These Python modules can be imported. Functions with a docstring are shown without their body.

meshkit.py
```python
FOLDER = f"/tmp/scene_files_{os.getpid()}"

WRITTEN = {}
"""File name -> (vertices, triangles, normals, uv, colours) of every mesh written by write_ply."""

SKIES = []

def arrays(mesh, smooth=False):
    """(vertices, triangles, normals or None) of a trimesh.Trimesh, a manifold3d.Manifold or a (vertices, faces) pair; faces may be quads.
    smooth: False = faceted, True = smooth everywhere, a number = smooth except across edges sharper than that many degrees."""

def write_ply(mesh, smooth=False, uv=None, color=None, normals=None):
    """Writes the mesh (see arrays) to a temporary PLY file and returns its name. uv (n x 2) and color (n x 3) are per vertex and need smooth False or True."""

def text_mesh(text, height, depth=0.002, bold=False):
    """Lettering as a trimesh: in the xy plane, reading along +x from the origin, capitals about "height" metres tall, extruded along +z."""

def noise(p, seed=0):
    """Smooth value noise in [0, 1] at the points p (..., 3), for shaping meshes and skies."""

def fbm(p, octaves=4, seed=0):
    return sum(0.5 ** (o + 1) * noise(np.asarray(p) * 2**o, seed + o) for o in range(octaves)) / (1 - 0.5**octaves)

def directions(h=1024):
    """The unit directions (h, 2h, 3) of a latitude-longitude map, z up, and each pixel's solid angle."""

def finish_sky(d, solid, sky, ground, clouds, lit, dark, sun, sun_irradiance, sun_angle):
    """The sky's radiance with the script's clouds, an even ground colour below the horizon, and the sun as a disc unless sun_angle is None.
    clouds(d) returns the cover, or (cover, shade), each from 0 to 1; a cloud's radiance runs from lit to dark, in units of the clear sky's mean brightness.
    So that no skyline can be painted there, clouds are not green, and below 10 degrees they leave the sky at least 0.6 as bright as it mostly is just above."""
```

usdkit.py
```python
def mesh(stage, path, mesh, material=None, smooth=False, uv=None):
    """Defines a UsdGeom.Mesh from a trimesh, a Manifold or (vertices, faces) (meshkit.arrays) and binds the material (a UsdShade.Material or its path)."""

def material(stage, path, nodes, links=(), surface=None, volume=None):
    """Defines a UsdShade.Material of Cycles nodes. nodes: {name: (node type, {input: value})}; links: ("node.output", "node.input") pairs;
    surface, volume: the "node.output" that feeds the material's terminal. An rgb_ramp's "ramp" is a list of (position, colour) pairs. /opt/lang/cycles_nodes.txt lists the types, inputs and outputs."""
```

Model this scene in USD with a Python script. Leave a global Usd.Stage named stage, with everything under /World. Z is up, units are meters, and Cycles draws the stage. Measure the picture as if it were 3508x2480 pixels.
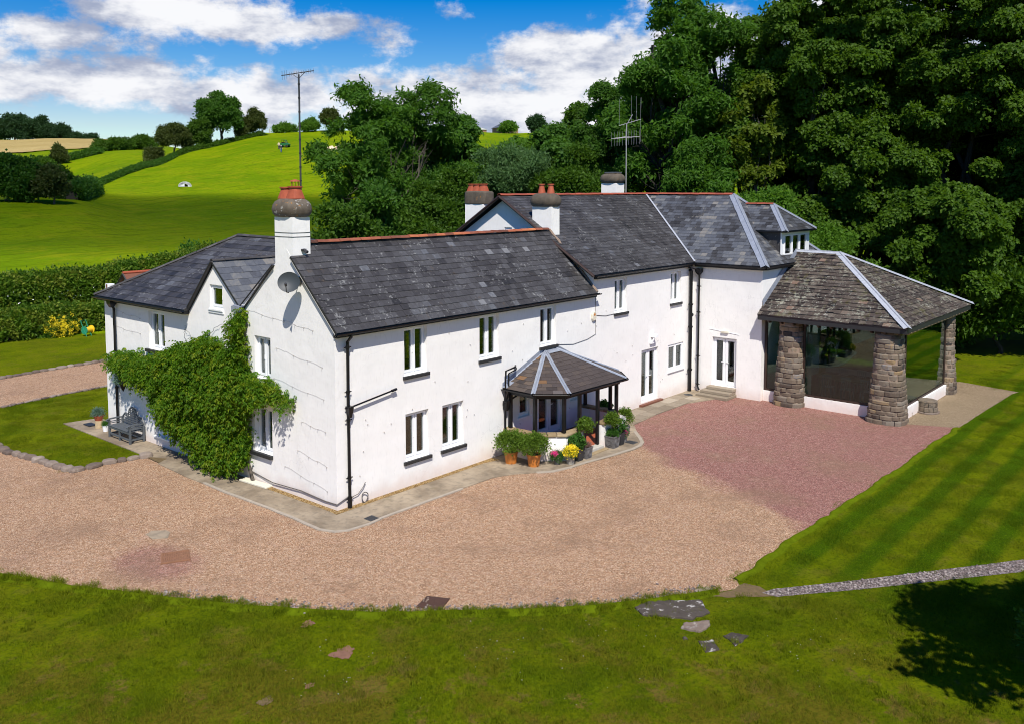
import math, random
import numpy as np, trimesh, shapely
from shapely import Polygon, box as sbox, prepare, contains, intersection
from pxr import Usd, UsdGeom, UsdLux, UsdShade, Gf, Sdf, Vt
import usdkit, meshkit

stage = Usd.Stage.CreateInMemory()
UsdGeom.Xform.Define(stage, '/World')
UsdGeom.Scope.Define(stage, '/World/Looks')
PI = math.pi

# ---------------------------------------------------------------- camera, sky, sun, exposure
CAM = np.array([-15.334, -19.478, 9.0])
YAW, PITCH, FPX, WPX, CY, HPX = 0.865041, 0.0785631, 3056.05, 3508.0, 886.67, 2480.0
EXPOSURE = 0.28
SUN = np.array([-0.42, -0.47, 0.80]); SUN /= np.linalg.norm(SUN)
SUN_I, SKY_I = 1.25, 0.10
FW = np.array([math.sin(YAW)*math.cos(PITCH), math.cos(YAW)*math.cos(PITCH), -math.sin(PITCH)])
RT = np.array([math.cos(YAW), -math.sin(YAW), 0.0]); UP = np.cross(RT, FW)
cam = UsdGeom.Camera.Define(stage, '/World/camera')
cam.CreateHorizontalApertureAttr(36.0)
cam.CreateVerticalApertureAttr(36.0*723/1024)
cam.CreateFocalLengthAttr(FPX/WPX*36.0)
cam.CreateVerticalApertureOffsetAttr(-(HPX/2-CY)/WPX*36.0)
cam.CreateExposureAttr(EXPOSURE)
cam.CreateClippingRangeAttr(Gf.Vec2f(0.1, 50000))
m4 = Gf.Matrix4d(*RT, 0, *UP, 0, *(-FW), 0, *CAM, 1)
cam.AddTransformOp().Set(m4)


class Ref(str):
    pass


class NG:
    """Collects Cycles nodes; a Ref value becomes a link."""
    def __init__(self):
        self.nodes, self.links, self.k = {}, [], 0

    def n(self, kind, out=None, **inp):
        self.k += 1
        name = f'n{self.k}'
        vals = {}
        for a, v in inp.items():
            if isinstance(v, Ref):
                self.links.append((str(v), f'{name}.{a}'))
            else:
                vals[a] = v
        self.nodes[name] = (kind, vals)
        outs = {'noise_texture': 'fac', 'voronoi_texture': 'distance', 'math': 'value', 'mix': 'color', 'rgb_ramp': 'color',
                'map_range': 'result', 'principled_bsdf': 'BSDF', 'bump': 'normal', 'mapping': 'vector', 'geometry': 'position',
                'attribute': 'fac', 'combine_xyz': 'vector', 'object_info': 'random', 'translucent_bsdf': 'BSDF', 'diffuse_bsdf': 'BSDF',
                'glossy_bsdf': 'BSDF', 'transparent_bsdf': 'BSDF', 'mix_closure': 'closure', 'fresnel': 'fac', 'hsv': 'color',
                'white_noise_texture': 'value', 'wave_texture': 'fac', 'sky_texture': 'color', 'background_shader': 'background',
                'texture_coordinate': 'generated', 'vector_math': 'vector', 'principled_volume': 'volume', 'gamma': 'color', 'separate_xyz': 'x'}
        return Ref(f'{name}.{out or outs[kind]}')

    def out(self, ref, o):
        return Ref(ref.split('.')[0] + '.' + o)

    def m(self, t, a, b=0.5, c=None, clamp=False):
        d = dict(math_type=t, value1=a, value2=b)
        if c is not None:
            d['value3'] = c
        if clamp:
            d['use_clamp'] = True
        return self.n('math', **d)

    def ss(self, v, lo, hi, a=0.0, b=1.0):
        return self.n('map_range', range_type='smoothstep', value=v, from_min=lo, from_max=hi, to_min=a, to_max=b, clamp=True)

    def pos(self, sx=1, sy=None, sz=None):
        g = self.n('geometry')
        return self.n('mapping', mapping_type='point', vector=g, scale=(sx, sx if sy is None else sy, sx if sz is None else sz))

    def noise(self, scale, detail=3, rough=0.55, vec=None, dist=0.0, out=None):
        return self.n('noise_texture', out=out, scale=scale, detail=detail, roughness=rough, distortion=dist, vector=vec if vec is not None else self.n('geometry'))

    def mixc(self, f, a, b, t='mix'):
        return self.n('mix', mix_type=t, fac=f, color1=a, color2=b)

    def done(self, name, surf=None, volume=None):
        return usdkit.material(stage, f'/World/Looks/{name}', self.nodes, self.links, surface=surf, volume=volume)


# ---- sky: physical sky with drifting cumulus (defined over the whole sphere)
g = NG()
elev, rot = math.asin(SUN[2]), math.atan2(SUN[0], SUN[1])
sky = g.n('sky_texture', sky_type='single_scattering', sun_disc=False, sun_elevation=elev, sun_rotation=rot, altitude=60.0, air_density=1.0, aerosol_density=0.35, ozone_density=2.0)
d = g.n('texture_coordinate')
sx_, sy_, sz_ = (g.n('separate_xyz', out=o, vector=d) for o in 'xyz')
az = g.m('multiply', g.m('arctan2', sx_, sy_), 180/PI)
el = g.m('multiply', g.m('arcsine', sz_), 180/PI)
sky = g.n('hsv', hue=g.ss(el, 1.0, 8.0, 0.545, 0.516), saturation=g.ss(el, 0.0, 7.0, 1.4, 1.75), value=0.92, color=sky)
zc = g.m('add', g.m('maximum', sz_, 0.0), 0.16)
pv = g.n('combine_xyz', x=g.m('divide', sx_, zc), y=g.m('divide', sy_, zc), z=0.0)
CLOUDS = [(29.0, 10.2, 6.5, 2.0, 1.1), (33.5, 10.0, 5.0, 1.7, 1.0), (36.5, 9.8, 4.2, 1.4, .85), (23.5, 8.6, 5.5, 1.3, .8), (41.5, 9.2, 2.6, 1.2, .55), (25.0, 6.2, 9.0, 1.9, 1.0), (33.0, 5.4, 8.0, 1.9, 1.0),
          (44.0, 5.4, 9.0, 2.3, 1.05), (53.0, 7.8, 6.0, 2.6, 1.15), (60.0, 7.2, 8.0, 3.6, 1.15), (52.0, 4.6, 13.0, 2.4, 1.1), (50.5, 12.7, 4.4, .75, .9), (45.6, 10.9, 1.2, .65, .5),
          (63.5, 9.3, 5.0, 2.0, .8), (57.6, 11.5, 1.2, .6, .45), (72.0, 8.5, 9.0, 5.0, 1.0), (20.0, 7.4, 3.0, 2.0, .6)]
fineN = g.noise(1.0, 6, 0.62, vec=g.n('combine_xyz', x=g.m('multiply', az, 0.42), y=g.m('multiply', el, 0.62), z=0.0))
fine2 = g.noise(1.0, 5, 0.6, vec=g.n('combine_xyz', x=g.m('multiply', az, 0.22), y=g.m('multiply', el, 0.52), z=4.3))
blob = None
for (a0, e0, ra, re, amp) in CLOUDS:
    u = g.m('divide', g.m('subtract', az, a0), ra)
    v = g.m('divide', g.m('subtract', el, e0), re)
    dd = g.m('sqrt', g.m('add', g.m('multiply', u, u), g.m('multiply', v, v)))
    b = g.m('multiply', g.m('subtract', 1.15, dd), amp)
    blob = b if blob is None else g.m('smoothmax' if False else 'maximum', blob, b)
# beyond the view the same kind of cumulus goes on
wide = g.noise(1.25, 7, 0.58, vec=pv)
wideb = g.m('multiply', g.m('subtract', wide, 0.56), 3.0)
inview = g.ss(g.m('absolute', g.m('subtract', az, 49.0)), 30.0, 42.0)
high = g.ss(el, 13.0, 20.0)
outside = g.m('maximum', inview, high)
base = g.m('add', g.m('multiply', blob, g.m('subtract', 1.0, outside)), g.m('multiply', wideb, outside))
dens = g.m('add', base, g.m('multiply', g.m('subtract', fineN, 0.5), 1.9))
cover = g.ss(dens, 0.08, 0.66)
cover = g.m('multiply', cover, g.ss(el, -0.5, 0.6))
shade = g.ss(g.m('add', g.m('multiply', fine2, 1.0), g.m('multiply', dens, 0.16)), 0.42, 0.74)
K = 1.0/SKY_I
cloudc = g.mixc(shade, tuple(x*K for x in (0.30, 0.345, 0.47)), tuple(x*K for x in (0.78, 0.785, 0.81)))
skyc = g.mixc(cover, sky, cloudc)
bg = g.n('background_shader', color=skyc, strength=SKY_I)
skymat = g.done('sky_look', surf=bg)
dome = UsdLux.DomeLight.Define(stage, '/World/sky')
UsdShade.MaterialBindingAPI.Apply(dome.GetPrim()).Bind(skymat)
dome.GetPrim().SetCustomDataByKey('kind', 'structure')
sun = UsdLux.DistantLight.Define(stage, '/World/sun')
sun.CreateIntensityAttr(SUN_I); sun.CreateAngleAttr(0.53); sun.CreateNormalizeAttr(True); sun.CreateColorAttr(Gf.Vec3f(1.0, 0.95, 0.87))
zax = SUN; xax = np.cross([0, 0, 1.0], zax); xax /= np.linalg.norm(xax); yax = np.cross(zax, xax)
sun.AddTransformOp().Set(Gf.Matrix4d(*xax, 0, *yax, 0, *zax, 0, 0, 0, 60, 1))

# ---------------------------------------------------------------- helpers
COUNT = {}


def numbered(parent, name):
    k = COUNT.get((parent, name), 0)
    COUNT[(parent, name)] = k + 1
    return name if k == 0 else f'{name}_{k:03d}'


def ppath(p):
    return '/World' if p is None else (p if isinstance(p, str) else str(p.GetPath()))


def tag(p, label=None, cat=None, group=None, kind=None):
    for k, v in (('label', label), ('category', cat), ('group', group), ('kind', kind)):
        if v:
            p.SetCustomDataByKey(k, v)
    return p


def thing(name, label, cat, loc=(0, 0, 0), rz=0.0, group=None, kind=None, parent=None, scale=1.0):
    pp = ppath(parent)
    x = UsdGeom.Xform.Define(stage, f'{pp}/{numbered(pp, name)}')
    if any(loc) or rz or scale != 1.0:
        x.AddTranslateOp().Set(Gf.Vec3d(*map(float, loc)))
        if rz:
            x.AddRotateZOp().Set(float(math.degrees(rz)))
        if scale != 1.0:
            x.AddScaleOp().Set(Gf.Vec3f(scale, scale, scale))
    return tag(x.GetPrim(), label, cat, group, kind)


def obj(name, mesh, mat, parent=None, smooth=False, tone=None, label=None, cat=None, group=None, kind=None):
    """One Mesh prim. mesh: trimesh, Manifold or (v, f). tone: number or per-vertex array (needs smooth False/True)."""
    pp = ppath(parent)
    path = f'{pp}/{numbered(pp, name)}'
    m = usdkit.mesh(stage, path, mesh, mat, smooth=smooth)
    if tone is not None:
        n = len(m.GetPointsAttr().Get())
        a = np.full(n, tone, np.float32) if np.ndim(tone) == 0 else np.asarray(tone, np.float32)
        UsdGeom.PrimvarsAPI(m).CreatePrimvar('tone', Sdf.ValueTypeNames.FloatArray, 'vertex').Set(Vt.FloatArray.FromNumpy(a))
    return tag(m.GetPrim(), label, cat, group, kind)


def dup(root, loc, rz, label=None, group=None, scale=1.0):
    was = root.GetCustomData()
    r = thing(root.GetName().rstrip('0123456789').rstrip('_'), label or was.get('label'), was.get('category'), loc, rz, group or was.get('group'), scale=scale)
    r.GetReferences().AddInternalReference(root.GetPath())
    r.SetInstanceable(True)
    return r


class MB:
    """Collects shapes and joins them into one mesh."""
    def __init__(self):
        self.v, self.f, self.n = [], [], 0

    def add(self, v, f):
        if hasattr(v, 'vertices'):
            v, f = v.vertices, v.faces
        v, f = np.asarray(v, float), np.asarray(f, int)
        if f.shape[1] == 4:
            f = np.vstack([f[:, [0, 1, 2]], f[:, [0, 2, 3]]])
        self.v.append(v); self.f.append(f + self.n); self.n += len(v)
        return self

    def box(self, x0, y0, z0, x1, y1, z1):
        return self.add(*boxm(x0, y0, z0, x1, y1, z1))

    def tube(self, pts, r, n=8, cap=True):
        return self.add(*tubem(pts, r, n, cap))

    def get(self):
        return np.vstack(self.v), np.vstack(self.f)


BOXF = np.array([[0, 3, 2, 1], [4, 5, 6, 7], [0, 1, 5, 4], [1, 2, 6, 5], [2, 3, 7, 6], [3, 0, 4, 7]])


def boxm(x0, y0, z0, x1, y1, z1):
    v = np.array([[x0, y0, z0], [x1, y0, z0], [x1, y1, z0], [x0, y1, z0], [x0, y0, z1], [x1, y0, z1], [x1, y1, z1], [x0, y1, z1]], float)
    return v, BOXF


def bbox_bevel(x0, y0, z0, x1, y1, z1, b=0.01):
    """A box with chamfered edges."""
    import manifold3d as m3
    pts = []
    for sx in (0, 1):
        for sy in (0, 1):
            for sz in (0, 1):
                c = np.array([x1 if sx else x0, y1 if sy else y0, z1 if sz else z0], float)
                s = np.array([-1 if sx else 1, -1 if sy else 1, -1 if sz else 1])*b
                for k in range(3):
                    o = s.copy(); o[k] = 0
                    pts.append(c + o)
    h = trimesh.Trimesh(*[np.asarray(q) for q in (pts, [[0, 1, 2]])], process=False).convex_hull
    return np.asarray(h.vertices), np.asarray(h.faces)


def tubem(pts, r, n=8, cap=True):
    p = np.asarray(pts, float)
    r = np.broadcast_to(r, (len(p),))
    t = np.gradient(p, axis=0) if len(p) > 2 else np.repeat((p[1]-p[0])[None], 2, 0)
    t = t/(np.linalg.norm(t, axis=1, keepdims=True)+1e-12)
    ref = np.array([0, 0, 1.0]) if np.abs(t[:, 2]).mean() < 0.8 else np.array([1.0, 0.17, 0])
    a = np.cross(t, ref); a /= np.linalg.norm(a, axis=1, keepdims=True)+1e-12
    b = np.cross(t, a)
    th = np.arange(n)*2*PI/n
    v = (p[:, None] + r[:, None, None]*(np.cos(th)[None, :, None]*a[:, None] + np.sin(th)[None, :, None]*b[:, None])).reshape(-1, 3)
    i, j = np.meshgrid(np.arange(len(p)-1), np.arange(n), indexing='ij')
    q = np.stack([i*n+j, i*n+(j+1) % n, (i+1)*n+(j+1) % n, (i+1)*n+j], -1).reshape(-1, 4)[:, ::-1]
    f = np.vstack([q[:, [0, 1, 2]], q[:, [0, 2, 3]]])
    if cap:
        k = len(v); v = np.vstack([v, p[0], p[-1]])
        j = np.arange(n); L = (len(p)-1)*n
        f = np.vstack([f, np.stack([np.full(n, k), j, (j+1) % n], 1), np.stack([np.full(n, k+1), L+(j+1) % n, L+j], 1)])
    return v, f


def lathe(profile, n=24, center=(0, 0, 0)):
    pr = np.asarray(profile, float)
    th = np.arange(n)*2*PI/n
    v = np.stack([pr[:, 0, None]*np.cos(th), pr[:, 0, None]*np.sin(th), np.repeat(pr[:, 1, None], n, 1)], -1).reshape(-1, 3)
    i, j = np.meshgrid(np.arange(len(pr)-1), np.arange(n), indexing='ij')
    q = np.stack([i*n+j, i*n+(j+1) % n, (i+1)*n+(j+1) % n, (i+1)*n+j], -1).reshape(-1, 4)
    return v + np.asarray(center), np.vstack([q[:, [0, 1, 2]], q[:, [0, 2, 3]]])


def loft(sections):
    """Closed rings (k, n, 3) joined, both ends capped by fans."""
    s = np.asarray(sections, float); k, n = s.shape[:2]
    v = s.reshape(-1, 3)
    i, j = np.meshgrid(np.arange(k-1), np.arange(n), indexing='ij')
    q = np.stack([i*n+j, i*n+(j+1) % n, (i+1)*n+(j+1) % n, (i+1)*n+j], -1).reshape(-1, 4)
    f = np.vstack([q[:, [0, 1, 2]], q[:, [0, 2, 3]]])
    c = len(v); v = np.vstack([v, s[0].mean(0), s[-1].mean(0)]); j = np.arange(n)
    return v, np.vstack([f, np.stack([np.full(n, c), (j+1) % n, j], 1), np.stack([np.full(n, c+1), (k-1)*n+j, (k-1)*n+(j+1) % n], 1)])


def prism(poly, z0, z1):
    if not isinstance(poly, Polygon):
        poly = Polygon(poly)
    m = trimesh.creation.extrude_polygon(poly, z1-z0, engine='earcut')
    return np.asarray(m.vertices) + [0, 0, z0], np.asarray(m.faces)


class Frame:
    """A wall plane: s to the right as seen from outside, d outward, z up."""
    def __init__(self, ox, oy, outx, outy):
        self.o, self.out = np.array([ox, oy, 0.0]), np.array([outx, outy, 0.0])
        self.s = np.array([-outy, outx, 0.0])

    def p(self, v):
        v = np.asarray(v, float).reshape(-1, 3)          # (s, d, z)
        return self.o + v[:, :1]*self.s + v[:, 1:2]*self.out + v[:, 2:]*np.array([0, 0, 1.0])

    def box(self, s0, d0, z0, s1, d1, z1):
        # local axes (s, -d, z) are right handed
        v, f = boxm(s0, -d1, z0, s1, -d0, z1)
        v = v.copy(); v[:, 1] *= -1
        return self.p(v), f

    def slab(self, poly, d0, d1):
        """Extrudes a polygon given in (s, z) from depth d0 to d1 (outward)."""
        v, f = prism(poly, d0, d1)
        w = np.stack([v[:, 0], v[:, 2], v[:, 1]], 1)
        return self.p(w), np.asarray(f)


def terr(mesh_v, f):
    return mesh_v, f


def proj_px(P):
    dlt = np.atleast_2d(P) - CAM
    z = dlt @ FW
    return np.stack([WPX/2 + FPX*(dlt @ RT)/z, CY - FPX*(dlt @ UP)/z], -1), z


def screen_area(v):
    """Rough size of a piece in the picture, for the rule of the 300 largest; 0 when wholly outside the frame."""
    q, z = proj_px(v)
    if (z < 0.2).any() or q[:, 0].max() < 0 or q[:, 0].min() > WPX or q[:, 1].min() > HPX or q[:, 1].max() < 0:
        return 0.0
    return float(np.prod(np.maximum(q.max(0)-q.min(0), 0.1)))


class Pieces:
    """Countable pieces of one kind on one thing: the largest 300 become prims of their own, the rest one joined part."""
    def __init__(self, name, rest):
        self.name, self.rest, self.items = name, rest, []

    def add(self, v, f, tone, parent, mat, smooth=False, bonus=1.0):
        self.items.append((screen_area(v)*bonus, v, f, tone, parent, mat, smooth))

    def flush(self, owner, limit=300):
        it = sorted(self.items, key=lambda x: -x[0])
        for a, v, f, tone, parent, mat, smooth in it[:limit]:
            obj(self.name, (v, f), mat, parent, smooth=smooth, tone=tone)
        rest = it[limit:]
        bym = {}
        for x in rest:
            bym.setdefault(str(x[5].GetPath()), []).append(x)
        for k, xs in bym.items():
            mb, tones = MB(), []
            for _, v, f, tone, *_r in xs:
                mb.add(v, f); tones.append(np.full(len(v), tone))
            obj(self.rest, mb.get(), xs[0][5], owner, tone=np.concatenate(tones), kind='stuff')
# ---------------------------------------------------------------- materials
def plain(name, col, rough=0.6, metal=0.0, spec=0.5, var=0.0, vscale=6.0, bump=0.0, bscale=60.0, coat=0.0):
    g = NG()
    kw = dict(roughness=rough, metallic=metal, specular_ior_level=spec)
    if coat:
        kw['coat_weight'] = coat
    c = col
    if var:
        nz = g.noise(vscale, 4, 0.6)
        c = g.mixc(nz, tuple(x*(1-var) for x in col), tuple(min(1, x*(1+var)) for x in col))
    kw['base_color'] = c
    if bump:
        kw['normal'] = g.n('bump', height=g.noise(bscale, 3, 0.6), strength=min(1.0, bump), distance=0.01)
    return g.done(name, surf=g.n('principled_bsdf', **kw))


def toned(name, ramp, rough=0.6, nscale=9.0, namp=0.35, bump=0.5, bscale=40.0, spots=None, spec=0.4, stretch=None, rand=False):
    """Colour of a piece from its own tone, with grain and optional lichen spots (threshold, scale, colour, amount)."""
    g = NG()
    t = g.n('attribute', attribute='tone')
    vec = g.pos(*stretch) if stretch else g.n('geometry')
    nz = g.noise(nscale, 5, 0.62, vec=vec)
    tt = g.m('add', t, g.m('multiply', g.m('subtract', nz, 0.5), namp), clamp=True)
    c = g.n('rgb_ramp', fac=tt, ramp=ramp)
    for (lo, hi, sc, col, amt) in (spots or ()):
        big = g.noise(sc*0.18, 3, 0.6)
        s = g.ss(g.m('add', g.noise(sc, 5, 0.68), g.m('multiply', g.m('subtract', big, 0.5), 0.45)), lo, hi)
        c = g.mixc(g.m('multiply', s, amt), c, col)
    nb = g.n('bump', height=g.noise(bscale, 4, 0.65), strength=bump, distance=0.012)
    return g.done(name, surf=g.n('principled_bsdf', base_color=c, roughness=rough, specular_ior_level=spec, normal=nb))


def white_wall():
    g = NG()
    pos = g.n('geometry')
    z = g.n('separate_xyz', out='z', vector=pos)
    n1 = g.noise(0.9, 5, 0.62)
    n2 = g.noise(5.0, 5, 0.65, vec=g.pos(3.0, 3.0, 0.7))
    c = g.mixc(g.ss(n1, 0.42, 0.72, 0, 0.5), (0.83, 0.815, 0.785), (0.75, 0.74, 0.715))
    c = g.mixc(g.ss(n2, 0.50, 0.80, 0, 0.42), c, (0.60, 0.59, 0.56))
    c = g.mixc(g.ss(g.noise(2.6, 5, 0.7), 0.58, 0.72, 0, 0.22), c, (0.58, 0.57, 0.53))
    # hairline cracks in patches
    cr = g.n('voronoi_texture', feature='distance_to_edge', scale=0.9, vector=g.n('vector_math', math_type='add', vector1=pos, vector2=g.n('vector_math', math_type='scale', vector1=g.noise(2.2, 3, 0.6, out='color'), scale=0.7)))
    crm = g.m('multiply', g.ss(cr, 0.0, 0.012, 1, 0), g.ss(g.noise(0.5, 2, 0.5), 0.52, 0.64))
    c = g.mixc(g.m('multiply', crm, 0.30), c, (0.45, 0.44, 0.42))
    # pink splash-back staining near the ground
    st = g.m('multiply', g.ss(g.m('add', z, g.m('multiply', g.m('subtract', g.noise(1.6, 4, 0.6), 0.5), 0.7)), 0.0, 0.62, 1, 0), 0.62)
    c = g.mixc(st, c, (0.66, 0.53, 0.46))
    h = g.m('add', g.m('multiply', g.noise(1.3, 3, 0.5), 1.0), g.m('multiply', g.noise(55.0, 3, 0.6), 0.05))
    nb = g.n('bump', height=h, strength=0.45, distance=0.05)
    return g.done('white_render', surf=g.n('principled_bsdf', base_color=c, roughness=0.75, specular_ior_level=0.25, normal=nb))


M = {}
M['wall'] = white_wall()
M['upvc'] = plain('white_frame', (0.82, 0.83, 0.84), 0.32)
M['black'] = plain('black_paint', (0.008, 0.008, 0.009), 0.33, spec=0.3, var=0.3)
M['blackmat'] = plain('black_matt', (0.018, 0.018, 0.02), 0.55, var=0.4, vscale=20, bump=0.3)
M['timber'] = plain('dark_timber', (0.035, 0.018, 0.012), 0.5, var=0.4, vscale=14, bump=0.3)
M['sill_stone'] = plain('black_sill', (0.022, 0.022, 0.023), 0.5, var=0.6, vscale=12, bump=0.5, bscale=30)
M['lead'] = plain('lead', (0.30, 0.33, 0.39), 0.42, metal=0.25, var=0.38, vscale=7, bump=0.4, bscale=25)
M['lead_white'] = plain('weathered_lead', (0.36, 0.38, 0.425), 0.55, var=0.4, vscale=9, bump=0.5, bscale=25)
M['dark'] = plain('room_dark', (0.022, 0.019, 0.016), 0.8)
M['curtain'] = plain('curtain', (0.33, 0.33, 0.22), 0.85, var=0.35, vscale=12)
M['curtain_red'] = plain('curtain_brown', (0.16, 0.09, 0.07), 0.85, var=0.4, vscale=14)
M['blind'] = plain('pale_blind', (0.5, 0.5, 0.46), 0.85, var=0.2)
M['cable'] = plain('cable', (0.10, 0.09, 0.085), 0.6)
M['wire'] = plain('rusty_wire', (0.40, 0.37, 0.34), 0.6)
M['metal'] = plain('galvanised', (0.30, 0.30, 0.30), 0.5, metal=0.2)
M['darkmetal'] = plain('dark_metal', (0.06, 0.06, 0.065), 0.45, metal=0.4)
M['terra'] = plain('terracotta', (0.34, 0.075, 0.033), 0.7, var=0.35, vscale=9, bump=0.3)
M['pot_orange'] = plain('orange_plastic_pot', (0.50, 0.17, 0.03), 0.45, var=0.15, vscale=9)
M['pot_grey'] = plain('lead_grey_planter', (0.13, 0.125, 0.125), 0.6, var=0.4, vscale=18, bump=0.3)
M['pot_black'] = plain('black_planter', (0.022, 0.024, 0.028), 0.4)
M['pot_stone'] = plain('stone_planter', (0.33, 0.30, 0.25), 0.7, var=0.2)
M['soil'] = plain('soil', (0.035, 0.024, 0.016), 0.95, var=0.4, vscale=40, bump=0.8)
M['bench'] = plain('grey_bench_timber', (0.085, 0.095, 0.105), 0.6, var=0.35, vscale=9, bump=0.4, bscale=50)
M['dish'] = plain('dish_grey', (0.036, 0.043, 0.048), 0.55)
M['doorstep'] = plain('doorstep_stone', (0.44, 0.42, 0.37), 0.8, var=0.25, vscale=6, bump=0.4)
M['cream'] = plain('cream_plank', (0.66, 0.62, 0.50), 0.7, var=0.15)
M['redtile'] = plain('red_quarry_tile', (0.36, 0.095, 0.045), 0.5, var=0.3, vscale=5)
M['iron'] = plain('cast_iron', (0.05, 0.052, 0.056), 0.5, metal=0.3, var=0.3, bump=0.5)
M['rust'] = plain('rusty_plate', (0.060, 0.026, 0.015), 0.75, var=0.45, vscale=10, bump=0.8, bscale=25)
M['mortar'] = plain('mortar', (0.24, 0.175, 0.13), 0.9, var=0.3, vscale=10, bump=0.5)
M['hose_green'] = plain('hose_green', (0.02, 0.22, 0.12), 0.4)
M['hose_yellow'] = plain('hose_yellow', (0.75, 0.47, 0.02), 0.45)
M['yellow'] = plain('yellow_petals', (0.85, 0.66, 0.01), 0.6)
M['pink'] = plain('pink_petals', (0.72, 0.03, 0.22), 0.6)
M['whitefl'] = plain('white_petals', (0.8, 0.8, 0.82), 0.6)
M['utvgreen'] = plain('vehicle_green', (0.015, 0.12, 0.035), 0.35)
M['rubber'] = plain('rubber', (0.02, 0.02, 0.02), 0.8)
M['wool'] = plain('wool', (0.80, 0.62, 0.44), 0.95, var=0.2, vscale=8)
M['skin'] = plain('skin', (0.52, 0.30, 0.21), 0.6)
M['cloth_dark'] = plain('dark_clothes', (0.03, 0.032, 0.045), 0.9)
M['cloth_red'] = plain('maroon_top', (0.16, 0.02, 0.03), 0.9)
M['cloth_blue'] = plain('blue_trousers', (0.05, 0.10, 0.22), 0.9)
M['cloth_cream'] = plain('cream_top', (0.65, 0.55, 0.38), 0.9)
M['khaki'] = plain('orange_boots', (0.42, 0.24, 0.08), 0.9)
M['brickred'] = plain('old_red_tile', (0.16, 0.06, 0.035), 0.8, var=0.4, vscale=10)
M['farmstone'] = plain('brown_farm_stone', (0.27, 0.17, 0.11), 0.9, var=0.2, vscale=0.8)
M['farmslate'] = plain('far_slate', (0.10, 0.11, 0.13), 0.6, var=0.2, vscale=1.0)
M['shelter'] = plain('pale_metal_sheet', (0.62, 0.63, 0.64), 0.5, var=0.15, vscale=3)
M['wood'] = plain('pale_wood', (0.45, 0.34, 0.2), 0.7, var=0.3, vscale=8)
M['chair'] = plain('pale_chair', (0.5, 0.5, 0.48), 0.5)
SL = [(0, (0.020, 0.019, 0.019)), (0.3, (0.044, 0.041, 0.041)), (0.6, (0.070, 0.068, 0.070)), (0.85, (0.105, 0.110, 0.122)), (1, (0.17, 0.17, 0.175))]
M['slate'] = toned('grey_slate', SL, 0.5, 7.0, 0.5, 0.45, 30, spots=[(0.60, 0.70, 9.0, (0.27, 0.27, 0.26), 0.62), (0.64, 0.72, 4.0, (0.08, 0.055, 0.03), 0.5)], stretch=(1.5, 1.5, 0.6))
SB = [(0, (0.026, 0.025, 0.025)), (0.3, (0.050, 0.050, 0.053)), (0.6, (0.085, 0.092, 0.108)), (0.85, (0.125, 0.130, 0.137)), (1, (0.185, 0.175, 0.16))]
M['slate_b'] = toned('streaked_slate', SB, 0.48, 5.0, 0.6, 0.45, 30, spots=[(0.64, 0.74, 5.0, (0.24, 0.22, 0.18), 0.5)], stretch=(2.2, 2.2, 0.5))
ST = [(0, (0.016, 0.011, 0.009)), (0.3, (0.036, 0.026, 0.022)), (0.6, (0.070, 0.053, 0.042)), (0.85, (0.115, 0.095, 0.075)), (1, (0.16, 0.10, 0.072))]
M['stone_tile'] = toned('mossy_stone_tile', ST, 0.85, 9.0, 0.55, 0.9, 24, spots=[(0.53, 0.66, 8.0, (0.30, 0.30, 0.235), 0.75), (0.56, 0.70, 4.0, (0.060, 0.050, 0.012), 0.85), (0.62, 0.70, 13.0, (0.42, 0.42, 0.36), 0.75)])
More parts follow.
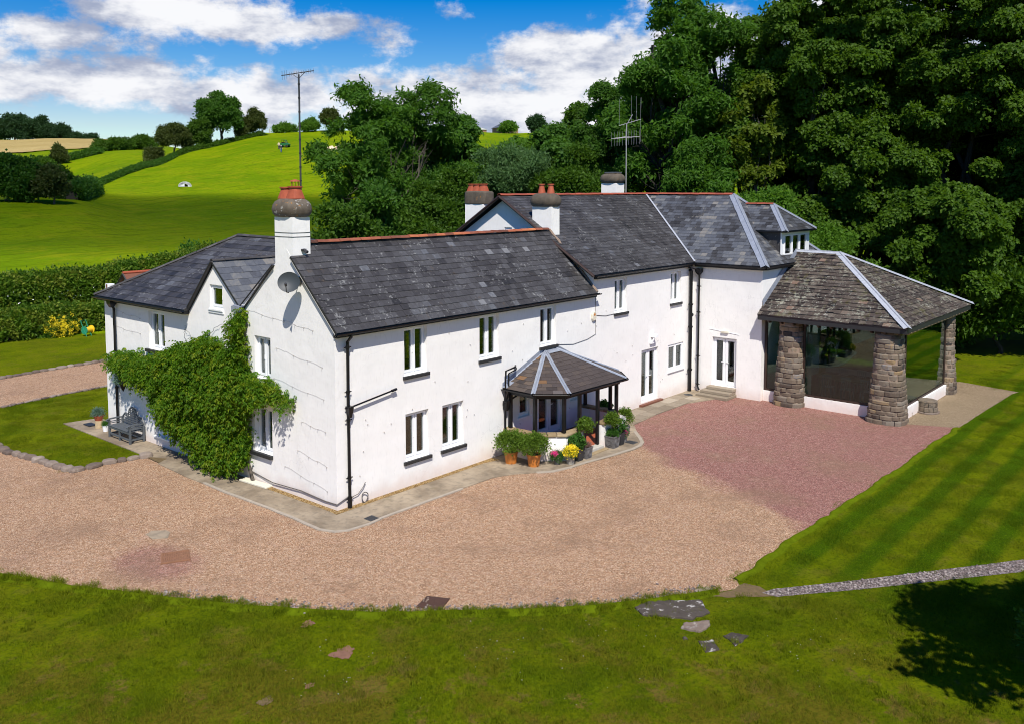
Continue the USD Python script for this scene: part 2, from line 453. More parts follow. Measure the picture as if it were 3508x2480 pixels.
PS = [(0, (0.035, 0.031, 0.029)), (0.25, (0.105, 0.078, 0.057)), (0.5, (0.170, 0.132, 0.094)), (0.7, (0.175, 0.152, 0.124)), (0.87, (0.25, 0.17, 0.085)), (1, (0.19, 0.175, 0.165))]
M['pillar_stone'] = toned('pillar_stone', PS, 0.85, 11.0, 0.4, 0.9, 22, spots=[(0.58, 0.70, 6.0, (0.05, 0.048, 0.045), 0.6)])
CS = [(0, (0.16, 0.115, 0.06)), (0.5, (0.27, 0.195, 0.105)), (1, (0.40, 0.32, 0.20))]
M['coping'] = toned('coping_stone', CS, 0.85, 8.0, 0.5, 0.7, 22, spots=[(0.60, 0.72, 7.0, (0.08, 0.06, 0.04), 0.6)])
ES = [(0, (0.07, 0.05, 0.04)), (0.5, (0.16, 0.12, 0.095)), (1, (0.28, 0.23, 0.19))]
M['edge_stone'] = toned('edging_stone', ES, 0.9, 9.0, 0.5, 0.9, 18, spots=[(0.6, 0.72, 9.0, (0.33, 0.31, 0.27), 0.6)])
PT = [(0, (0.035, 0.027, 0.024)), (0.45, (0.062, 0.048, 0.043)), (0.72, (0.085, 0.064, 0.05)), (0.86, (0.17, 0.088, 0.035)), (1, (0.10, 0.085, 0.08))]
M['porch_slate'] = toned('brown_porch_slate', PT, 0.55, 6.0, 0.15, 0.3, 30)
RT_ = [(0, (0.07, 0.028, 0.018)), (0.4, (0.20, 0.062, 0.035)), (0.7, (0.33, 0.095, 0.045)), (1, (0.46, 0.16, 0.06))]
M['ridge'] = toned('terracotta_ridge', RT_, 0.75, 8.0, 0.45, 0.5, 30, spots=[(0.60, 0.72, 8.0, (0.13, 0.11, 0.07), 0.7)])
M['ridge_red'] = toned('red_ridge', [(0, (0.22, 0.05, 0.03)), (1, (0.36, 0.085, 0.045))], 0.7, 8.0, 0.4, 0.4, 30)
M['ridge_dark'] = toned('dark_ridge', [(0, (0.03, 0.028, 0.028)), (1, (0.08, 0.075, 0.075))], 0.7, 8.0, 0.4, 0.5, 30)
M['cap'] = toned('weathered_cement', [(0, (0.045, 0.036, 0.027)), (0.5, (0.11, 0.088, 0.066)), (1, (0.20, 0.17, 0.13))], 0.9, 6.0, 0.9, 0.9, 25, spots=[(0.60, 0.68, 5.5, (0.50, 0.50, 0.47), 0.85), (0.63, 0.70, 8.0, (0.42, 0.17, 0.015), 0.7)])
M['cap_plain'] = toned('dark_cement', [(0, (0.045, 0.036, 0.027)), (0.5, (0.10, 0.082, 0.062)), (1, (0.17, 0.14, 0.11))], 0.9, 6.0, 0.9, 0.9, 25, spots=[(0.66, 0.74, 7.0, (0.36, 0.15, 0.02), 0.7)])


def pane():
    g = NG()
    fr = g.n('fresnel', IOR=1.55)
    t = g.n('transparent_bsdf', color=(0.72, 0.78, 0.77))
    gl = g.n('glossy_bsdf', color=(1, 1, 1), roughness=0.0)
    return g.done('window_glass', surf=g.n('mix_closure', fac=g.m('minimum', g.m('multiply', fr, 0.95), 0.9), closure1=t, closure2=gl))


def pane_big():
    g = NG()
    fr = g.n('fresnel', IOR=1.6)
    w = g.noise(0.35, 2, 0.5)
    nb = g.n('bump', height=w, strength=0.12, distance=0.06)
    t = g.n('transparent_bsdf', color=(0.56, 0.68, 0.64))
    gl = g.n('glossy_bsdf', color=(0.80, 0.98, 0.94), roughness=0.0, normal=nb)
    return g.done('large_glass', surf=g.n('mix_closure', fac=g.m('minimum', g.m('add', g.m('multiply', fr, 1.5), 0.0), 0.9), closure1=t, closure2=gl))


M['glass'], M['bigglass'] = pane(), pane_big()


def leaf(name, dark, light, trans=0.35, warm=None, scale=0.55, rough=0.55, spec=0.16):
    g = NG()
    t = g.n('attribute', attribute='tone')
    nz = g.noise(scale, 3, 0.6)
    f = g.m('add', g.m('multiply', t, 0.55), g.m('multiply', nz, 0.5), clamp=True)
    c = g.mixc(f, dark, light)
    if warm:
        c = g.mixc(g.ss(g.m('add', g.noise(scale*2.2, 3, 0.6), g.m('multiply', t, 0.18)), 0.56, 0.76, 0, warm[1]), c, warm[0])
    p = g.n('principled_bsdf', base_color=c, roughness=rough, specular_ior_level=spec)
    tr = g.n('translucent_bsdf', color=g.mixc(0.6, c, tuple(min(1, x*2.2) for x in (light[0]*1.25, light[1]*1.25, light[2]*0.5))))
    return g.done(name, surf=g.n('mix_closure', fac=trans, closure1=p, closure2=tr))


M['lf_syc'] = leaf('sycamore_leaf', (0.013, 0.043, 0.004), (0.082, 0.155, 0.010), 0.32)
M['lf_ash'] = leaf('ash_leaf', (0.018, 0.058, 0.008), (0.080, 0.180, 0.016), 0.36)
M['lf_bush'] = leaf('bush_leaf', (0.014, 0.050, 0.008), (0.070, 0.160, 0.016), 0.34)
M['lf_dark'] = leaf('dark_leaf', (0.013, 0.042, 0.005), (0.070, 0.142, 0.010), 0.32)
M['lf_willow'] = leaf('willow_leaf', (0.03, 0.078, 0.018), (0.095, 0.175, 0.06), 0.3)
M['lf_yel'] = leaf('yellowing_leaf', (0.04, 0.078, 0.006), (0.115, 0.160, 0.012), 0.36)
M['lf_light'] = leaf('light_leaf', (0.04, 0.105, 0.010), (0.105, 0.21, 0.02), 0.4)
M['lf_olive'] = leaf('olive_leaf', (0.030, 0.048, 0.010), (0.075, 0.095, 0.022), 0.3)
M['lf_far'] = leaf('far_leaf', (0.012, 0.038, 0.014), (0.034, 0.075, 0.024), 0.2, scale=0.1)
M['lf_wist'] = leaf('wisteria_leaf', (0.016, 0.058, 0.003), (0.098, 0.200, 0.006), 0.34, warm=((0.22, 0.25, 0.012), 0.7), scale=1.5)
M['lf_hedge'] = leaf('hedge_leaf', (0.018, 0.056, 0.006), (0.105, 0.190, 0.012), 0.32, warm=((0.22, 0.23, 0.03), 0.6), scale=0.5)
M['lf_pot'] = leaf('pot_shrub_leaf', (0.035, 0.085, 0.008), (0.12, 0.19, 0.02), 0.3, scale=5.0)
M['lf_potd'] = leaf('pot_plant_leaf', (0.02, 0.07, 0.012), (0.06, 0.15, 0.02), 0.3, scale=5.0)
M['lf_blue'] = leaf('blue_green_leaf', (0.05, 0.10, 0.075), (0.16, 0.24, 0.20), 0.3, scale=5.0)
M['bark'] = plain('bark', (0.075, 0.062, 0.048), 0.9, var=0.45, vscale=5, bump=0.8, bscale=16)
M['bark_dark'] = plain('dark_bark', (0.03, 0.026, 0.021), 0.9, var=0.4, vscale=5, bump=0.8, bscale=16)


def lawn_color(g, stripes=True):
    pos = g.n('geometry')
    x, y = (g.n('separate_xyz', out=o, vector=pos) for o in 'xy')
    n1 = g.noise(0.28, 5, 0.62)
    n2 = g.noise(1.5, 4, 0.62)
    n3 = g.noise(11.0, 4, 0.72)
    c = g.mixc(g.ss(n1, 0.36, 0.66), (0.069, 0.104, 0.0014), (0.134, 0.165, 0.0018))
    c = g.mixc(g.ss(n2, 0.40, 0.72, 0, 0.6), c, (0.155, 0.175, 0.003))
    # dry, brown thinning patches, more of them on the near bank
    near = g.ss(g.m('add', g.m('multiply', x, 0.77), g.m('multiply', y, 0.64)), -10.0, -5.0, 1.0, 0.25)
    br = g.m('multiply', g.ss(g.noise(0.42, 6, 0.74), 0.46, 0.58), near)
    c = g.mixc(g.m('multiply', br, 0.80), c, (0.135, 0.098, 0.012))
    c = g.mixc(g.m('multiply', g.ss(g.noise(0.9, 6, 0.76), 0.54, 0.62), near), c, (0.17, 0.115, 0.028))
    soil = g.m('multiply', g.ss(g.noise(0.75, 6, 0.72, vec=g.pos(1.0, 1.0, 1.0)), 0.615, 0.665), near)
    c = g.mixc(g.m('multiply', soil, 0.75), c, (0.17, 0.105, 0.045))
    if stripes:
        s = g.m('sine', g.m('add', g.m('multiply', g.m('add', y, g.m('multiply', g.noise(0.2, 2, 0.5), 0.5)), 5.6), 0.0))
        m = g.m('multiply', g.ss(x, 3.0, 6.0), g.ss(y, -9.0, -11.0))
        c = g.mixc(g.m('multiply', g.m('multiply', g.ss(s, -0.5, 0.8), m), 0.9), c, (0.034, 0.084, 0.001))
    c = g.mixc(g.ss(g.noise(24.0, 3, 0.7), 0.50, 0.62, 0, 0.45), c, (0.150, 0.190, 0.006))
    c = g.mixc(g.ss(n3, 0.46, 0.64, 0, 0.70), c, g.mixc(0.72, c, (0.022, 0.050, 0.003)))
    c = g.mixc(g.ss(g.noise(4.2, 5, 0.72), 0.50, 0.68, 0, 0.5), c, g.mixc(0.6, c, (0.03, 0.062, 0.003)))
    c = g.mixc(g.ss(g.noise(7.5, 4, 0.7), 0.56, 0.72, 0, 0.55), c, (0.135, 0.20, 0.004))
    return c, n3


def lawn_mat():
    g = NG()
    c, n3 = lawn_color(g)
    nb = g.n('bump', height=g.m('add', n3, g.m('multiply', g.noise(60.0, 3, 0.7), 0.7)), strength=0.9, distance=0.05)
    return g.done('lawn_grass', surf=g.n('principled_bsdf', base_color=c, roughness=0.95, specular_ior_level=0.02, normal=nb))


def blade_mat():
    g = NG()
    c, n3 = lawn_color(g)
    t = g.n('attribute', attribute='tone')
    c = g.mixc(g.m('multiply', t, 0.40), c, (0.16, 0.20, 0.004))
    p = g.n('principled_bsdf', base_color=c, roughness=0.7, specular_ior_level=0.06)
    tr = g.n('translucent_bsdf', color=g.mixc(0.4, c, (0.16, 0.26, 0.003)))
    return g.done('grass_blade', surf=g.n('mix_closure', fac=0.3, closure1=p, closure2=tr))


def field_mat(name, a, b, dry, tracks=False):
    g = NG()
    n1 = g.noise(0.035, 5, 0.6)
    n2 = g.noise(0.22, 5, 0.68)
    n3 = g.noise(1.3, 5, 0.7)
    c = g.mixc(g.ss(n1, 0.35, 0.65), a, b)
    c = g.mixc(g.ss(n2, 0.46, 0.74, 0, 0.65), c, dry)
    c = g.mixc(g.ss(n3, 0.48, 0.72, 0, 0.6), c, tuple(x*0.5 for x in a))
    c = g.mixc(g.ss(g.noise(0.5, 5, 0.7, vec=g.pos(0.35, 1.6, 1)), 0.50, 0.66, 0, 0.65), c, tuple(x*0.6 for x in a))
    nb = g.n('bump', height=g.m('add', n3, n2), strength=0.6, distance=0.3)
    return g.done(name, surf=g.n('principled_bsdf', base_color=c, roughness=0.95, specular_ior_level=0.02, normal=nb))


M['lawn'], M['blade'] = lawn_mat(), blade_mat()
M['lip'] = plain('turf_edge_grass', (0.080, 0.112, 0.003), 0.95, spec=0.02, var=0.45, vscale=5, bump=0.8, bscale=40)  # yellow-green turf colour of its own for the edge strip
M['field'] = field_mat('pasture', (0.105, 0.185, 0.0015), (0.160, 0.225, 0.002), (0.225, 0.235, 0.006))
M['wheat'] = field_mat('wheat', (0.36, 0.27, 0.10), (0.42, 0.32, 0.13), (0.30, 0.24, 0.10))


def gravel_mat():
    g = NG()
    pos = g.n('geometry')
    x, y = (g.n('separate_xyz', out=o, vector=pos) for o in 'xy')
    vor = g.n('voronoi_texture', out='color', scale=52.0, vector=pos)
    cell = g.n('separate_xyz', out='x', vector=vor)
    cell2 = g.n('separate_xyz', out='y', vector=vor)
    dist = g.n('voronoi_texture', out='distance', scale=52.0, vector=pos)
    tan = g.n('rgb_ramp', fac=cell, ramp=[(0, (0.22, 0.11, 0.055)), (0.35, (0.45, 0.258, 0.142)), (0.75, (0.60, 0.38, 0.228)), (1, (0.80, 0.64, 0.47))])
    pur = g.n('rgb_ramp', fac=cell, ramp=[(0, (0.17, 0.066, 0.050)), (0.40, (0.32, 0.140, 0.112)), (0.8, (0.44, 0.215, 0.175)), (1, (0.60, 0.40, 0.34))])
    wob = g.m('multiply', g.m('subtract', g.noise(0.5, 4, 0.6), 0.5), 2.6)
    # the newer, purple stone lies in front of the glazed room, and in one patch by the grate
    d1 = g.m('add', g.m('add', x, g.m('multiply', y, -0.5)), wob)
    m1 = g.ss(d1, 11.9, 12.9)
    dx, dy = g.m('subtract', x, -4.95), g.m('subtract', y, 0.55)
    r2 = g.m('sqrt', g.m('add', g.m('multiply', dx, dx), g.m('multiply', g.m('multiply', dy, dy), 0.55)))
    m2 = g.ss(g.m('add', r2, g.m('multiply', wob, 0.35)), 0.5, 1.15, 0.75, 0)
    pm = g.m('maximum', m1, m2)
    speck = g.m('add', g.m('multiply', pm, 1.0), g.m('multiply', g.m('subtract', cell2, 0.5), g.m('multiply', g.m('multiply', pm, g.m('subtract', 1.0, pm)), 4.0)), clamp=True)
    c = g.mixc(speck, tan, pur)
    # worn, greyer wheel tracks and trodden earth
    wear = g.ss(g.noise(0.42, 5, 0.68), 0.46, 0.68, 0, 0.55)
    c = g.mixc(wear, c, (0.30, 0.185, 0.115))
    c = g.mixc(g.ss(g.noise(1.9, 5, 0.7, vec=g.pos(1, 1, 1)), 0.52, 0.72, 0, 0.35), c, (0.56, 0.36, 0.27))
    c = g.mixc(g.ss(g.noise(17.0, 3, 0.7), 0.56, 0.64, 0, 0.5), c, g.mixc(0.65, c, (0.10, 0.05, 0.03)))
    c = g.mixc(g.ss(g.noise(23.0, 3, 0.7), 0.60, 0.66, 0, 0.45), c, (0.80, 0.64, 0.52))
    big = g.ss(g.noise(6.5, 4, 0.7), 0.3, 0.75)
    c = g.mixc(0.5, c, g.mixc(big, (0.6, 0.6, 0.6), (1.3, 1.3, 1.3)), 'multiply')
    c = g.mixc(0.5, c, g.mixc(g.ss(dist, 0.15, 0.6), (1.25, 1.25, 1.25), (0.45, 0.42, 0.4)), 'multiply')
    nb = g.n('bump', height=g.m('subtract', g.m('multiply', g.noise(9.0, 3, 0.6), 0.5), dist), strength=0.9, distance=0.02)
    return g.done('gravel', surf=g.n('principled_bsdf', base_color=c, roughness=0.85, specular_ior_level=0.25, normal=nb))


def small_gravel(name, ramp, scale):
    g = NG()
    pos = g.n('geometry')
    cell = g.n('separate_xyz', out='x', vector=g.n('voronoi_texture', out='color', scale=scale, vector=pos))
    dist = g.n('voronoi_texture', out='distance', scale=scale, vector=pos)
    c = g.n('rgb_ramp', fac=cell, ramp=ramp)
    c = g.mixc(g.ss(g.noise(0.8, 4, 0.6), 0.45, 0.7, 0, 0.35), c, tuple(v*0.7 for v in ramp[1][1]))
    c = g.mixc(0.6, c, g.mixc(g.ss(dist, 0.15, 0.6), (1.2, 1.2, 1.2), (0.45, 0.42, 0.4)), 'multiply')
    nb = g.n('bump', height=g.m('multiply', dist, -1.0), strength=0.9, distance=0.02)
    return g.done(name, surf=g.n('principled_bsdf', base_color=c, roughness=0.9, specular_ior_level=0.2, normal=nb))


M['gravel'] = gravel_mat()
M['buff'] = small_gravel('buff_gravel', [(0, (0.19, 0.135, 0.08)), (0.5, (0.33, 0.245, 0.15)), (1, (0.46, 0.37, 0.25))], 40)
M['gold'] = small_gravel('golden_gravel', [(0, (0.13, 0.075, 0.025)), (0.5, (0.34, 0.21, 0.075)), (1, (0.55, 0.42, 0.22))], 34)
M['pebblebed'] = small_gravel('pebble_bed', [(0, (0.09, 0.075, 0.07)), (0.5, (0.20, 0.165, 0.155)), (1, (0.36, 0.32, 0.30))], 26)
M['pebble'] = toned('pebble', [(0, (0.075, 0.060, 0.056)), (0.5, (0.18, 0.140, 0.13)), (1, (0.34, 0.30, 0.28))], 0.8, 12, 0.3, 0.4, 30)


def concrete():
    g = NG()
    z = None
    n1, n2, n3 = g.noise(0.7, 5, 0.65), g.noise(5.0, 5, 0.68), g.noise(40.0, 3, 0.65)
    c = g.mixc(g.ss(n1, 0.34, 0.66), (0.19, 0.148, 0.102), (0.34, 0.275, 0.195))
    c = g.mixc(g.ss(n2, 0.45, 0.72, 0, 0.55), c, (0.125, 0.105, 0.080))
    c = g.mixc(g.ss(n3, 0.58, 0.8, 0, 0.5), c, (0.40, 0.37, 0.32))
    c = g.mixc(g.ss(g.noise(0.9, 4, 0.6, vec=g.pos(1, 1, 1)), 0.62, 0.78, 0, 0.5), c, (0.10, 0.10, 0.04))
    nb = g.n('bump', height=g.m('add', n2, g.m('multiply', n3, 0.5)), strength=0.5, distance=0.015)
    return g.done('old_concrete', surf=g.n('principled_bsdf', base_color=c, roughness=0.85, specular_ior_level=0.2, normal=nb))


M['concrete'] = concrete()
M['concrete_edge'] = plain('pale_concrete_edge', (0.34, 0.29, 0.23), 0.85, var=0.3, vscale=5, bump=0.5)
M['paving'] = toned('paving_slab', [(0, (0.17, 0.135, 0.095)), (0.5, (0.25, 0.205, 0.15)), (1, (0.33, 0.28, 0.215))], 0.85, 3.0, 0.4, 0.5, 25)
M['bare'] = plain('bare_earth', (0.185, 0.092, 0.056), 0.95, var=0.4, vscale=7, bump=0.7, bscale=22)
M['barelite'] = plain('thin_earth', (0.125, 0.085, 0.036), 0.95, var=0.5, vscale=9, bump=0.7, bscale=22)
M['lichen'] = toned('lichen_slab', [(0, (0.028, 0.022, 0.018)), (0.5, (0.062, 0.050, 0.040)), (1, (0.125, 0.105, 0.085))], 0.9, 5.0, 0.7, 0.9, 16, spots=[(0.55, 0.64, 5.0, (0.46, 0.44, 0.41), 0.85)])
M['brickgrate'] = plain('brown_grate', (0.24, 0.115, 0.06), 0.8, var=0.4, vscale=10, bump=0.6)
# ---------------------------------------------------------------- terrain, lawns, gravel, paths
PROF = [(10.0, [(88, 1.6), (120, 3.0), (150, 6.4), (185, 7.0), (230, 5.0), (480, 25.0), (600, 36.0), (700, 42.5)]),
        (19.79, [(88, 1.8), (120, 3.2), (150, 7.1), (185, 7.8), (230, 6.4), (480, 25.1), (600, 36.1), (700, 42.4)]),
        (23.12, [(88, 2.0), (120, 3.4), (150, 6.7), (185, 8.8), (215, 8.8), (300, 12.3), (350, 20.3), (480, 27.1), (600, 38.2)]),
        (26.65, [(90, 2.3), (130, 3.2), (160, 5.5), (200, 9.7), (230, 13.8), (262, 14.6), (300, 16.9), (330, 21.2), (400, 25.4), (600, 38.0)]),
        (30.38, [(92, 2.6), (135, 3.3), (165, 6.1), (195, 10.2), (235, 15.7), (270, 20.7), (300, 22.5), (400, 24.0), (600, 33.0)]),
        (34.29, [(95, 2.7), (140, 3.8), (170, 6.8), (195, 10.7), (240, 19.1), (290, 26.0), (340, 26.0), (500, 27.0)]),
        (38.62, [(95, 2.6), (140, 3.7), (170, 6.7), (195, 10.7), (240, 19.3), (290, 27.3), (340, 27.5), (500, 28.0)]),
        (45.34, [(100, 2.4), (140, 3.6), (195, 9.8), (240, 19.1), (310, 29.0), (360, 29.5), (500, 29.0)]),
        (52.47, [(110, 2.6), (195, 9.8), (240, 17.7), (320, 27.9), (340, 30.1), (420, 35.0), (600, 35.0)]),
        (59.51, [(110, 2.7), (200, 8.3), (260, 17.0), (340, 27.7), (500, 33.0)]),
        (67.57, [(120, 2.0), (200, 5.5), (300, 12.2), (400, 19.0), (600, 25.0)]),
        (79.34, [(80, 0.9), (120, 1.9), (200, 3.2), (300, 8.1), (450, 13.4), (700, 16.0)]),
        (120.0, [(80, 0.4), (120, 0.6), (300, 2.0), (700, 6.0)])]
RG = np.array([0, 40, 60, 66, 72, 80, 88, 95, 104, 112, 120, 130, 140, 150, 160, 170, 180, 190, 200, 210, 220, 230, 240, 250, 260, 270, 280, 290, 300, 315, 330, 350, 375, 400, 440, 480, 540, 600, 700, 850, 1100, 1600, 3000], float)
_A = np.array([a for a, _ in PROF])
_Z = np.array([np.interp(RG, [0, 62, 70]+[r for r, _ in l]+[1100, 3000], [0, 0, .35 if l[0][1] > 1 else 0.1]+[z for _, z in l]+[l[-1][1]*.9, l[-1][1]*.5]) for _, l in PROF])


def ground_z(x, y):
    x, y = np.asarray(x, float), np.asarray(y, float)
    dx, dy = x-CAM[0], y-CAM[1]
    r, a = np.hypot(dx, dy), np.degrees(np.arctan2(dx, dy))
    a = np.clip(a, _A[0], _A[-1])
    i = np.clip(np.searchsorted(_A, a)-1, 0, len(_A)-2)
    t = (a-_A[i])/(_A[i+1]-_A[i]); t = t*t*(3-2*t)
    j = np.clip(np.searchsorted(RG, r)-1, 0, len(RG)-2)
    u = np.clip((r-RG[j])/(RG[j+1]-RG[j]), 0, 1)
    z = (1-t)*((1-u)*_Z[i, j]+u*_Z[i, j+1]) + t*((1-u)*_Z[i+1, j]+u*_Z[i+1, j+1])
    w = np.clip((r-70)/60, 0, 1)
    return z + w*0.7*(meshkit.fbm(np.stack([x/35.0, y/35.0, 0*x], -1), 3, 5)-0.5)


def sheet(name, poly, z, mat, kind='structure', label=None, cat=None, step=None, parent=None, thick=None, jitter=0.0, seed=0, group=None):
    """A flat ground sheet; with thick, a slab whose top is at z."""
    if not isinstance(poly, Polygon):
        poly = Polygon(poly)
    if not poly.is_valid:
        poly = poly.buffer(0)
    if jitter:
        rr = np.random.default_rng(seed)
        dense = poly.segmentize(step or 0.4)
        xy = np.asarray(dense.exterior.coords)[:-1]
        c = xy.mean(0)
        nz = meshkit.fbm(np.stack([xy[:, 0]*1.7, xy[:, 1]*1.7, np.full(len(xy), seed*3.1)], -1), 3, seed)-0.5
        dvec = xy-c; dvec /= np.linalg.norm(dvec, axis=1, keepdims=True)+1e-9
        poly = Polygon(xy + dvec*(nz*2*jitter)[:, None]).buffer(0)
        if poly.geom_type != 'Polygon':
            poly = max(poly.geoms, key=lambda q: q.area)
    if thick:
        v, f = prism(poly, z-thick, z)
    else:
        v2, f = trimesh.creation.triangulate_polygon(poly, engine='earcut')
        v = np.c_[v2, np.full(len(v2), z)]
    return obj(name, (v, f), mat, parent, kind=kind, label=label, cat=cat, group=group)


# terrain as one sheet out to the horizon, polar about the viewpoint's foot for an even density
az_ = np.radians(np.concatenate([np.linspace(-175, 5, 40, endpoint=False), np.linspace(5, 95, 160, endpoint=False), np.linspace(95, 185, 20, endpoint=False)]))
rr_ = np.concatenate([[0.5, 30], np.linspace(58, 420, 130), np.geomspace(430, 4000, 34)])
A_, R_ = np.meshgrid(az_, rr_)
X_, Y_ = CAM[0]+R_*np.sin(A_), CAM[1]+R_*np.cos(A_)
Z_ = ground_z(X_, Y_) - np.where(R_ < 59, 0.25, 0.012)
k1, k2 = R_.shape
ii, jj = np.meshgrid(np.arange(k1-1), np.arange(k2), indexing='ij')
q4 = np.stack([ii*k2+jj, (ii+1)*k2+jj, (ii+1)*k2+(jj+1) % k2, ii*k2+(jj+1) % k2], -1).reshape(-1, 4)[:, ::-1]
obj('hill_field', (np.stack([X_.ravel(), Y_.ravel(), Z_.ravel()], -1), q4), M['field'], smooth=True, kind='structure', label='bright green pasture rising up the hillside behind the house')

# wheat on the far rise
wp = Polygon([(134, 428), (150, 415), (196, 412), (250, 522), (186, 560), (150, 545)]).segmentize(9)
gx, gy = np.meshgrid(np.arange(128, 256, 6.0), np.arange(405, 566, 6.0))
pts = np.c_[gx.ravel(), gy.ravel()]
tri = []
n_ = gx.shape[1]
inside = shapely.contains_xy(wp, pts[:, 0], pts[:, 1])
for r_ in range(gx.shape[0]-1):
    for c_ in range(n_-1):
        a = r_*n_+c_
        if inside[a] and inside[a+1] and inside[a+n_] and inside[a+n_+1]:
            tri += [[a, a+1, a+n_+1], [a, a+n_+1, a+n_]]
tri = np.array(tri); used, inv = np.unique(tri, return_inverse=True); pts = pts[used]; tri = inv.reshape(tri.shape)
obj('wheat_field', (np.c_[pts, ground_z(pts[:, 0], pts[:, 1])+0.7], tri), M['wheat'], smooth=True, kind='structure', label='pale tan wheat field on the far hillside at the left')

# near lawn: one level sheet round the house
th = np.linspace(0, 2*PI, 90, endpoint=False)
LAWN = Polygon(np.c_[CAM[0]+60.5*np.sin(th), CAM[1]+60.5*np.cos(th)])
sheet('lawn', LAWN, 0.0, M['lawn'], label='mown lawn round the house and its drive')

NEAR_EDGE = [(-12.5, 9.0), (-9.6, 5.2), (-7.73, 2.71), (-6.9, 0.7), (-5.94, -1.15), (-5.0, -2.9), (-4.11, -4.32), (-3.3, -5.45), (-2.3, -6.53), (-1.0, -7.9), (0.32, -9.08), (1.48, -9.85), (2.35, -10.45)]
RIGHT_EDGE = [(3.18, -10.51), (5.97, -10.49), (10.3, -10.64), (14.0, -10.72), (18.12, -10.76), (20.7, -10.84)]
GRAVEL = Polygon(NEAR_EDGE + [(2.9, -10.75)] + RIGHT_EDGE + [(20.6, -9.2), (20.6, 0.5), (0.5, 0.5), (0.5, 8.4), (-0.66, 8.3), (-1.05, 9.0), (-2.1, 9.22), (-3.28, 9.2), (-3.42, 10.5), (-3.6, 12.3), (-3.72, 14.0), (-4.4, 17.4), (-3.4, 20.0), (-1.48, 20.08), (0.91, 20.49), (3.21, 20.69), (8.0, 20.9), (30, 21.5), (30, 27), (5.82, 26.44), (3.87, 26.36), (2.01, 26.19), (0.62, 25.92), (-3, 25.4), (-9.0, 23.0), (-15, 17)])
sheet('gravel_drive', GRAVEL, 0.006, M['gravel'], label='pink and purple gravel drive in front of the white house')
BUFF = Polygon([(20.0, -9.05), (20.72, -10.86), (24.5, -11.0), (28.31, -11.16), (28.9, -11.3), (29.5, -8.7), (27.8, -8.3), (27.0, -7.5), (20.2, -7.5)])
sheet('buff_gravel_strip', BUFF, 0.010, M['buff'], label='buff gravel strip beside the glazed room', jitter=0.08, seed=4)

# raised, rolled turf edges along the drive
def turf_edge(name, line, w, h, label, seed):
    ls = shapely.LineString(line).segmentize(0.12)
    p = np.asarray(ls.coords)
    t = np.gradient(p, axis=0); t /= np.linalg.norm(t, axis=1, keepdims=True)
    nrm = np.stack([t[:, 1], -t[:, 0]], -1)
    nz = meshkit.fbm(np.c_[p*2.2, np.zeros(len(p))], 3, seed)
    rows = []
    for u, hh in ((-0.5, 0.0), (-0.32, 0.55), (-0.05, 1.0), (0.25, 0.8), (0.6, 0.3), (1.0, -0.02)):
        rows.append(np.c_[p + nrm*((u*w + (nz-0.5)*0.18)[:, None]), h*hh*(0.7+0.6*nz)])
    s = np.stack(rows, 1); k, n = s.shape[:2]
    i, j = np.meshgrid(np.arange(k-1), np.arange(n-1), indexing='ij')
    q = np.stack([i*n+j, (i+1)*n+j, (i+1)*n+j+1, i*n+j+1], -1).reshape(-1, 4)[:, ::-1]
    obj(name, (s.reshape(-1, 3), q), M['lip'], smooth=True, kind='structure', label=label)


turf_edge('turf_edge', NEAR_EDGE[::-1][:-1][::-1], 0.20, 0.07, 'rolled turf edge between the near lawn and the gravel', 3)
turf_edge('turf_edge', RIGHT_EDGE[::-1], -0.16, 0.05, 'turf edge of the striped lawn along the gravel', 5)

# concrete path round the walls
PATH = Polygon([(0.4, 15.2), (-0.9, 15.45), (-0.92, 9.41), (-0.97, 9.1), (-0.66, 8.3), (-1.07, 7.93), (-1.18, 6.02), (-1.15, 3.81), (-1.10, 1.58), (-1.12, 0.16), (-1.17, -0.7), (-1.0, -1.15), (-0.7, -1.33), (-0.03, -1.40), (0.46, -1.31), (1.87, -1.33), (3.6, -1.35), (5.0, -1.38), (5.7, -1.66), (6.3, -2.15), (6.7, -2.48), (7.4, -2.66), (8.06, -2.74), (9.42, -2.98), (10.44, -3.11), (10.95, -3.07), (11.38, -2.9), (11.79, -2.56), (12.41, -1.94), (13.14, -1.32), (14.06, -1.25), (15.3, -1.12), (17.5, -1.17), (19.1, -1.75), (20.1, -1.8), (20.1, 0.4), (0.4, 0.4)])
sheet('concrete_path', PATH, 0.03, M['concrete'], thick=0.05, jitter=0.02, seed=2, step=0.3, label='weathered concrete path along the foot of the white walls')
EDGE = shapely.LineString([(-1.12, 5.0), (-1.15, 3.81), (-1.10, 1.58), (-1.12, 0.16), (-1.17, -0.7), (-1.0, -1.15), (-0.7, -1.33), (-0.03, -1.40), (0.46, -1.31), (1.87, -1.33), (3.6, -1.35)]).buffer(0.05)
sheet('path_kerb', EDGE, 0.036, M['concrete_edge'], thick=0.05, jitter=0.035, seed=8, step=0.2, label='pale worn edge of the concrete path')
EDGE2 = shapely.LineString([(6.3, -2.12), (6.7, -2.42), (7.4, -2.6), (8.06, -2.67), (9.42, -2.9), (10.44, -3.02), (10.92, -2.98), (11.33, -2.83), (11.7, -2.52), (12.36, -1.88)]).buffer(0.06)
sheet('path_kerb', EDGE2, 0.036, M['concrete_edge'], thick=0.05, jitter=0.04, seed=9, step=0.2, label='pale curved edge of the path below the porch')
sheet('golden_gravel_strip', Polygon([(-0.2, -0.22), (5.9, -0.20), (6.5, -0.35), (6.5, 0.1), (0.1, 0.1), (0.1, 4.6), (-0.22, 4.6), (-0.17, 0.2)]), 0.034, M['gold'], jitter=0.03, seed=6, step=0.25, label='narrow strip of golden gravel against the wall')

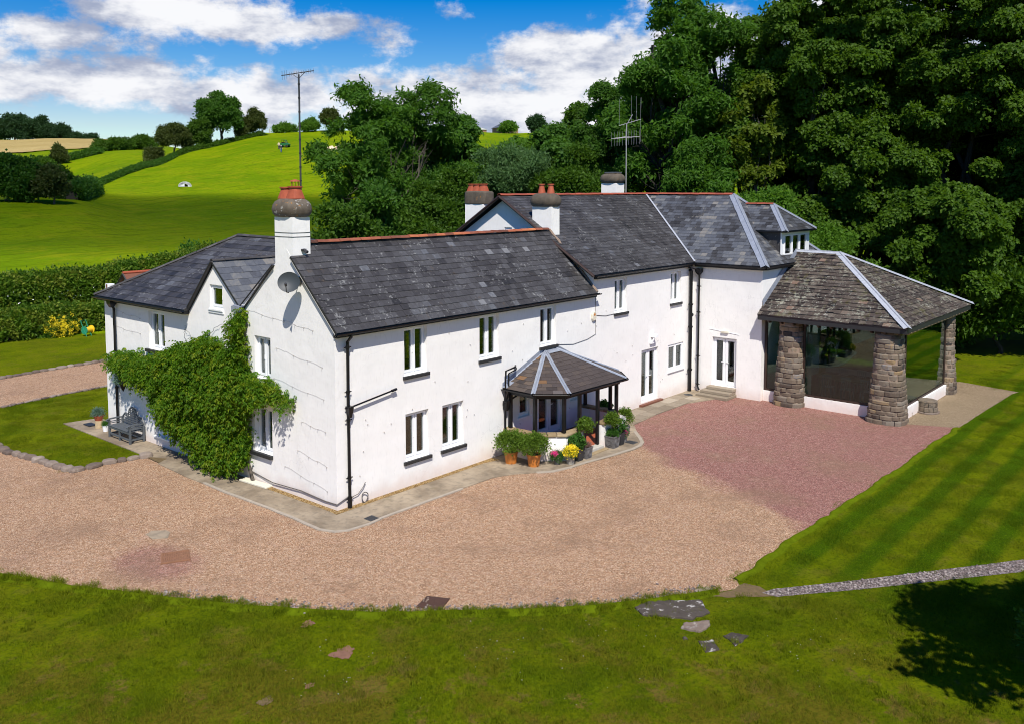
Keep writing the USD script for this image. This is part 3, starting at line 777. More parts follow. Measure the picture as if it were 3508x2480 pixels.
# paving slabs of the path by the right-hand doors
rng = np.random.default_rng(11)
pv_ = tag(UsdGeom.Xform.Define(stage, '/World/paving').GetPrim(), 'worn sandstone paving in front of the tall white door', None, None, 'structure')
x0 = 12.6
row = 0
for yy in (-0.62, -1.16):
    x = 12.7 + 0.3*row
    while x < 18.6:
        w = rng.uniform(0.55, 0.95)
        v, f = bbox_bevel(x+0.012, yy, 0.0, min(x+w, 19.0)-0.012, yy+0.51, 0.044+rng.uniform(-.004, .006), 0.006)
        if not (yy < -1 and x < 13.4):
            obj('paving_slab', (v, f), M['paving'], pv_, tone=float(rng.uniform(0, 1)))
        x += w
    row += 1

# pebble strip between the two lawns, running off to the right
PB = Polygon([(2.95, -11.2), (3.3, -11.32), (4.95, -12.57), (6.37, -13.57), (8.74, -15.25), (14, -19.0), (13.6, -19.4), (8.1, -15.5), (5.85, -13.8), (4.53, -12.8), (3.0, -11.55)])
sheet('pebble_strip', PB, 0.008, M['pebblebed'], jitter=0.05, seed=7, label='narrow strip of grey pebbles between the two lawns')
EARTH = Polygon([(2.1, -10.4), (2.7, -10.62), (3.2, -10.7), (3.2, -11.15), (2.95, -11.4), (2.6, -11.05), (2.25, -10.75)])
sheet('bare_ground', EARTH, 0.007, M['barelite'], jitter=0.28, seed=3, step=0.06, label='brown trodden earth at the point of the striped lawn')

# bare patches worn into the near lawn
BP = [(-4.73, -6.13, .20, 'bare'), (-4.47, -4.67, .12, 'bare'), (-5.9, -6.6, .08, 'bare'), (-6.7, -6.4, .12, 'barelite')]
for k, (x, y, r, mt) in enumerate(BP):
    a = np.linspace(0, 2*PI, 34, endpoint=False)
    rad = r*(0.30+1.4*meshkit.fbm(np.c_[np.cos(a)*2.2+k*7, np.sin(a)*2.2, np.zeros(34)], 4, k))
    poly = Polygon(np.c_[x+rad*np.cos(a)*1.3, y+rad*np.sin(a)])
    sheet('bare_patch', poly, 0.012, M[mt], label='small patch of bare reddish earth in the near lawn' if mt == 'bare' else 'small thin patch of worn brown turf in the near lawn')
# ---------------------------------------------------------------- farmhouse
H = thing('farmhouse', 'long white rendered farmhouse with grey slate roofs and several chimneys', 'house')
SLATES = Pieces('slate', 'slates')
FF, FL, FB, FG = Frame(0, 0, 0, -1), Frame(0, 0, -1, 0), Frame(19.9, 0, -1, 0), Frame(0, -3.3, 0, -1)


def leaf_frame(mb, F, s0, s1, z0, z1, d0, d1, t, b=None):
    b = b or t
    mb.add(*F.box(s0, d0, z0, s0+t, d1, z1)); mb.add(*F.box(s1-t, d0, z0, s1, d1, z1))
    mb.add(*F.box(s0+t, d0, z0, s1-t, d1, z0+b)); mb.add(*F.box(s0+t, d0, z1-t, s1-t, d1, z1))


def window(F, s0, s1, z0, z1, sill=None, rec=0.13, lights=2, curtain=None, par=None, handle=True, door=False, sw=0.06, leafb=None, open_side=None):
    """A white casement or french door set back in its opening; returns the part."""
    par = par or H
    mb = MB()
    t = 0.05
    leaf_frame(mb, F, s0, s1, z0, z1, -rec-0.07, -rec, t, 0.075 if not door else 0.05)
    wi = (s1-s0-2*t)/lights
    if lights > 1:
        for k in range(1, lights):
            c = s0+t+wi*k
            mb.add(*F.box(c-0.02, -rec-0.065, z0+t, c+0.02, -rec-0.003, z1-t))
    w = obj('window' if not door else 'french_door', mb.get(), M['upvc'], par)
    for k in range(lights):
        a, b = s0+t+wi*k+(0.02 if k else 0), s0+t+wi*(k+1)-(0.02 if k < lights-1 else 0)
        cb = MB()
        ct = 0.055 if not door else 0.095
        leaf_frame(cb, F, a+0.003, b-0.003, z0+(0.078 if not door else 0.053), z1-t-0.003, -rec-0.05, -rec+0.018, ct, leafb or (0.06 if not door else 0.16))
        obj('casement' if not door else 'door_leaf', cb.get(), M['upvc'], w)
        pz0, pz1 = z0+0.12, z1-0.09
        gm = F.box(a+0.03, -rec-0.032, pz0-0.02, b-0.03, -rec-0.026, pz1+0.02)
        obj('pane', gm, M['glass'], w)
        if handle and (k == 0 or door):
            hb = MB()
            hs = b-0.03 if k == 0 else a+0.03
            hz = (z0+z1)/2 if not door else z0+1.0
            if door:
                hb.add(*F.box(hs-0.015, -rec+0.018, hz-0.12, hs+0.015, -rec+0.028, hz+0.12))
                dr = -1 if k == 0 else 1
                hb.add(*F.box(min(hs, hs+dr*0.13), -rec+0.04, hz+0.03, max(hs, hs+dr*0.13), -rec+0.06, hz+0.05))
                hb.add(*F.box(hs-0.01, -rec+0.018, hz+0.03, hs+0.01, -rec+0.05, hz+0.05))
            else:
                hb.add(*F.box(hs-0.01, -rec+0.018, hz-0.07, hs+0.01, -rec+0.038, hz+0.06))
            obj('handle', hb.get(), M['upvc'], w)
    if curtain:
        for (ca, cb_, cm) in curtain:
            n = 26
            ss_ = np.linspace(s0+(s1-s0)*ca, s0+(s1-s0)*cb_, n)
            dd = -rec-0.2+0.03*np.sin(np.arange(n)*1.9)
            v = np.concatenate([F.p(np.c_[ss_, dd, np.full(n, z0+0.02)]), F.p(np.c_[ss_, dd, np.full(n, z1-0.02)])])
            i = np.arange(n-1)
            obj('curtain', (v, np.stack([i, i+1, n+i+1, n+i], 1)), M[cm], w, smooth=True)
    if sill == 'black':
        sb = MB(); sb.add(*F.box(s0-sw, -rec+0.02, z0-0.10, s1+sw, 0.075, z0-0.003))
        obj('sill', sb.get(), M['sill_stone'], w, label='black painted stone sill')
    elif sill == 'white':
        sb = MB(); sb.add(*F.box(s0-0.03, -rec+0.02, z0-0.05, s1+0.03, 0.06, z0-0.003))
        obj('sill', sb.get(), M['upvc'], w)
    elif sill == 'brown':
        sb = MB(); sb.add(*F.box(s0-0.14, -rec+0.02, z0-0.11, s1+0.02, 0.10, z0-0.003))
        obj('sill', sb.get(), M['sill_stone'], w, label='dark slate sill')
    return w


def wall(F, poly, holes, thick=0.32, par=None, mat='wall', name='wall', d=0.0):
    P = Polygon(poly, [list(sbox(*h).exterior.coords) for h in holes])
    v, f = F.slab(P, d-thick, d)
    m = trimesh.Trimesh(v, f, process=False)
    if m.volume < 0:
        f = f[:, ::-1]
    return obj(name, (v, f), M[mat], par or H)


# windows (s0, s1, z0, z1)
WU = [(2.57, 3.51, 3.42, 4.855), (5.89, 6.85, 3.40, 4.855), (9.06, 9.98, 3.40, 4.81)]
WL = [(2.60, 3.56, 0.82, 2.26), (4.16, 5.12, 0.82, 2.235)]
W2 = [(13.73, 14.60, 4.10, 5.46), (18.02, 18.87, 4.07, 5.415)]
W2L = (17.85, 19.16, 1.14, 2.28)
D2 = (15.74, 17.05, 0.17, 2.35)
PD = (8.95, 10.38, 0.2, 2.18)
PW = [(7.86, 8.46, 1.12, 2.0), (10.84, 11.4, 1.17, 2.0)]
wall(FF, [(0.003, -0.2), (12.3, -0.2), (12.3, 5.03), (0.003, 5.03)], [(a, c, b, e) for a, b, c, e in WU+WL+PW+[PD]])
wall(FF, [(12.3, -0.2), (19.897, -0.2), (19.897, 5.68), (12.3, 5.68)], [(a, c, b, e) for a, b, c, e in W2+[W2L, D2]])
LW = [(-10.33, -9.24, 3.40, 4.74), (-6.31, -5.56, 5.17, 5.94), (-3.87, -3.04, 3.28, 4.56), (-3.94, -3.04, 1.0, 2.40)]
LD = (-10.1, -8.7, 0.36, 2.1)
wall(FL, [(-13.62, -0.2), (-0.004, -0.2), (-0.004, 4.98), (-2.15, 7.26), (-4.45, 5.38), (-6.0, 6.62), (-7.55, 4.98), (-13.62, 4.98)], [(a, c, b, e) for a, b, c, e in LW+[LD]])
DB = (1.02, 2.17, 0.40, 2.52)
wall(FB, [(-0.3, -0.2), (3.296, -0.2), (3.296, 5.68), (-0.3, 5.68)], [(DB[0], DB[2], DB[1], DB[3])])
wall(FG, [(19.903, -0.2), (26.3, -0.2), (26.3, 5.68), (19.903, 5.68)], [])
obj('upper_floor', MB().box(.33, .33, 2.62, 12.2, 4.2, 2.75).box(.33, 4.2, 2.62, 6.9, 13.3, 2.75).box(12.65, .33, 2.70, 26.0, 8.9, 2.85).box(20.3, -2.97, 2.70, 26.0, .33, 2.85).get(), M['dark'], H)
obj('ground_floor', MB().box(.33, .33, -.1, 12.2, 4.2, 0.1).box(.33, 4.2, -.1, 6.9, 13.3, 0.1).box(12.4, .33, -.1, 26.0, 8.9, 0.1).box(20.3, -2.97, -.1, 26.0, .33, 0.1).get(), M['dark'], H)
# unseen rear walls, so that the rooms are dark
wall(Frame(0, 13.62, 0, 1), [(-7.2, 0), (-0.33, 0), (-0.33, 4.95), (-7.2, 4.95)], [])
wall(Frame(7.2, 0, 1, 0), [(4.9, 0), (13.3, 0), (13.3, 5.0), (4.9, 5.0)], [])
wall(Frame(0, 4.5, 0, 1), [(-12.0, 0), (-7.3, 0), (-7.3, 5.1), (-12.0, 5.1)], [])
wall(Frame(0, 9.2, 0, 1), [(-26.3, 0), (-12.32, 0), (-12.32, 5.7), (-26.3, 5.7)], [])
wall(Frame(26.3, 0, 1, 0), [(-2.98, 0), (8.85, 0), (8.85, 5.7), (-2.98, 5.7)], [])
# upper gable wall where the taller range rises over the lower roof
FGA = Frame(12.302, 0, -1, 0)
wall(FGA, [(-9.18, 3.0), (-0.004, 3.0), (-0.004, 5.66), (-4.5, 8.54), (-9.18, 5.66)], [(-4.49, 7.15, -4.08, 7.41)])
window(FGA, -4.49, -4.08, 7.15, 7.41, rec=0.06, lights=1, handle=False)

cur = [(0.55, 0.98, 'curtain')]
for i, (a, b, c, e) in enumerate(WU):
    window(FF, a, b, c, e, 'black', curtain=[(0.62, 0.97, 'curtain' if i == 0 else 'blind'), (0.02, 0.1, 'curtain')])
for i, (a, b, c, e) in enumerate(WL):
    window(FF, a, b, c, e, 'black', curtain=[(0.03, 0.97, 'curtain_red')], sw=0.09)
for i, (a, b, c, e) in enumerate(W2):
    window(FF, a, b, c, e, 'black', rec=0.14, curtain=[(0.5, 0.96, 'blind')])
window(FF, *W2L, 'white', rec=0.05, curtain=[(0.55, 0.95, 'blind')])
window(FF, *D2, None, rec=0.12, door=True)
window(FF, *PD, None, rec=0.10, door=True)
for a, b, c, e in PW:
    window(FF, a, b, c, e, 'white', rec=0.05, lights=1)
for i, (a, b, c, e) in enumerate(LW):
    window(FL, a, b, c, e, ('brown', 'white', None, 'brown')[i], rec=(0.13, 0.07, 0.14, 0.14)[i], lights=1 if i == 1 else 2, curtain=None if i == 1 else [(0.03, 0.3, 'curtain'), (0.8, 0.97, 'curtain')])
window(FL, *LD, 'white', rec=0.12, door=True)
window(FB, *DB, None, rec=0.13, door=True, curtain=[(0.06, 0.44, 'cloth_dark')])
# white surround strip of the small gable window
obj('window_surround', FL.box(-6.38, 0.002, 5.04, -5.50, 0.03, 5.12), M['upvc'], H)
# door thresholds
obj('threshold', FF.box(15.60, -0.1, 0.0, 17.25, 0.16, 0.12), M['brickred'], H, label='brown tiled threshold')


# ---- roofs
def roof(pts, gauge, width, mat, seed, par=None, pieces=None, thick=0.012, tone=(0.42, 0.2), wj=0.12, rough=0.004, streak=0.0, under='blackmat', name='roof', lift=0.0, rows_grow=0.0, skip=0.0):
    """pts: eave left, eave right, then the rest, counter-clockwise seen from outside. Returns the part that carries its slates."""
    pts = np.asarray(pts, float)
    O = pts[0]; u = pts[1]-O; u /= np.linalg.norm(u)
    far = pts[np.argmax([np.linalg.norm((p-O)-((p-O)@u)*u) for p in pts])]
    v = (far-O)-((far-O)@u)*u; v /= np.linalg.norm(v)
    n = np.cross(u, v)
    st = np.stack([(pts-O)@u, (pts-O)@v], 1)
    poly = Polygon(st).buffer(0)
    rng = np.random.default_rng(seed)
    bv, bf = prism(poly, -0.07+lift, -0.004+lift)
    tow = lambda w: O + w[:, :1]*u + w[:, 1:2]*v + w[:, 2:]*n
    base = obj(name, (tow(np.asarray(bv)), bf), M[under], par or H)
    prepare(poly)
    s_min, s_max, t_max = st[:, 0].min(), st[:, 0].max(), st[:, 1].max()
    t0, j = -0.0, 0
    while t0 < t_max-0.03:
        gj = gauge*(1+rows_grow*(1-t0/t_max))*(1+rng.uniform(-.04, .04))
        t1 = min(t0+gj, t_max)
        s = s_min - width*(0.5 if j % 2 else 0.0) - rng.uniform(0, 0.04)
        rowtone = rng.normal(0, 0.05)
        while s < s_max:
            w = width*(1+rng.uniform(-wj, wj))
            a, b = s+0.003, s+w-0.003
            s += w
            dt = rng.normal(0, rough)
            qv = sbox(a, t0-0.004+dt, b, t1+0.02)
            if not poly.intersects(qv):
                continue
            cp = np.array([(a, t0+dt), (b, t0+dt+rng.normal(0, rough*0.6)), (b, t1+0.02), (a, t1+0.02)])
            if not contains(poly, qv):
                c2 = intersection(poly, Polygon(cp))
                if c2.geom_type in ('MultiPolygon', 'GeometryCollection') and not c2.is_empty:
                    c2 = max(c2.geoms, key=lambda q: q.area)
                if c2.is_empty or c2.geom_type != 'Polygon' or c2.area < 0.0015:
                    continue
                cp = np.asarray(c2.exterior.coords)[:-1]
                if not c2.exterior.is_ccw:
                    cp = cp[::-1]
            if skip and rng.random() < skip:
                continue
            k = len(cp)
            tl = rng.normal(0, 0.0016)
            th = thick*(1+rng.uniform(-.25, .35))
            top = lift + 0.006 + th*np.clip(1.15-0.95*(cp[:, 1]-t0)/max(gauge, 1e-6), 0.06, 1.2) + tl*(cp[:, 0]-a)/width
            vv = np.vstack([np.c_[cp, top], np.c_[cp, np.full(k, lift-0.003)]])
            ff = [[0, i, i+1] for i in range(1, k-1)]
            for i in range(k):
                q = (i+1) % k
                ff += [[i, k+i, k+q], [i, k+q, q]]
            cx = cp.mean(0)
            tn = tone[0]+rowtone+rng.normal(0, tone[1])+(0.5 if rng.random() < 0.012 else 0)
            if streak:
                tn += streak*(meshkit.fbm(np.array([[cx[0]*1.1+seed, cx[1]*0.22, 0]]), 3, seed)[0]-0.5)
            (pieces or SLATES).add(tow(vv), np.array(ff), float(np.clip(tn, 0.02, 1)), base, M[mat])
        t0 = t1; j += 1
    return base


def ridge_tiles(a, b, r, mat, par, seed, L=0.42, lift=0.0):
    a, b = np.asarray(a, float), np.asarray(b, float)
    rng = np.random.default_rng(seed)
    n = max(1, int(round(np.linalg.norm(b-a)/L)))
    t = (b-a)/np.linalg.norm(b-a); side = np.cross(t, [0, 0, 1.0]); side /= np.linalg.norm(side); up = np.cross(side, t)
    ang = np.linspace(-1.15, 1.15, 7)
    for i in range(n):
        p, q = a+(b-a)*(i/n), a+(b-a)*((i+0.985)/n)
        rings = []
        for w, rad in ((p, r), (q, r*0.97)):
            j = rng.normal(0, 0.004, 3)
            o = [w + j + side*math.sin(x)*rad + up*(math.cos(x)*rad-0.45*r+lift) for x in ang]
            inn = [w + j + side*math.sin(x)*(rad-0.018) + up*(math.cos(x)*(rad-0.018)-0.45*r+lift) for x in ang[::-1]]
            rings.append(o+inn)
        obj('ridge_tile', loft(rings), M[mat], par, tone=float(np.clip(rng.normal(0.5, 0.22), 0, 1)))


def hip(a, b, w, mat, par, nA, nB, lift=0.03, seed=0, roll=True, name='lead_flashing'):
    """Dressed lead over a hip or valley: a wing on each slope and a roll along the line."""
    a, b = np.asarray(a, float), np.asarray(b, float)
    t = (b-a)/np.linalg.norm(b-a)
    mb = MB()
    N = max(3, int(np.linalg.norm(b-a)/0.35))
    rng = np.random.default_rng(seed)
    up = np.asarray(nA, float)/np.linalg.norm(nA)+np.asarray(nB, float)/np.linalg.norm(nB); up /= np.linalg.norm(up)
    for nn, sg in ((nA, 1), (nB, -1)):
        nn = np.asarray(nn, float); nn = nn/np.linalg.norm(nn)
        d_ = np.cross(nn, t)*sg
        if d_[2] > 0 and roll:
            d_ = -d_
        c = [a+(b-a)*k/N for k in range(N+1)]
        ri = np.array([q+up*lift for q in c]); ro = np.array([q+nn*(lift-0.006)+d_*w*(1+rng.uniform(-.05, .05)) for q in c])
        i = np.arange(N)
        v = np.vstack([ri, ro]); f = np.stack([i, i+1, N+1+i+1, N+1+i], 1)
        mb.add(v, f)
    if roll:
        mb.tube([a+up*(lift+0.008), b+up*(lift+0.008)], 0.022, 8)
    return obj(name, mb.get(), M[mat], par)


EY = -0.22
R1 = roof([(-0.10, EY, 5.04), (12.26, EY, 5.04), (12.26, 2.15, 7.37), (0.64, 2.15, 7.37), (0.64, 1.83, 7.055), (-0.10, 1.83, 7.055)], 0.235, 0.30, 'slate', 1, streak=0.45, tone=(0.42, 0.10), thick=0.018)
obj('roof', MB().add(np.array([(-0.10, 4.6, 5.1), (12.26, 4.6, 5.1), (12.26, 2.15, 7.35), (0.6, 2.15, 7.35), (0.6, 2.73, 6.78), (-0.10, 2.73, 6.75)]), [[1, 0, 5], [1, 5, 4], [1, 4, 3], [1, 3, 2]]).get(), M['blackmat'], H)
ridge_tiles((0.64, 2.15, 7.40), (12.2, 2.15, 7.40), 0.13, 'ridge', R1, 3)
# left range
nlr = np.array([-2.2, 0, 3.75])
R2 = roof([(-0.25, 13.85, 5.02), (-0.25, 7.5, 5.02), (0.4, 7.5, 5.4013), (0.4, 5.9, 5.4013), (3.5, 5.9, 7.22), (3.5, 10.1, 7.22)], 0.27, 0.37, 'slate', 2, tone=(0.33, 0.13), streak=0.4, thick=0.014)
obj('roof', MB().add(np.array([(3.5, 4.0, 7.2), (3.5, 10.1, 7.2), (7.3, 13.85, 5.0), (7.3, 4.0, 5.0)]), [[0, 3, 2, 1]]).add(np.array([(-0.25, 13.85, 5.0), (3.5, 10.1, 7.2), (7.3, 13.85, 5.0)]), [[0, 2, 1]]).get(), M['blackmat'], H)
ridge_tiles((-0.25, 13.85, 5.04), (3.5, 10.1, 7.24), 0.11, 'ridge_dark', R2, 4)
ridge_tiles((3.5, 10.1, 7.24), (3.5, 4.4, 7.20), 0.11, 'ridge_dark', R2, 5)
# small middle gable
R3 = roof([(-0.09, 4.52, 5.42), (2.6, 4.52, 5.42), (3.4, 6.0, 6.70), (-0.09, 6.0, 6.70)], 0.27, 0.36, 'slate_b', 6, tone=(0.74, 0.12), thick=0.013)  # tone raised on this slope: bluish sky sheen put into the slate colour
obj('roof', MB().add(np.array([(-0.09, 7.62, 4.93), (-0.09, 6.0, 6.68), (2.7, 6.0, 6.68)]), [[0, 2, 1]]).get(), M['blackmat'], H)
obj('bargeboard', tubem([(-0.10, 7.7, 4.9), (-0.10, 6.0, 6.69)], 0.05, 6), M['blackmat'], R3)
ridge_tiles((-0.10, 6.0, 6.72), (3.0, 6.0, 6.72), 0.10, 'ridge_dark', R3, 7)
obj('valley_gutter', MB().add(np.array([(-0.22, 4.30, 5.40), (-0.22, 4.75, 5.42), (3.0, 4.75, 5.58), (3.0, 4.30, 5.55)]), [[0, 3, 2, 1]]).add(*boxm(-0.24, 4.33, 5.22, -0.06, 4.72, 5.40)).get(), M['lead'], H)
# tall range
R4 = roof([(12.02, EY, 5.74), (19.66, EY, 5.74), (23.1, 4.5, 8.70), (12.02, 4.5, 8.70)], 0.20, 0.26, 'slate', 8, tone=(0.40, 0.10), streak=0.45, thick=0.015)
R5 = roof([(19.66, EY, 5.74), (19.66, -3.52, 5.74), (23.1, -0.29, 8.70), (23.1, 4.5, 8.70)], 0.20, 0.27, 'slate_b', 9, tone=(0.52, 0.17), streak=0.9)
R6 = roof([(19.66, -3.52, 5.74), (26.55, -3.52, 5.74), (23.1, -0.29, 8.70)], 0.20, 0.27, 'slate_b', 10, tone=(0.45, 0.18), streak=1.0)
obj('roof', MB().add(np.array([(12.02, 9.3, 5.7), (23.1, 4.5, 8.68), (12.02, 4.5, 8.68), (26.6, 9.3, 5.7)]), [[0, 3, 1], [0, 1, 2]]).add(np.array([(26.55, -3.52, 5.74), (26.6, 9.3, 5.74), (23.1, 4.5, 8.68), (23.1, -.29, 8.68)]), [[0, 1, 2], [0, 2, 3]]).get(), M['blackmat'], H)
ridge_tiles((12.0, 4.5, 8.72), (23.1, 4.5, 8.72), 0.12, 'ridge_red', R4, 11)
ridge_tiles((23.1, 4.5, 8.72), (23.1, -0.27, 8.72), 0.12, 'ridge_red', R5, 12)
nW2 = np.array([0, -2.96, 4.72]); nB3 = np.array([-2.96, 0, 3.44]); nHip = np.array([0, -2.96, 3.23]); nHipR = np.array([2.96, 0, 3.45])
hip((19.68, -0.20, 5.76), (23.05, 4.43, 8.68), 0.06, 'lead_white', R5, nW2, nB3, lift=0.045, roll=False, name='lead_valley')
hip((19.66, -3.52, 5.76), (23.1, -0.29, 8.72), 0.20, 'lead', R5, nB3, nHip, lift=0.04)
hip((26.55, -3.52, 5.76), (23.1, -0.29, 8.72), 0.16, 'lead', R6, nHip, nHipR, lift=0.04)
# dark verge and bargeboards of the tall gable
obj('bargeboard', MB().tube([(12.0, EY, 5.70), (12.0, 4.5, 8.66)], 0.06, 6).tube([(12.0, 4.5, 8.66), (12.0, 9.3, 5.65)], 0.06, 6).get(), M['timber'], R4)
obj('verge_mortar', MB().tube([(-0.06, EY+.05, 4.97), (-0.06, 1.84, 6.98)], 0.045, 6).get(), M['doorstep'], R1)
obj('bargeboard', MB().tube([(-0.11, 2.70, 6.77), (-0.11, 4.45, 5.40)], 0.022, 6).get(), M['blackmat'], R1)
# mortar fillet where the low roof meets the tall gable
mm = MB(); rr = np.random.default_rng(5)
pp_ = np.array([(12.27, -0.2+2.3*k/16, 5.11+2.28*k/16+rr.normal(0, .012)) for k in range(17)])
obj('mortar_fillet', tubem(pp_, 0.045+rr.uniform(-.012, .02, 17), 6), M['mortar'], R1)


# ---- gutters and pipes
def gutter(a, b, par=None, r=0.062, name='gutter'):
    a, b = np.asarray(a, float), np.asarray(b, float)
    t = (b-a)/np.linalg.norm(b-a); side = np.cross(t, [0, 0, 1.0])
    ang = np.linspace(-PI/2, PI/2, 9)
    rings = []
    for w in (a, b):
        o = [w + side*math.sin(x)*r - np.array([0, 0, math.cos(x)*r]) for x in ang]
        inn = [w + side*math.sin(x)*(r-0.008) - np.array([0, 0, math.cos(x)*(r-0.008)]) for x in ang[::-1]]
        rings.append(o+inn)
    return obj(name, loft(rings), M['black'], par or H)


gutter((-0.14, -0.25, 5.02), (12.42, -0.25, 5.04)); gutter((12.1, -0.26, 5.71), (19.6, -0.26, 5.71)); gutter((19.61, -0.26, 5.71), (19.61, -3.56, 5.71))
gutter((19.62, -3.56, 5.71), (22.6, -3.56, 5.71)); gutter((-0.30, 13.9, 4.99), (-0.30, 7.45, 4.99))
obj('fascia', MB().box(-0.05, -0.16, 4.90, 12.3, -0.003, 5.02).get(), M['blackmat'], H)
obj('fascia', MB().box(12.31, -0.16, 5.56, 19.6, -0.003, 5.70).box(19.72, -3.4, 5.56, 19.897, -0.2, 5.70).box(19.95, -3.47, 5.56, 26.3, -3.303, 5.70).get(), M['blackmat'], H)
obj('fascia', MB().box(-0.20, 7.6, 4.86, -0.003, 13.8, 4.98).get(), M['blackmat'], H)


def pipe(pts, r, brackets=(), par=None, name='downpipe', out=(0, -1)):
    mb = MB().tube(pts, r, 10)
    p = np.asarray(pts, float)
    for z in brackets:
        k = np.argmin(np.abs(p[:, 2]-z)); c = np.array([np.interp(z, p[:, 2][::-1], p[:, 0][::-1]), np.interp(z, p[:, 2][::-1], p[:, 1][::-1]), z])
        mb.tube([c-[0, 0, .035], c+[0, 0, .035]], r*1.35, 10)
        w = np.array([out[1], out[0], 0])*1.0
        mb.tube([c-w*r*2.6, c+w*r*2.6], 0.016, 6)
    return obj(name, mb.get(), M['black'], par or H)


pipe([(0.38, -0.25, 4.97), (0.38, -0.24, 4.9), (0.37, -0.09, 4.75), (0.37, -0.08, 3), (0.38, -0.08, 0.12)], 0.045, (4.6, 3.35, 2.9, 2.55, 0.9, 0.32))
pipe([(0.38, -0.08, 0.36), (0.38, -0.08, -0.02)], 0.062)
obj('hopper', loft([[(0.40+sx*w, -0.10+sy*w, z) for sx, sy in ((-1, -1), (1, -1), (1, 1), (-1, 1))] for z, w in ((2.62, .045), (2.88, .085), (2.94, .085))]), M['black'], H)
pipe([(2.12, -0.10, 3.12), (0.42, -0.10, 2.90)], 0.026, name='waste_pipe')
obj('waste_pipe', tubem([(1.98, -0.10, 3.10), (2.16, -0.10, 3.125)], 0.042, 8), M['black'], H)
pipe([(19.58, -0.05, 5.40), (19.52, -0.14, 5.36), (19.52, -0.14, 4), (19.56, -0.12, 0.03)], 0.078, (3.9, 2.9, 1.0))
obj('pipe_elbow', tubem([(19.52, -0.14, 3.45), (19.66, -0.12, 3.42)], 0.09, 8), M['black'], H)
pipe([(19.80, -0.38, 5.25), (19.80, -0.38, 2.5), (19.80, -0.38, 0.25), (19.72, -0.5, 0.12)], 0.042, (4.7, 3.55, 1.6, 0.35), out=(-1, 0))
obj('hopper', loft([[(19.78+sx*w, -0.38+sy*w, z) for sx, sy in ((-1, -1), (1, -1), (1, 1), (-1, 1))] for z, w in ((5.2, .05), (5.34, .13), (5.48, .14))]), M['black'], H)
pipe([(19.3, -0.12, 5.55), (19.78, -0.30, 5.42)], 0.03)
pipe([(-0.22, 12.68, 4.86), (-0.10, 12.68, 4.6), (-0.09, 12.68, 2.0), (-0.09, 12.70, 0.05)], 0.05, (1.7,), out=(-1, 0))
obj('hopper', loft([[(-0.18+sx*w, 12.68+sy*w*1.2, z) for sx, sy in ((-1, -1), (1, -1), (1, 1), (-1, 1))] for z, w in ((4.66, .06), (4.80, .12), (4.96, .13))]), M['black'], H)
# double soil pipe by the porch
pipe([(7.62, -0.07, 2.98), (7.50, -0.16, 2.96), (7.02, -0.16, 2.90), (7.02, -0.13, 2.0), (7.05, -0.12, 0.03)], 0.034, (1.8, 0.9))
pipe([(7.66, -0.07, 2.90), (7.55, -0.16, 2.87), (7.14, -0.18, 2.80), (7.14, -0.18, 2.2), (7.08, -0.13, 1.85)], 0.028)
obj('hopper', loft([[(7.06+sx*w, -0.14+sy*w, z) for sx, sy in ((-1, -1), (1, -1), (1, 1), (-1, 1))] for z, w in ((1.55, .05), (1.82, .085), (1.88, .085))]), M['black'], H)
pipe([(7.42, -0.30, 2.02), (7.10, -0.17, 1.86)], 0.03)
# training wires, cables
rng = np.random.default_rng(21)
for (y0, y1, z0, z1) in ((2.7, 0.55, 4.30, 4.02), (2.85, 0.5, 3.38, 3.10), (1.55, 0.45, 2.30, 2.18), (1.75, 0.42, 1.42, 1.20), (2.4, 0.4, 0.82, 0.50), (4.1, 2.3, 5.3, 5.12), (2.3, 0.95, 5.15, 5.0), (12.9, 10.9, 4.55, 4.4), (12.9, 10.9, 3.95, 3.85)):
    n = 14
    yy = np.linspace(y0, y1, n); zz = np.linspace(z0, z1, n) + 0.018*np.sin(np.linspace(0, PI*3, n)) + rng.normal(0, .006, n)
    mb = MB().tube(np.c_[np.full(n, -0.012), yy, zz], 0.0028, 4)
    for k in (0, 5, 9, 13):
        mb.tube([(0.0, yy[k], zz[k]), (-0.035, yy[k], zz[k]+0.01)], 0.007, 5)
        mb.tube([(-0.04, yy[k], zz[k]+0.015), (-0.04, yy[k], zz[k]-0.035)], 0.005, 5)
    obj('training_wire', mb.get(), M['wire'], H)
obj('cable', tubem([(12.42, -0.012, 4.9), (12.44, -0.012, 4.2), (12.44, -0.012, 3.45)], 0.009, 5), M['cable'], H)
obj('cable', tubem([(12.44, -0.012, 3.45), (11.9, -0.012, 3.32), (11.0, -0.012, 3.25), (10.1, -0.012, 3.36)], 0.009, 5), M['cable'], H)
obj('cable', tubem([(13.7, -0.012, 4.09), (13.1, -0.012, 4.08), (12.44, -0.012, 4.17)], 0.009, 5), M['cable'], H)
obj('cable', tubem([(-0.02, 4.1, 0.30), (-0.05, 3.0, 0.20), (-0.04, 1.6, 0.26), (-0.03, 0.5, 0.20), (-0.03, -0.03, 0.22), (0.36, -0.03, 0.34)], 0.016, 6), M['cable'], H)
cc = [(0.95+0.11*math.cos(a), -0.06-0.02*math.sin(a*2), 0.18+0.15*math.sin(a)) for a in np.linspace(0, 4*PI, 30)]
obj('cable_coil', tubem(cc, 0.014, 6), M['cable'], H)
obj('cable', tubem([(0.4, -0.05, 0.30), (0.7, -0.05, 0.34), (0.9, -0.05, 0.5), (0.98, -0.05, 0.62)], 0.011, 6), M['cable'], H)
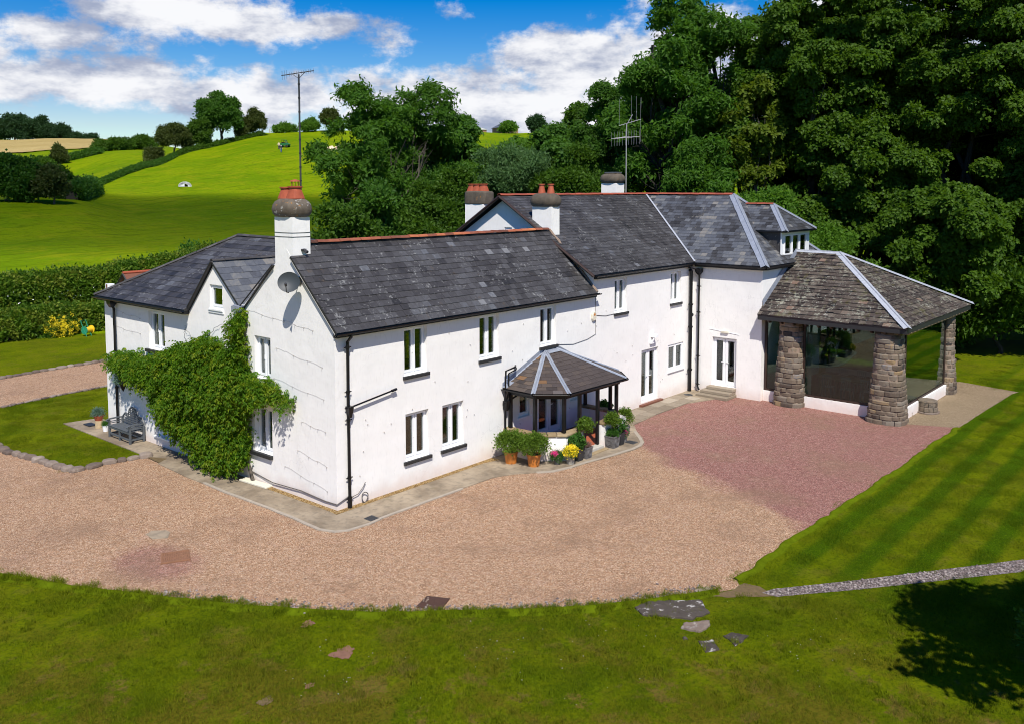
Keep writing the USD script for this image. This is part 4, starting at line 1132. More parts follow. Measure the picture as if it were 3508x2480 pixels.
# small vine nails that dot the wall
nb_ = MB()
for k in range(46):
    x, z = rng.uniform(0.6, 18.5), rng.uniform(0.8, 4.6)
    if any(a-.1 < x < b+.1 and c-.15 < z < e+.1 for a, b, c, e in WU+WL+PW+W2+[PD, D2, W2L]):
        continue
    nb_.tube([(x, 0, z), (x-.004, -0.03, z-.01)], 0.013, 5)
obj('wall_nails', nb_.get(), M['wire'], H, kind='stuff')


# ---- chimneys
def rsq(hx, hy, z, c, n=8, ex=3.2):
    a = np.arange(4*n)*2*PI/(4*n)
    k = (np.abs(np.cos(a))**ex+np.abs(np.sin(a))**ex)**(-1/ex)
    return np.c_[c[0]+hx*k*np.cos(a), c[1]+hy*k*np.sin(a), np.full(4*n, z)]


def sq(hx, hy, z, c):
    return np.array([(c[0]+sx*hx, c[1]+sy*hy, z) for sx, sy in ((-1, -1), (1, -1), (1, 1), (-1, 1))])


def chimney(x0, x1, y0, y1, zb, zt, ct, cap='round', mat='cap', pots=(), label=None, band=True, tone=0.5, seed=0):
    c = ((x0+x1)/2, (y0+y1)/2); hx, hy = (x1-x0)/2, (y1-y0)/2
    st = MB().add(*loft([sq(hx, hy, zb, c), sq(hx*0.985, hy*0.985, zt, c)]))
    if band:
        st.add(*loft([sq(hx+.022, hy+.022, zt-0.12, c), sq(hx+.022, hy+.022, zt-0.02, c)]))
    part = obj('chimney', st.get(), M['wall'], H, label=label)
    hgt = ct-zt
    if cap == 'round':
        prof = [(1.02, 0), (1.11, .06), (1.19, .20), (1.23, .40), (1.20, .62), (1.10, .80), (0.92, .93), (0.6, 1.0)]
        ex = 3.4
    else:
        prof = [(1.06, 0), (1.12, .05), (1.12, .86), (1.02, .97), (0.7, 1.0)]
        ex = 7.0
    secs = []
    for r, t in prof:
        s = rsq(hx*r if cap != 'round' else hx+(r-1)*0.62, hy*r if cap != 'round' else hy+(r-1)*0.62, zt+hgt*t, c, 9, ex)
        secs.append(s)
    secs = np.array(secs)
    nz = meshkit.fbm(secs*4.0+seed, 3, seed)-0.5
    secs[:, :, 0] += nz*0.06; secs[:, :, 1] += np.roll(nz, 3, 1)*0.06; secs[1:, :, 2] += nz[1:]*0.03
    obj('chimney_cap', loft(secs), M[mat], part, tone=tone, smooth=50)
    for (px, py, ph, pr, kind) in pots:
        z = ct-0.03
        if kind == 'square':
            mb = MB().add(*loft([rsq(pr*1.35, pr*1.35, z, (px, py), 4, 5), rsq(pr*1.28, pr*1.28, z+ph*.12, (px, py), 4, 5), rsq(pr*0.86, pr*0.86, z+ph*.74, (px, py), 4, 5), rsq(pr*0.88, pr*0.88, z+ph*.82, (px, py), 4, 5), rsq(pr*1.06, pr*1.06, z+ph*.9, (px, py), 4, 5), rsq(pr*1.06, pr*1.06, z+ph, (px, py), 4, 5), rsq(pr*.8, pr*.8, z+ph, (px, py), 4, 5), rsq(pr*.75, pr*.75, z+ph*.8, (px, py), 4, 5)]))
        else:
            mb = MB().add(*lathe([(pr*1.3, z), (pr*1.28, z+ph*.1), (pr*0.92, z+ph*.6), (pr*.86, z+ph*.84), (pr*1.12, z+ph*.9), (pr*1.12, z+ph), (pr*.85, z+ph), (pr*.8, z+ph*.7), (0, z+ph*.7)], 16, (px, py, 0)))
        obj('chimney_pot', mb.get(), M['terra'], part, smooth=35)
    return part


C1 = chimney(0.002, 0.62, 1.84, 2.71, 6.5, 8.17, 8.73, pots=((0.31, 2.50, 0.34, 0.165, 'square'), (0.31, 2.10, 0.36, 0.165, 'square')), label='tall white chimney with a bulbous lichened cap', seed=1, band=False)
cw = MB()
for k in range(8):
    a = k*PI/4
    cw.tube([(0.31+.11*math.cos(a), 2.10+.11*math.sin(a), 9.02), (0.31+.11*math.cos(a), 2.10+.11*math.sin(a), 9.2)], 0.008, 4)
cw.add(*lathe([(0.001, 9.26), (0.14, 9.22), (0.15, 9.19), (0.001, 9.19)][::-1], 14, (0.31, 2.10, 0)))
obj('cowl', cw.get(), M['terra'], C1)
obj('strap', MB().add(*loft([sq(.32, .444, 7.60, (0.312, 2.275)), sq(.32, .444, 7.612, (0.312, 2.275))])).add(*loft([sq(.32, .444, 7.72, (0.312, 2.275)), sq(.32, .444, 7.730, (0.312, 2.275))])).get(), M['cable'], C1)
chimney(12.28, 12.80, 2.02, 3.00, 6.6, 8.27, 8.82, mat='cap_plain', pots=((12.54, 2.26, 0.38, 0.12, 'round'), (12.54, 2.72, 0.38, 0.12, 'round')), label='white chimney with two red pots in front of the tall roof', tone=0.4, seed=2, band=False)
chimney(12.66, 13.30, 5.97, 7.05, 6.4, 8.33, 8.88, cap='square', mat='cap_plain', pots=((12.98, 6.25, 0.34, 0.15, 'square'), (12.98, 6.58, 0.34, 0.15, 'square'), (12.98, 6.9, 0.34, 0.15, 'square')), label='white chimney with a square cement cap behind the upper gable', tone=0.45, seed=3, band=False)
C4 = chimney(24.2, 25.0, 7.0, 7.95, 5.0, 9.27, 9.80, mat='cap_plain', label='squat rear chimney with a rust stained cap beside an aerial', tone=0.45, seed=4, band=False)
obj('slate_cover', MB().add(*boxm(24.3, 7.1, 9.80, 24.9, 7.8, 9.86)).get(), M['slate_b'], C4, tone=0.6)

# ---- dormer over the glazed room
Dm = obj('dormer', MB().box(22.05, -3.10, 6.0, 25.05, 0.6, 7.12).get(), M['slate'], H, tone=0.35)
FD = Frame(0, -3.12, 0, -1)
obj('dormer_front', MB().add(*FD.box(22.0, 0, 5.98, 22.22, 0.05, 7.12)).add(*FD.box(24.75, 0, 5.98, 25.05, 0.05, 7.12)).add(*FD.box(22.22, 0, 7.0, 24.75, 0.05, 7.12)).get(), M['upvc'], Dm)
window(FD, 22.22, 24.75, 5.98, 7.0, 'white', rec=-0.06, lights=3, handle=False, curtain=None, sw=.05)
R7 = roof([(21.82, -1.2, 7.14), (21.82, -3.42, 7.14), (23.5, -2.08, 8.26), (23.5, -0.4, 8.26)], 0.20, 0.27, 'slate_b', 13, tone=(0.42, 0.18), streak=0.8)
R8 = roof([(21.82, -3.42, 7.14), (25.2, -3.42, 7.14), (23.5, -2.08, 8.26)], 0.20, 0.27, 'slate_b', 14, tone=(0.36, 0.14), streak=0.4)
obj('roof', MB().add(np.array([(25.2, -3.42, 7.12), (25.2, 0.0, 7.12), (23.5, 0, 8.24), (23.5, -2.08, 8.24)]), [[0, 1, 2, 3]]).get(), M['blackmat'], H)
ridge_tiles((23.5, -2.1, 8.28), (23.5, -0.5, 8.28), 0.11, 'ridge_red', R7, 15)
nD1, nD2, nD3 = np.array([-1.12, 0, 1.68]), np.array([0, -1.12, 1.34]), np.array([1.12, 0, 1.7])
hip((21.82, -3.42, 7.16), (23.5, -2.08, 8.28), 0.16, 'lead', R7, nD1, nD2)
hip((25.2, -3.42, 7.16), (23.5, -2.08, 8.28), 0.12, 'lead', R8, nD2, nD3)
hip((21.75, -1.7, 7.18), (23.45, -0.55, 8.27), 0.12, 'lead', R7, nD1, nHip, lift=0.05, roll=False, name='lead_valley')
gutter((21.80, -3.44, 7.11), (25.2, -3.44, 7.11), r=0.045)
obj('dormer_soffit', MB().box(21.9, -3.38, 7.06, 25.1, -0.9, 7.10).get(), M['blackmat'], Dm)
# replaced slates: pale patches
for (px, py, pz, w_, l_, tn) in ((1.55, 0.55, 0, .26, .24, 0),):
    pass
SLATES.flush(H)

# ---- steps to the right-hand french door
S3 = thing('door_steps', 'three worn stone steps below the right-hand french doors', 'steps', (19.9, -1.6, 0))
for k, (dx, y0, y1) in enumerate(((0.95, -0.62, 0.85), (0.64, -0.58, 0.80), (0.34, -0.60, 0.66))):
    obj('step', bbox_bevel(-dx, y0, 0.0 if k == 0 else 0.13*k+0.003, -0.003, y1, 0.13*(k+1), 0.015), M['paving'], S3, tone=0.3+0.2*k)
# ---------------------------------------------------------------- glazed garden room
GR = thing('garden_room', 'glazed garden room with a mossy stone tiled roof on rough stone pillars', 'garden room')
TILES, STONES = Pieces('stone_tile', 'stone_tiles'), Pieces('stone', 'stones')
ez, EX0, EY0, EX1 = 3.74, 19.38, -9.30, 28.7
AP, RP = (23.5, -5.15, 6.16), (23.5, -3.2, 6.18)
G1 = roof([(EX0, -3.33, ez), (EX0, EY0, ez), AP, RP], 0.25, 0.30, 'stone_tile', 31, par=GR, pieces=TILES, thick=0.036, tone=(0.48, 0.22), wj=0.35, rough=0.014, under='blackmat', lift=0.0)
G2 = roof([(EX0, EY0, ez), (EX1, EY0, ez), AP], 0.25, 0.34, 'stone_tile', 32, par=GR, pieces=TILES, thick=0.034, tone=(0.40, 0.18), wj=0.35, rough=0.012, under='blackmat')
obj('roof', MB().add(np.array([(EX1, EY0, ez), (EX1, -3.33, ez), RP, AP]), [[0, 1, 2, 3]]).get(), M['timber'], GR)
TILES.flush(GR)
n1, n2, n3 = np.array([-2.42, 0, 4.12]), np.array([0, -2.42, 4.15]), np.array([2.42, 0, 5.2])
hip((EX0-0.03, EY0-0.03, ez+0.02), AP, 0.155, 'lead_white', G1, n1, n2, lift=0.075, seed=3)
hip((EX1+0.03, EY0-0.03, ez+0.02), AP, 0.12, 'lead_white', G2, n2, n3, lift=0.075, seed=4)
hip(AP, RP, 0.13, 'lead_white', G1, n3, n1, lift=0.06, seed=5)
obj('lead_flashing', MB().add(np.array([(19.86, -3.36, 4.06), (23.2, -3.36, 6.06), (23.2, -3.34, 6.34), (19.86, -3.34, 4.34)]), [[0, 1, 2, 3]]).get(), M['lead'], G1)
# soffit, fascia and rafter feet
obj('soffit', MB().box(EX0+0.05, EY0+0.05, ez-0.14, EX1-.05, -3.34, ez-0.10).get(), M['timber'], GR)
obj('fascia', MB().box(EX0+0.02, EY0+0.02, ez-0.2, EX0+0.06, -3.34, ez-0.04).box(EX0+0.06, EY0+0.02, ez-0.2, EX1-.02, EY0+0.06, ez-0.04).get(), M['blackmat'], GR)
for k in range(19):
    x = 20.0+k*0.45
    obj('rafter_foot', MB().add(*loft([sq(0.035, 0.16, ez-0.20, (x, EY0+0.16)), sq(0.035, 0.10, ez-0.30, (x, EY0+0.22))])).get(), M['wood'], GR)
for k in range(11):
    y = -9.0+k*0.52
    obj('rafter_foot', MB().add(*loft([sq(0.16, 0.035, ez-0.20, (EX0+0.16, y)), sq(0.08, 0.035, ez-0.31, (EX0+0.24, y))])).get(), M['timber'], GR)


def pillar(cx, cy, rb, rt, seed, zt=3.62):
    P = obj('stone_pillar', loft([rsq(r*0.975, r*0.975, z, (cx, cy), 6, 3.0) for z, r in ((-.1, rb), (0.5, rb*.93), (1.2, rb*.83), (2.0, (rb*.3+rt*.7)), (2.9, rt), (zt, rt*1.03))]), M['mortar'], GR, smooth=40)
    rng = np.random.default_rng(seed)
    z = -0.03
    while z < zt-0.05:
        h = min(rng.uniform(0.15, 0.24), zt-z)
        q = z/zt
        r = rb*(1-q)**1.7 + rt*(1-(1-q)**1.7)
        if q > 0.85:
            r *= 1+0.35*(q-0.85)
        n = max(6, int(round(2*PI*r/rng.uniform(0.34, 0.50))))
        cuts = np.sort((np.arange(n)+rng.uniform(-.28, .28, n))/n*2*PI+rng.uniform(0, 1))
        for i in range(n):
            a0, a1 = cuts[i]+0.010/r, (cuts[(i+1) % n]+(2*PI if i == n-1 else 0))-0.010/r
            if a1-a0 < 0.08:
                continue
            dr = rng.normal(0, 0.014)
            g = 0.006
            verts, W = [], 4
            aa = np.linspace(a0, a1, W)
            ex = 3.0
            kk = (np.abs(np.cos(aa))**ex+np.abs(np.sin(aa))**ex)**(-1/ex)
            prof = ((z+g, -0.012), (z+g+h*.16, 0.010), (z+h*.8, 0.014), (z+h-g, -0.010))
            for zi, b in prof:
                bl = np.array([-0.014, 0.008+rng.normal(0, .005), 0.008+rng.normal(0, .005), -0.014])
                rad = (r+dr)*kk + b + bl
                verts.append(np.c_[cx+rad*np.cos(aa), cy+rad*np.sin(aa), np.full(W, zi)])
            out = np.vstack(verts)
            rad = (r*0.86)*kk
            inn = np.vstack([np.c_[cx+rad*np.cos(aa), cy+rad*np.sin(aa), np.full(W, zi)] for zi in (z+g, z+h-g)])
            v = np.vstack([out, inn]); f = []
            for a in range(3):
                for b in range(W-1):
                    p = a*W+b
                    f += [[p, p+1, p+W+1], [p, p+W+1, p+W]]
            o = 4*W
            for b in range(W-1):
                f += [[o+b, b+1, b], [o+b, o+b+1, b+1]]
                f += [[3*W+b, 3*W+b+1, o+W+b+1], [3*W+b, o+W+b+1, o+W+b]]
            for e in (0, W-1):
                ids = [e, W+e, 2*W+e, 3*W+e, o+W+e, o+e]
                ff = [[ids[0], ids[t], ids[t+1]] for t in range(1, 5)]
                f += ff if e else [x[::-1] for x in ff]
            mid = (a0+a1)/2
            facing = (CAM[0]-cx)*math.cos(mid)+(CAM[1]-cy)*math.sin(mid)
            STONES.add(v, np.array(f), float(np.clip(rng.normal(0.5, 0.24), 0, 1)), P, M['pillar_stone'], smooth=22, bonus=1.0 if facing > 0 else 0.02)
        z += h
    return P


pillar(20.22, -4.50, 0.64, 0.46, 41); pillar(20.05, -8.48, 0.72, 0.49, 42); pillar(26.75, -8.75, 0.50, 0.34, 43)
STONES.flush(GR)
# low plinth walls with an air vent, big panes in dark frames
obj('plinth', MB().box(20.12, -8.4, -0.1, 20.36, -3.31, 0.45).get(), M['wall'], GR)
PLR = Polygon([(20.5, -.1), (26.6, -.1), (26.6, .45), (20.5, .45)], [[(21.45, -.05), (21.62, -.05), (21.62, .14), (21.45, .14)]])
FR_ = Frame(0, -8.98, 0, -1)
v, f = FR_.slab(PLR, -0.25, 0.0)
obj('plinth', (v, f[:, ::-1] if trimesh.Trimesh(v, f, process=False).volume < 0 else f), M['wall'], GR)
obj('plinth', MB().box(26.9, -8.6, -0.1, 27.1, -3.4, 0.45).get(), M['wall'], GR)
obj('air_vent', MB().box(21.4, -8.9, 0.0, 21.7, -8.8, 0.16).get(), M['dark'], GR)
FGL = Frame(20.2, 0, -1, 0)
for s0, s1 in ((3.34, 4.1), (5.0, 8.2)):
    mb = MB(); leaf_frame(mb, FGL, s0, s1, 0.45, 3.56, -0.08, 0.02, 0.085)
    wf = obj('window', mb.get(), M['timber'], GR)
    obj('pane', FGL.box(s0+.07, -.035, .52, s1-.07, -.025, 3.5), M['bigglass'], wf)
FGR = Frame(0, -8.9, 0, -1)
for s0, s1 in ((20.7, 26.3),):
    mb = MB(); leaf_frame(mb, FGR, s0, s1, 0.45, 3.56, -0.08, 0.0, 0.075)
    wf = obj('window', mb.get(), M['timber'], GR)
    obj('pane', FGR.box(s0+.06, -.045, .51, s1-.06, -.035, 3.5), M['bigglass'], wf)
FGK = Frame(27.0, 0, 1, 0)
mb = MB(); leaf_frame(mb, FGK, -8.3, -3.5, 0.45, 3.56, -0.08, 0.0, 0.075)
wf = obj('window', mb.get(), M['timber'], GR)
obj('pane', FGK.box(-8.24, -.045, .51, -3.56, -.035, 3.5), M['bigglass'], wf)
obj('room_floor', MB().box(20.37, -8.7, 0.0, 26.88, -3.31, 0.20).get(), M['dark'], GR)
for (x, y0, y1) in ((20.52, -5.25, -5.0), (20.5, -7.9, -8.15)):
    n = 16
    yy = np.linspace(y0, y1, n); xx = x+0.03*np.sin(np.arange(n)*1.8)
    v = np.concatenate([np.c_[xx, yy, np.full(n, 0.25)], np.c_[xx, yy, np.full(n, 3.5)]]); i = np.arange(n-1)
    obj('curtain', (v, np.stack([i, i+1, n+i+1, n+i], 1)), M['blind'], GR, smooth=True)
# table and chairs seen through the panes
T = thing('dining_table', 'long wooden dining table inside the glazed room', 'table', (22.5, -6.4, 0.20))
obj('tabletop', bbox_bevel(-0.5, -1.5, 0.70, 0.5, 1.5, 0.745, 0.01), M['wood'], T)
for sx in (-.42, .42):
    for sy in (-1.38, 1.38):
        obj('leg', boxm(sx-.04, sy-.04, 0, sx+.04, sy+.04, 0.70), M['wood'], T)
ch = thing('dining_chair', 'pale slatted dining chair at the table inside the glazed room', 'chair', (21.75, -5.5, 0.20), PI, group='dining chairs inside the glazed room')
obj('seat', bbox_bevel(-.21, -.21, .43, .21, .21, .465, .008), M['chair'], ch)
for sx in (-.19, .19):
    for sy in (-.19, .19):
        obj('leg', boxm(sx-.02, sy-.02, 0, sx+.02, sy+.02, .43 if sx < 0 else .43), M['chair'], ch)
for k in range(5):
    obj('slat', boxm(.18, -.17+k*.085-.015, .47, .205, -.17+k*.085+.015, .9), M['chair'], ch)
obj('top_rail', boxm(.175, -.21, .9, .215, .21, .97), M['chair'], ch)
for (x, y, a) in ((21.75, -6.3, PI), (21.75, -7.1, PI), (23.25, -5.5, 0), (23.25, -6.3, 0), (23.25, -7.1, 0)):
    dup(ch, (x, y, .20), a)
# round stone stump and broken footing against the plinth
SS = thing('stone_stump', 'round stump of old stone blocks against the low white plinth', 'stone stump', (22.55, -9.25, 0))
rng = np.random.default_rng(51)
for lvl, (z0, z1, r) in enumerate(((0.0, 0.07, .46), (0.07, 0.26, .38), (0.26, 0.44, .36))):
    n = 7 if lvl else 6
    for k in range(n):
        a0, a1 = 2*PI*k/n+.03+lvl*.4, 2*PI*(k+1)/n-.03+lvl*.4
        aa = np.linspace(a0, a1, 4)
        rr = r*(1+rng.uniform(-.05, .05))
        ring = np.vstack([np.c_[rr*np.cos(aa), rr*np.sin(aa)], [[0.05*math.cos((a0+a1)/2), 0.05*math.sin((a0+a1)/2)]]])
        b = ring*[0.97, 0.97]
        obj('stone', loft([np.c_[b, np.full(5, z0)], np.c_[ring, np.full(5, z0+.02)], np.c_[ring, np.full(5, z1-.02)], np.c_[b*.97, np.full(5, z1-.004)]]), M['pillar_stone'] if lvl else M['edge_stone'], SS, tone=float(rng.uniform(.3, .7)))
obj('cap_stone', loft([rsq(r, r, z, (0, 0), 4, 2.4) for z, r in ((.44, .30), (.45, .36), (.50, .35), (.53, .27))]), M['pillar_stone'], SS, tone=.45)

# ---------------------------------------------------------------- porch
PO = thing('porch', 'open timber porch with a leaded many-sided slate roof on black posts', 'porch')
PSL = Pieces('slate', 'slates')
pe = 2.30
E_ = [(7.02, -0.004, pe), (6.99, -1.36, pe), (7.79, -2.24, pe), (11.02, -2.34, pe), (11.92, -1.42, pe), (11.95, -0.004, pe)]
AL, AR = (9.33, -0.004, 3.24), (9.93, -0.004, 3.24)
tri_ = [(E_[0], E_[1], AL), (E_[1], E_[2], AL), (E_[2], E_[3], AR, AL), (E_[3], E_[4], AR), (E_[4], E_[5], AR)]
nrm = []
PR = []
for k, q in enumerate(tri_):
    q = np.array(q)
    nrm.append(np.cross(q[1]-q[0], q[2]-q[0]))
    PR.append(roof(q, 0.21, 0.34, 'porch_slate', 61+k, par=PO, pieces=PSL, thick=0.008, tone=(0.40, 0.07) if k not in (0, 1) else (0.50, 0.18), under='black', wj=0.05, rough=0.002))
PSL.flush(PO)
hip(E_[1], AL, 0.075, 'lead', PR[1], nrm[0], nrm[1], lift=0.03, seed=1); hip(E_[2], AL, 0.075, 'lead', PR[1], nrm[1], nrm[2], lift=0.03, seed=2)
hip(E_[3], AR, 0.075, 'lead', PR[2], nrm[2], nrm[3], lift=0.03, seed=3); hip(E_[4], AR, 0.065, 'lead', PR[3], nrm[3], nrm[4], lift=0.03, seed=4)
fl = MB()
for a, b in ((E_[0], AL), (AL, AR), (AR, E_[5])):
    a, b = np.array(a), np.array(b)
    fl.add(np.array([a+[0, -.0, .03], b+[0, -.0, .03], b+[0, -.0, .17], a+[0, 0, .17]]), [[0, 1, 2, 3]])
fl.add(np.array([np.array(E_[0])+[0, 0, .03], np.array(AL)+[0, 0, .03], np.array(AL)+[0.02, -.24, -.07], np.array(E_[0])+[.0, -.20, .03]]), [[0, 3, 2, 1]])
fl.add(np.array([np.array(AL)+[-.02, 0, .035], np.array(AR)+[.02, 0, .035], np.array(AR)+[0.05, -.24, -.06], np.array(AL)+[-.05, -.24, -.06]]), [[0, 3, 2, 1]])
obj('lead_flashing', fl.get(), M['lead'], PR[2])
pc_ = np.array([9.45, -0.6, 0])
EG = [np.array(e)+[(e[0]-pc_[0])*.012, -.03 if e[1] < -.1 else 0, -.012] for e in E_]
for a, b in zip(EG[:-1], EG[1:]):
    gutter(a, b, par=PO, r=0.058)
IN = [(7.22, -0.15), (7.24, -1.26), (7.90, -2.00), (10.90, -2.08), (11.55, -1.36), (11.58, -0.15)]
for a, b in zip(IN[:-1], IN[1:]):
    a3, b3 = np.array([*a, 2.16]), np.array([*b, 2.16])
    t = (b3-a3)/np.linalg.norm(b3-a3); s = np.cross(t, [0, 0, 1.])*.045
    obj('eaves_beam', loft([[p-s-[0, 0, .07], p+s-[0, 0, .07], p+s+[0, 0, .07], p-s+[0, 0, .07]] for p in (a3-t*.04, b3+t*.04)]), M['black'], PO)
a_ = np.array
obj('ceiling', MB().add(np.array([(x, y, 2.245) for x, y in IN[::-1]]+[(9.4, -1.1, 2.245)]), [[0, 1, 6], [1, 2, 6], [2, 3, 6], [3, 4, 6], [4, 5, 6], [5, 0, 6]]).get(), M['timber'], PO)
for (x, y, z) in ((7.22, -0.20, .93), (7.24, -1.24, .93), (7.88, -1.96, .93), (8.72, -1.98, .16), (9.72, -2.02, .16), (10.88, -2.02, .93), (11.50, -1.34, .93), (11.52, -0.20, .93)):
    obj('post', bbox_bevel(x-.055, y-.055, z, x+.055, y+.055, 2.10, .008), M['black'], PO)


def low_wall(line, par, seed, cap0=0.84, cap1=0.93):
    ls = shapely.LineString(line)
    body = ls.buffer(0.11, cap_style='flat', join_style='mitre')
    obj('low_wall', prism(body, -0.05, cap0), M['wall'], par)
    lw = par
    rng = np.random.default_rng(seed)
    d, L = 0.0, ls.length
    while d < L-0.02:
        e = min(d+rng.uniform(.26, .44), L)
        if L-e < 0.15:
            e = L
        seg = shapely.ops.substring(ls, d+0.006, e-0.006) if hasattr(shapely, 'ops') else None
        p = seg.buffer(0.165+rng.uniform(-.012, .02), cap_style='flat', join_style='mitre')
        if p.geom_type == 'Polygon' and p.area > .01:
            xy = np.asarray(p.exterior.coords)[:-1]
            c = xy.mean(0)
            if not p.exterior.is_ccw:
                xy = xy[::-1]
            top = c+(xy-c)*0.94
            k = len(xy)
            zt = cap1+rng.uniform(-.012, .012)
            obj('coping_stone', loft([np.c_[top, np.full(k, cap0)], np.c_[xy, np.full(k, cap0+.02)], np.c_[xy, np.full(k, zt-.02)], np.c_[top, np.full(k, zt)]]), M['coping'], lw, tone=float(rng.uniform(.15, .9)))
        d = e


import shapely.ops
low_wall([(7.22, -0.01), (7.22, -1.28), (7.88, -1.98), (8.76, -2.0)], PO, 71)
low_wall([(9.76, -2.05), (10.90, -2.06), (11.52, -1.38), (11.54, -0.01)], PO, 72)
obj('porch_floor', prism([(7.2, -0.003), (7.2, -1.28), (7.9, -1.95), (10.9, -2.0), (11.5, -1.36), (11.5, -0.003)], -0.02, 0.15), M['redtile'], PO)
rng = np.random.default_rng(77)
for ix in range(7):
    for iy in range(9):
        x, y = 8.74+ix*.152, -1.92+iy*.152
        obj('floor_tile', boxm(x+.004, y+.004, .15, x+.148, y+.148, .162+rng.uniform(0, .002)), M['redtile'], PO)
obj('doorstep', bbox_bevel(8.70, -2.24, 0, 9.82, -1.94, 0.155, .015), M['doorstep'], PO)
obj('doorstep', bbox_bevel(8.74, -2.42, 0, 9.86, -2.245, 0.07, .015), M['coping'], PO, tone=.6)

# ---------------------------------------------------------------- fittings on the walls
dsh = thing('satellite_dish', 'grey satellite dish on the gable wall below the front chimney', 'satellite dish', (-0.42, 1.45, 6.36))
nrmv = np.array([-0.72, -0.62, 0.28]); nrmv /= np.linalg.norm(nrmv)
ua = np.cross([0, 0, 1.], nrmv); ua /= np.linalg.norm(ua); va = np.cross(nrmv, ua)
rings = []
for q in np.linspace(0.001, 1, 8):
    a = np.arange(36)*2*PI/36
    rings.append((0.315*q*np.cos(a))[:, None]*ua + (0.29*q*np.sin(a))[:, None]*va + nrmv*(0.075*q*q))
rr = np.array(rings)
back = rr[::-1]-nrmv*0.012
obj('dish', loft(np.concatenate([rr, back])), M['dish'], dsh, smooth=40)
obj('lnb_arm', tubem([-va*.29, -va*.32+nrmv*.25, -va*.12+nrmv*.40], .014, 6), M['darkmetal'], dsh)
obj('lnb', tubem([-va*.10+nrmv*.43, -va*.16+nrmv*.36], .035, 8), M['darkmetal'], dsh)
obj('bracket', MB().tube([(0.42, 0.08, 0.04), (0.2, 0.06, 0.0), -nrmv*.02+np.array([0, 0, 0])], .022, 6).box(0.39, 0.0, -.1, 0.418, .16, .12).get(), M['darkmetal'], dsh)

al = thing('alarm_box', 'cream alarm bell box high on the white front wall', 'alarm box', (12.27, 0, 4.17))
pts = [(-.13, .06), (-.13, -.10), (-.07, -.19), (.07, -.19), (.13, -.10), (.13, .06), (.07, .17), (-.07, .17)]
obj('case', loft([[(x, -0.002, z) for x, z in pts[::-1]], [(x, -.06, z) for x, z in pts[::-1]], [(x*.85, -.085, z*.85) for x, z in pts[::-1]]]), M['cream'], al)
obj('emblem', loft([[(.055*math.cos(a), -.086, .05+.055*math.sin(a)) for a in np.linspace(2*PI, 0, 14, endpoint=False)], [(.055*math.cos(a), -.089, .05+.055*math.sin(a)) for a in np.linspace(2*PI, 0, 14, endpoint=False)]]), M['pot_orange'], al)

fl_ = thing('floodlight', 'white security floodlight with sensor above the tall white door', 'floodlight', (16.45, 0, 2.60))
obj('base', bbox_bevel(-.12, -.10, -.05, .12, -.003, .05, .01), M['upvc'], fl_)
obj('arm', tubem([(0, -.08, .05), (0.02, -.13, .14), (.05, -.17, .24)], .035, 8), M['upvc'], fl_)
obj('lamp_head', loft([[(x, -.14+(.12*s), z) for x, z in ((-.02, .22), (.16, .24), (.17, .34), (.0, .34))] for s in (-1, 1)]), M['upvc'], fl_)
bl = thing('bulkhead_light', 'small white bulkhead light above the right-hand french doors', 'wall light', (19.9, -1.63, 2.78))
obj('case', bbox_bevel(-.08, -.17, -.05, -.003, .17, .05, .015), M['cream'], bl)
obj('conduit', tubem([(-.012, .75, .07), (-.012, .2, .02), (-.012, -.2, -.02), (-.012, -.65, -.06)], .01, 5), M['upvc'], bl)
cf = thing('chimney_lamp', 'small dark spotlight on the white chimney stack above the slates', 'spotlight', (0.36, 1.84, 7.22))
obj('lamp_head', tubem([(0, -.03, 0), (.02, -.17, -.06)], .05, 8), M['darkmetal'], cf)
obj('bracket', MB().box(-.08, -.05, -.02, .08, -.003, .03).tube([(-.08, -.05, .0), (-.08, -.12, .03)], .02, 6).get(), M['darkmetal'], cf)

# ---- aerials
a1 = thing('roof_aerial', 'tall dark pole aerial with a comb-like head on the front chimney', 'aerial', (0.64, 2.28, 7.5))
obj('mast', MB().tube([(0, 0, 0), (0, 0, 4.80)], .027, 8).tube([(0, 0, .9), (-.03, 0, .9)], .05, 6).get(), M['darkmetal'], a1)
for k in range(8):
    obj('clamp', tubem([(0, 0, 1.7+k*.4), (0, 0, 1.74+k*.4)], .036, 8), M['blackmat'], a1)
bd = np.array([0.55, -0.80, 0.0]); bd /= np.linalg.norm(bd)
obj('boom', MB().tube([-bd*.52+[0, 0, 4.77], bd*.45+[0, 0, 4.90]], .015, 6).tube([bd*-.18+[0, 0, 4.80], [0, 0, 4.68], bd*.18+[0, 0, 4.85]], .011, 5).get(), M['darkmetal'], a1)
el_ = MB()
for k in range(14):
    q = -0.5+k*.072
    l = .06 if k > 2 else .13
    el_.tube([bd*q+[0, 0, 4.84+q*.134-l], bd*q+[0, 0, 4.84+q*.134+l]], .006, 4)
obj('elements', el_.get(), M['darkmetal'], a1)
a2 = thing('roof_aerial', 'pale pole aerial with long upright rods beside the rear chimney', 'aerial', (25.16, 7.0, 8.0))
obj('mast', tubem([(0, 0, 0), (0, 0, 4.45)], .032, 8), M['metal'], a2)
b2 = np.array([0.62, -0.78, 0]); b2 /= np.linalg.norm(b2)
obj('boom', MB().tube([-b2*.80+[0, 0, 3.63], b2*.70+[0, 0, 3.75]], .016, 6).tube([-b2*.6+[0, 0, 3.66], [0, 0, 3.74], b2*.3+[0, 0, 3.70]], .016, 5).get(), M['metal'], a2)
obj('boom', MB().tube([-b2*.4+[0, 0, 4.32], b2*.75+[0, 0, 4.66]], .016, 6).tube([b2*.05+[0, 0, 4.45], b2*.32+[0, 0, 4.92]], .02, 5).get(), M['metal'], a2)
el_ = MB()
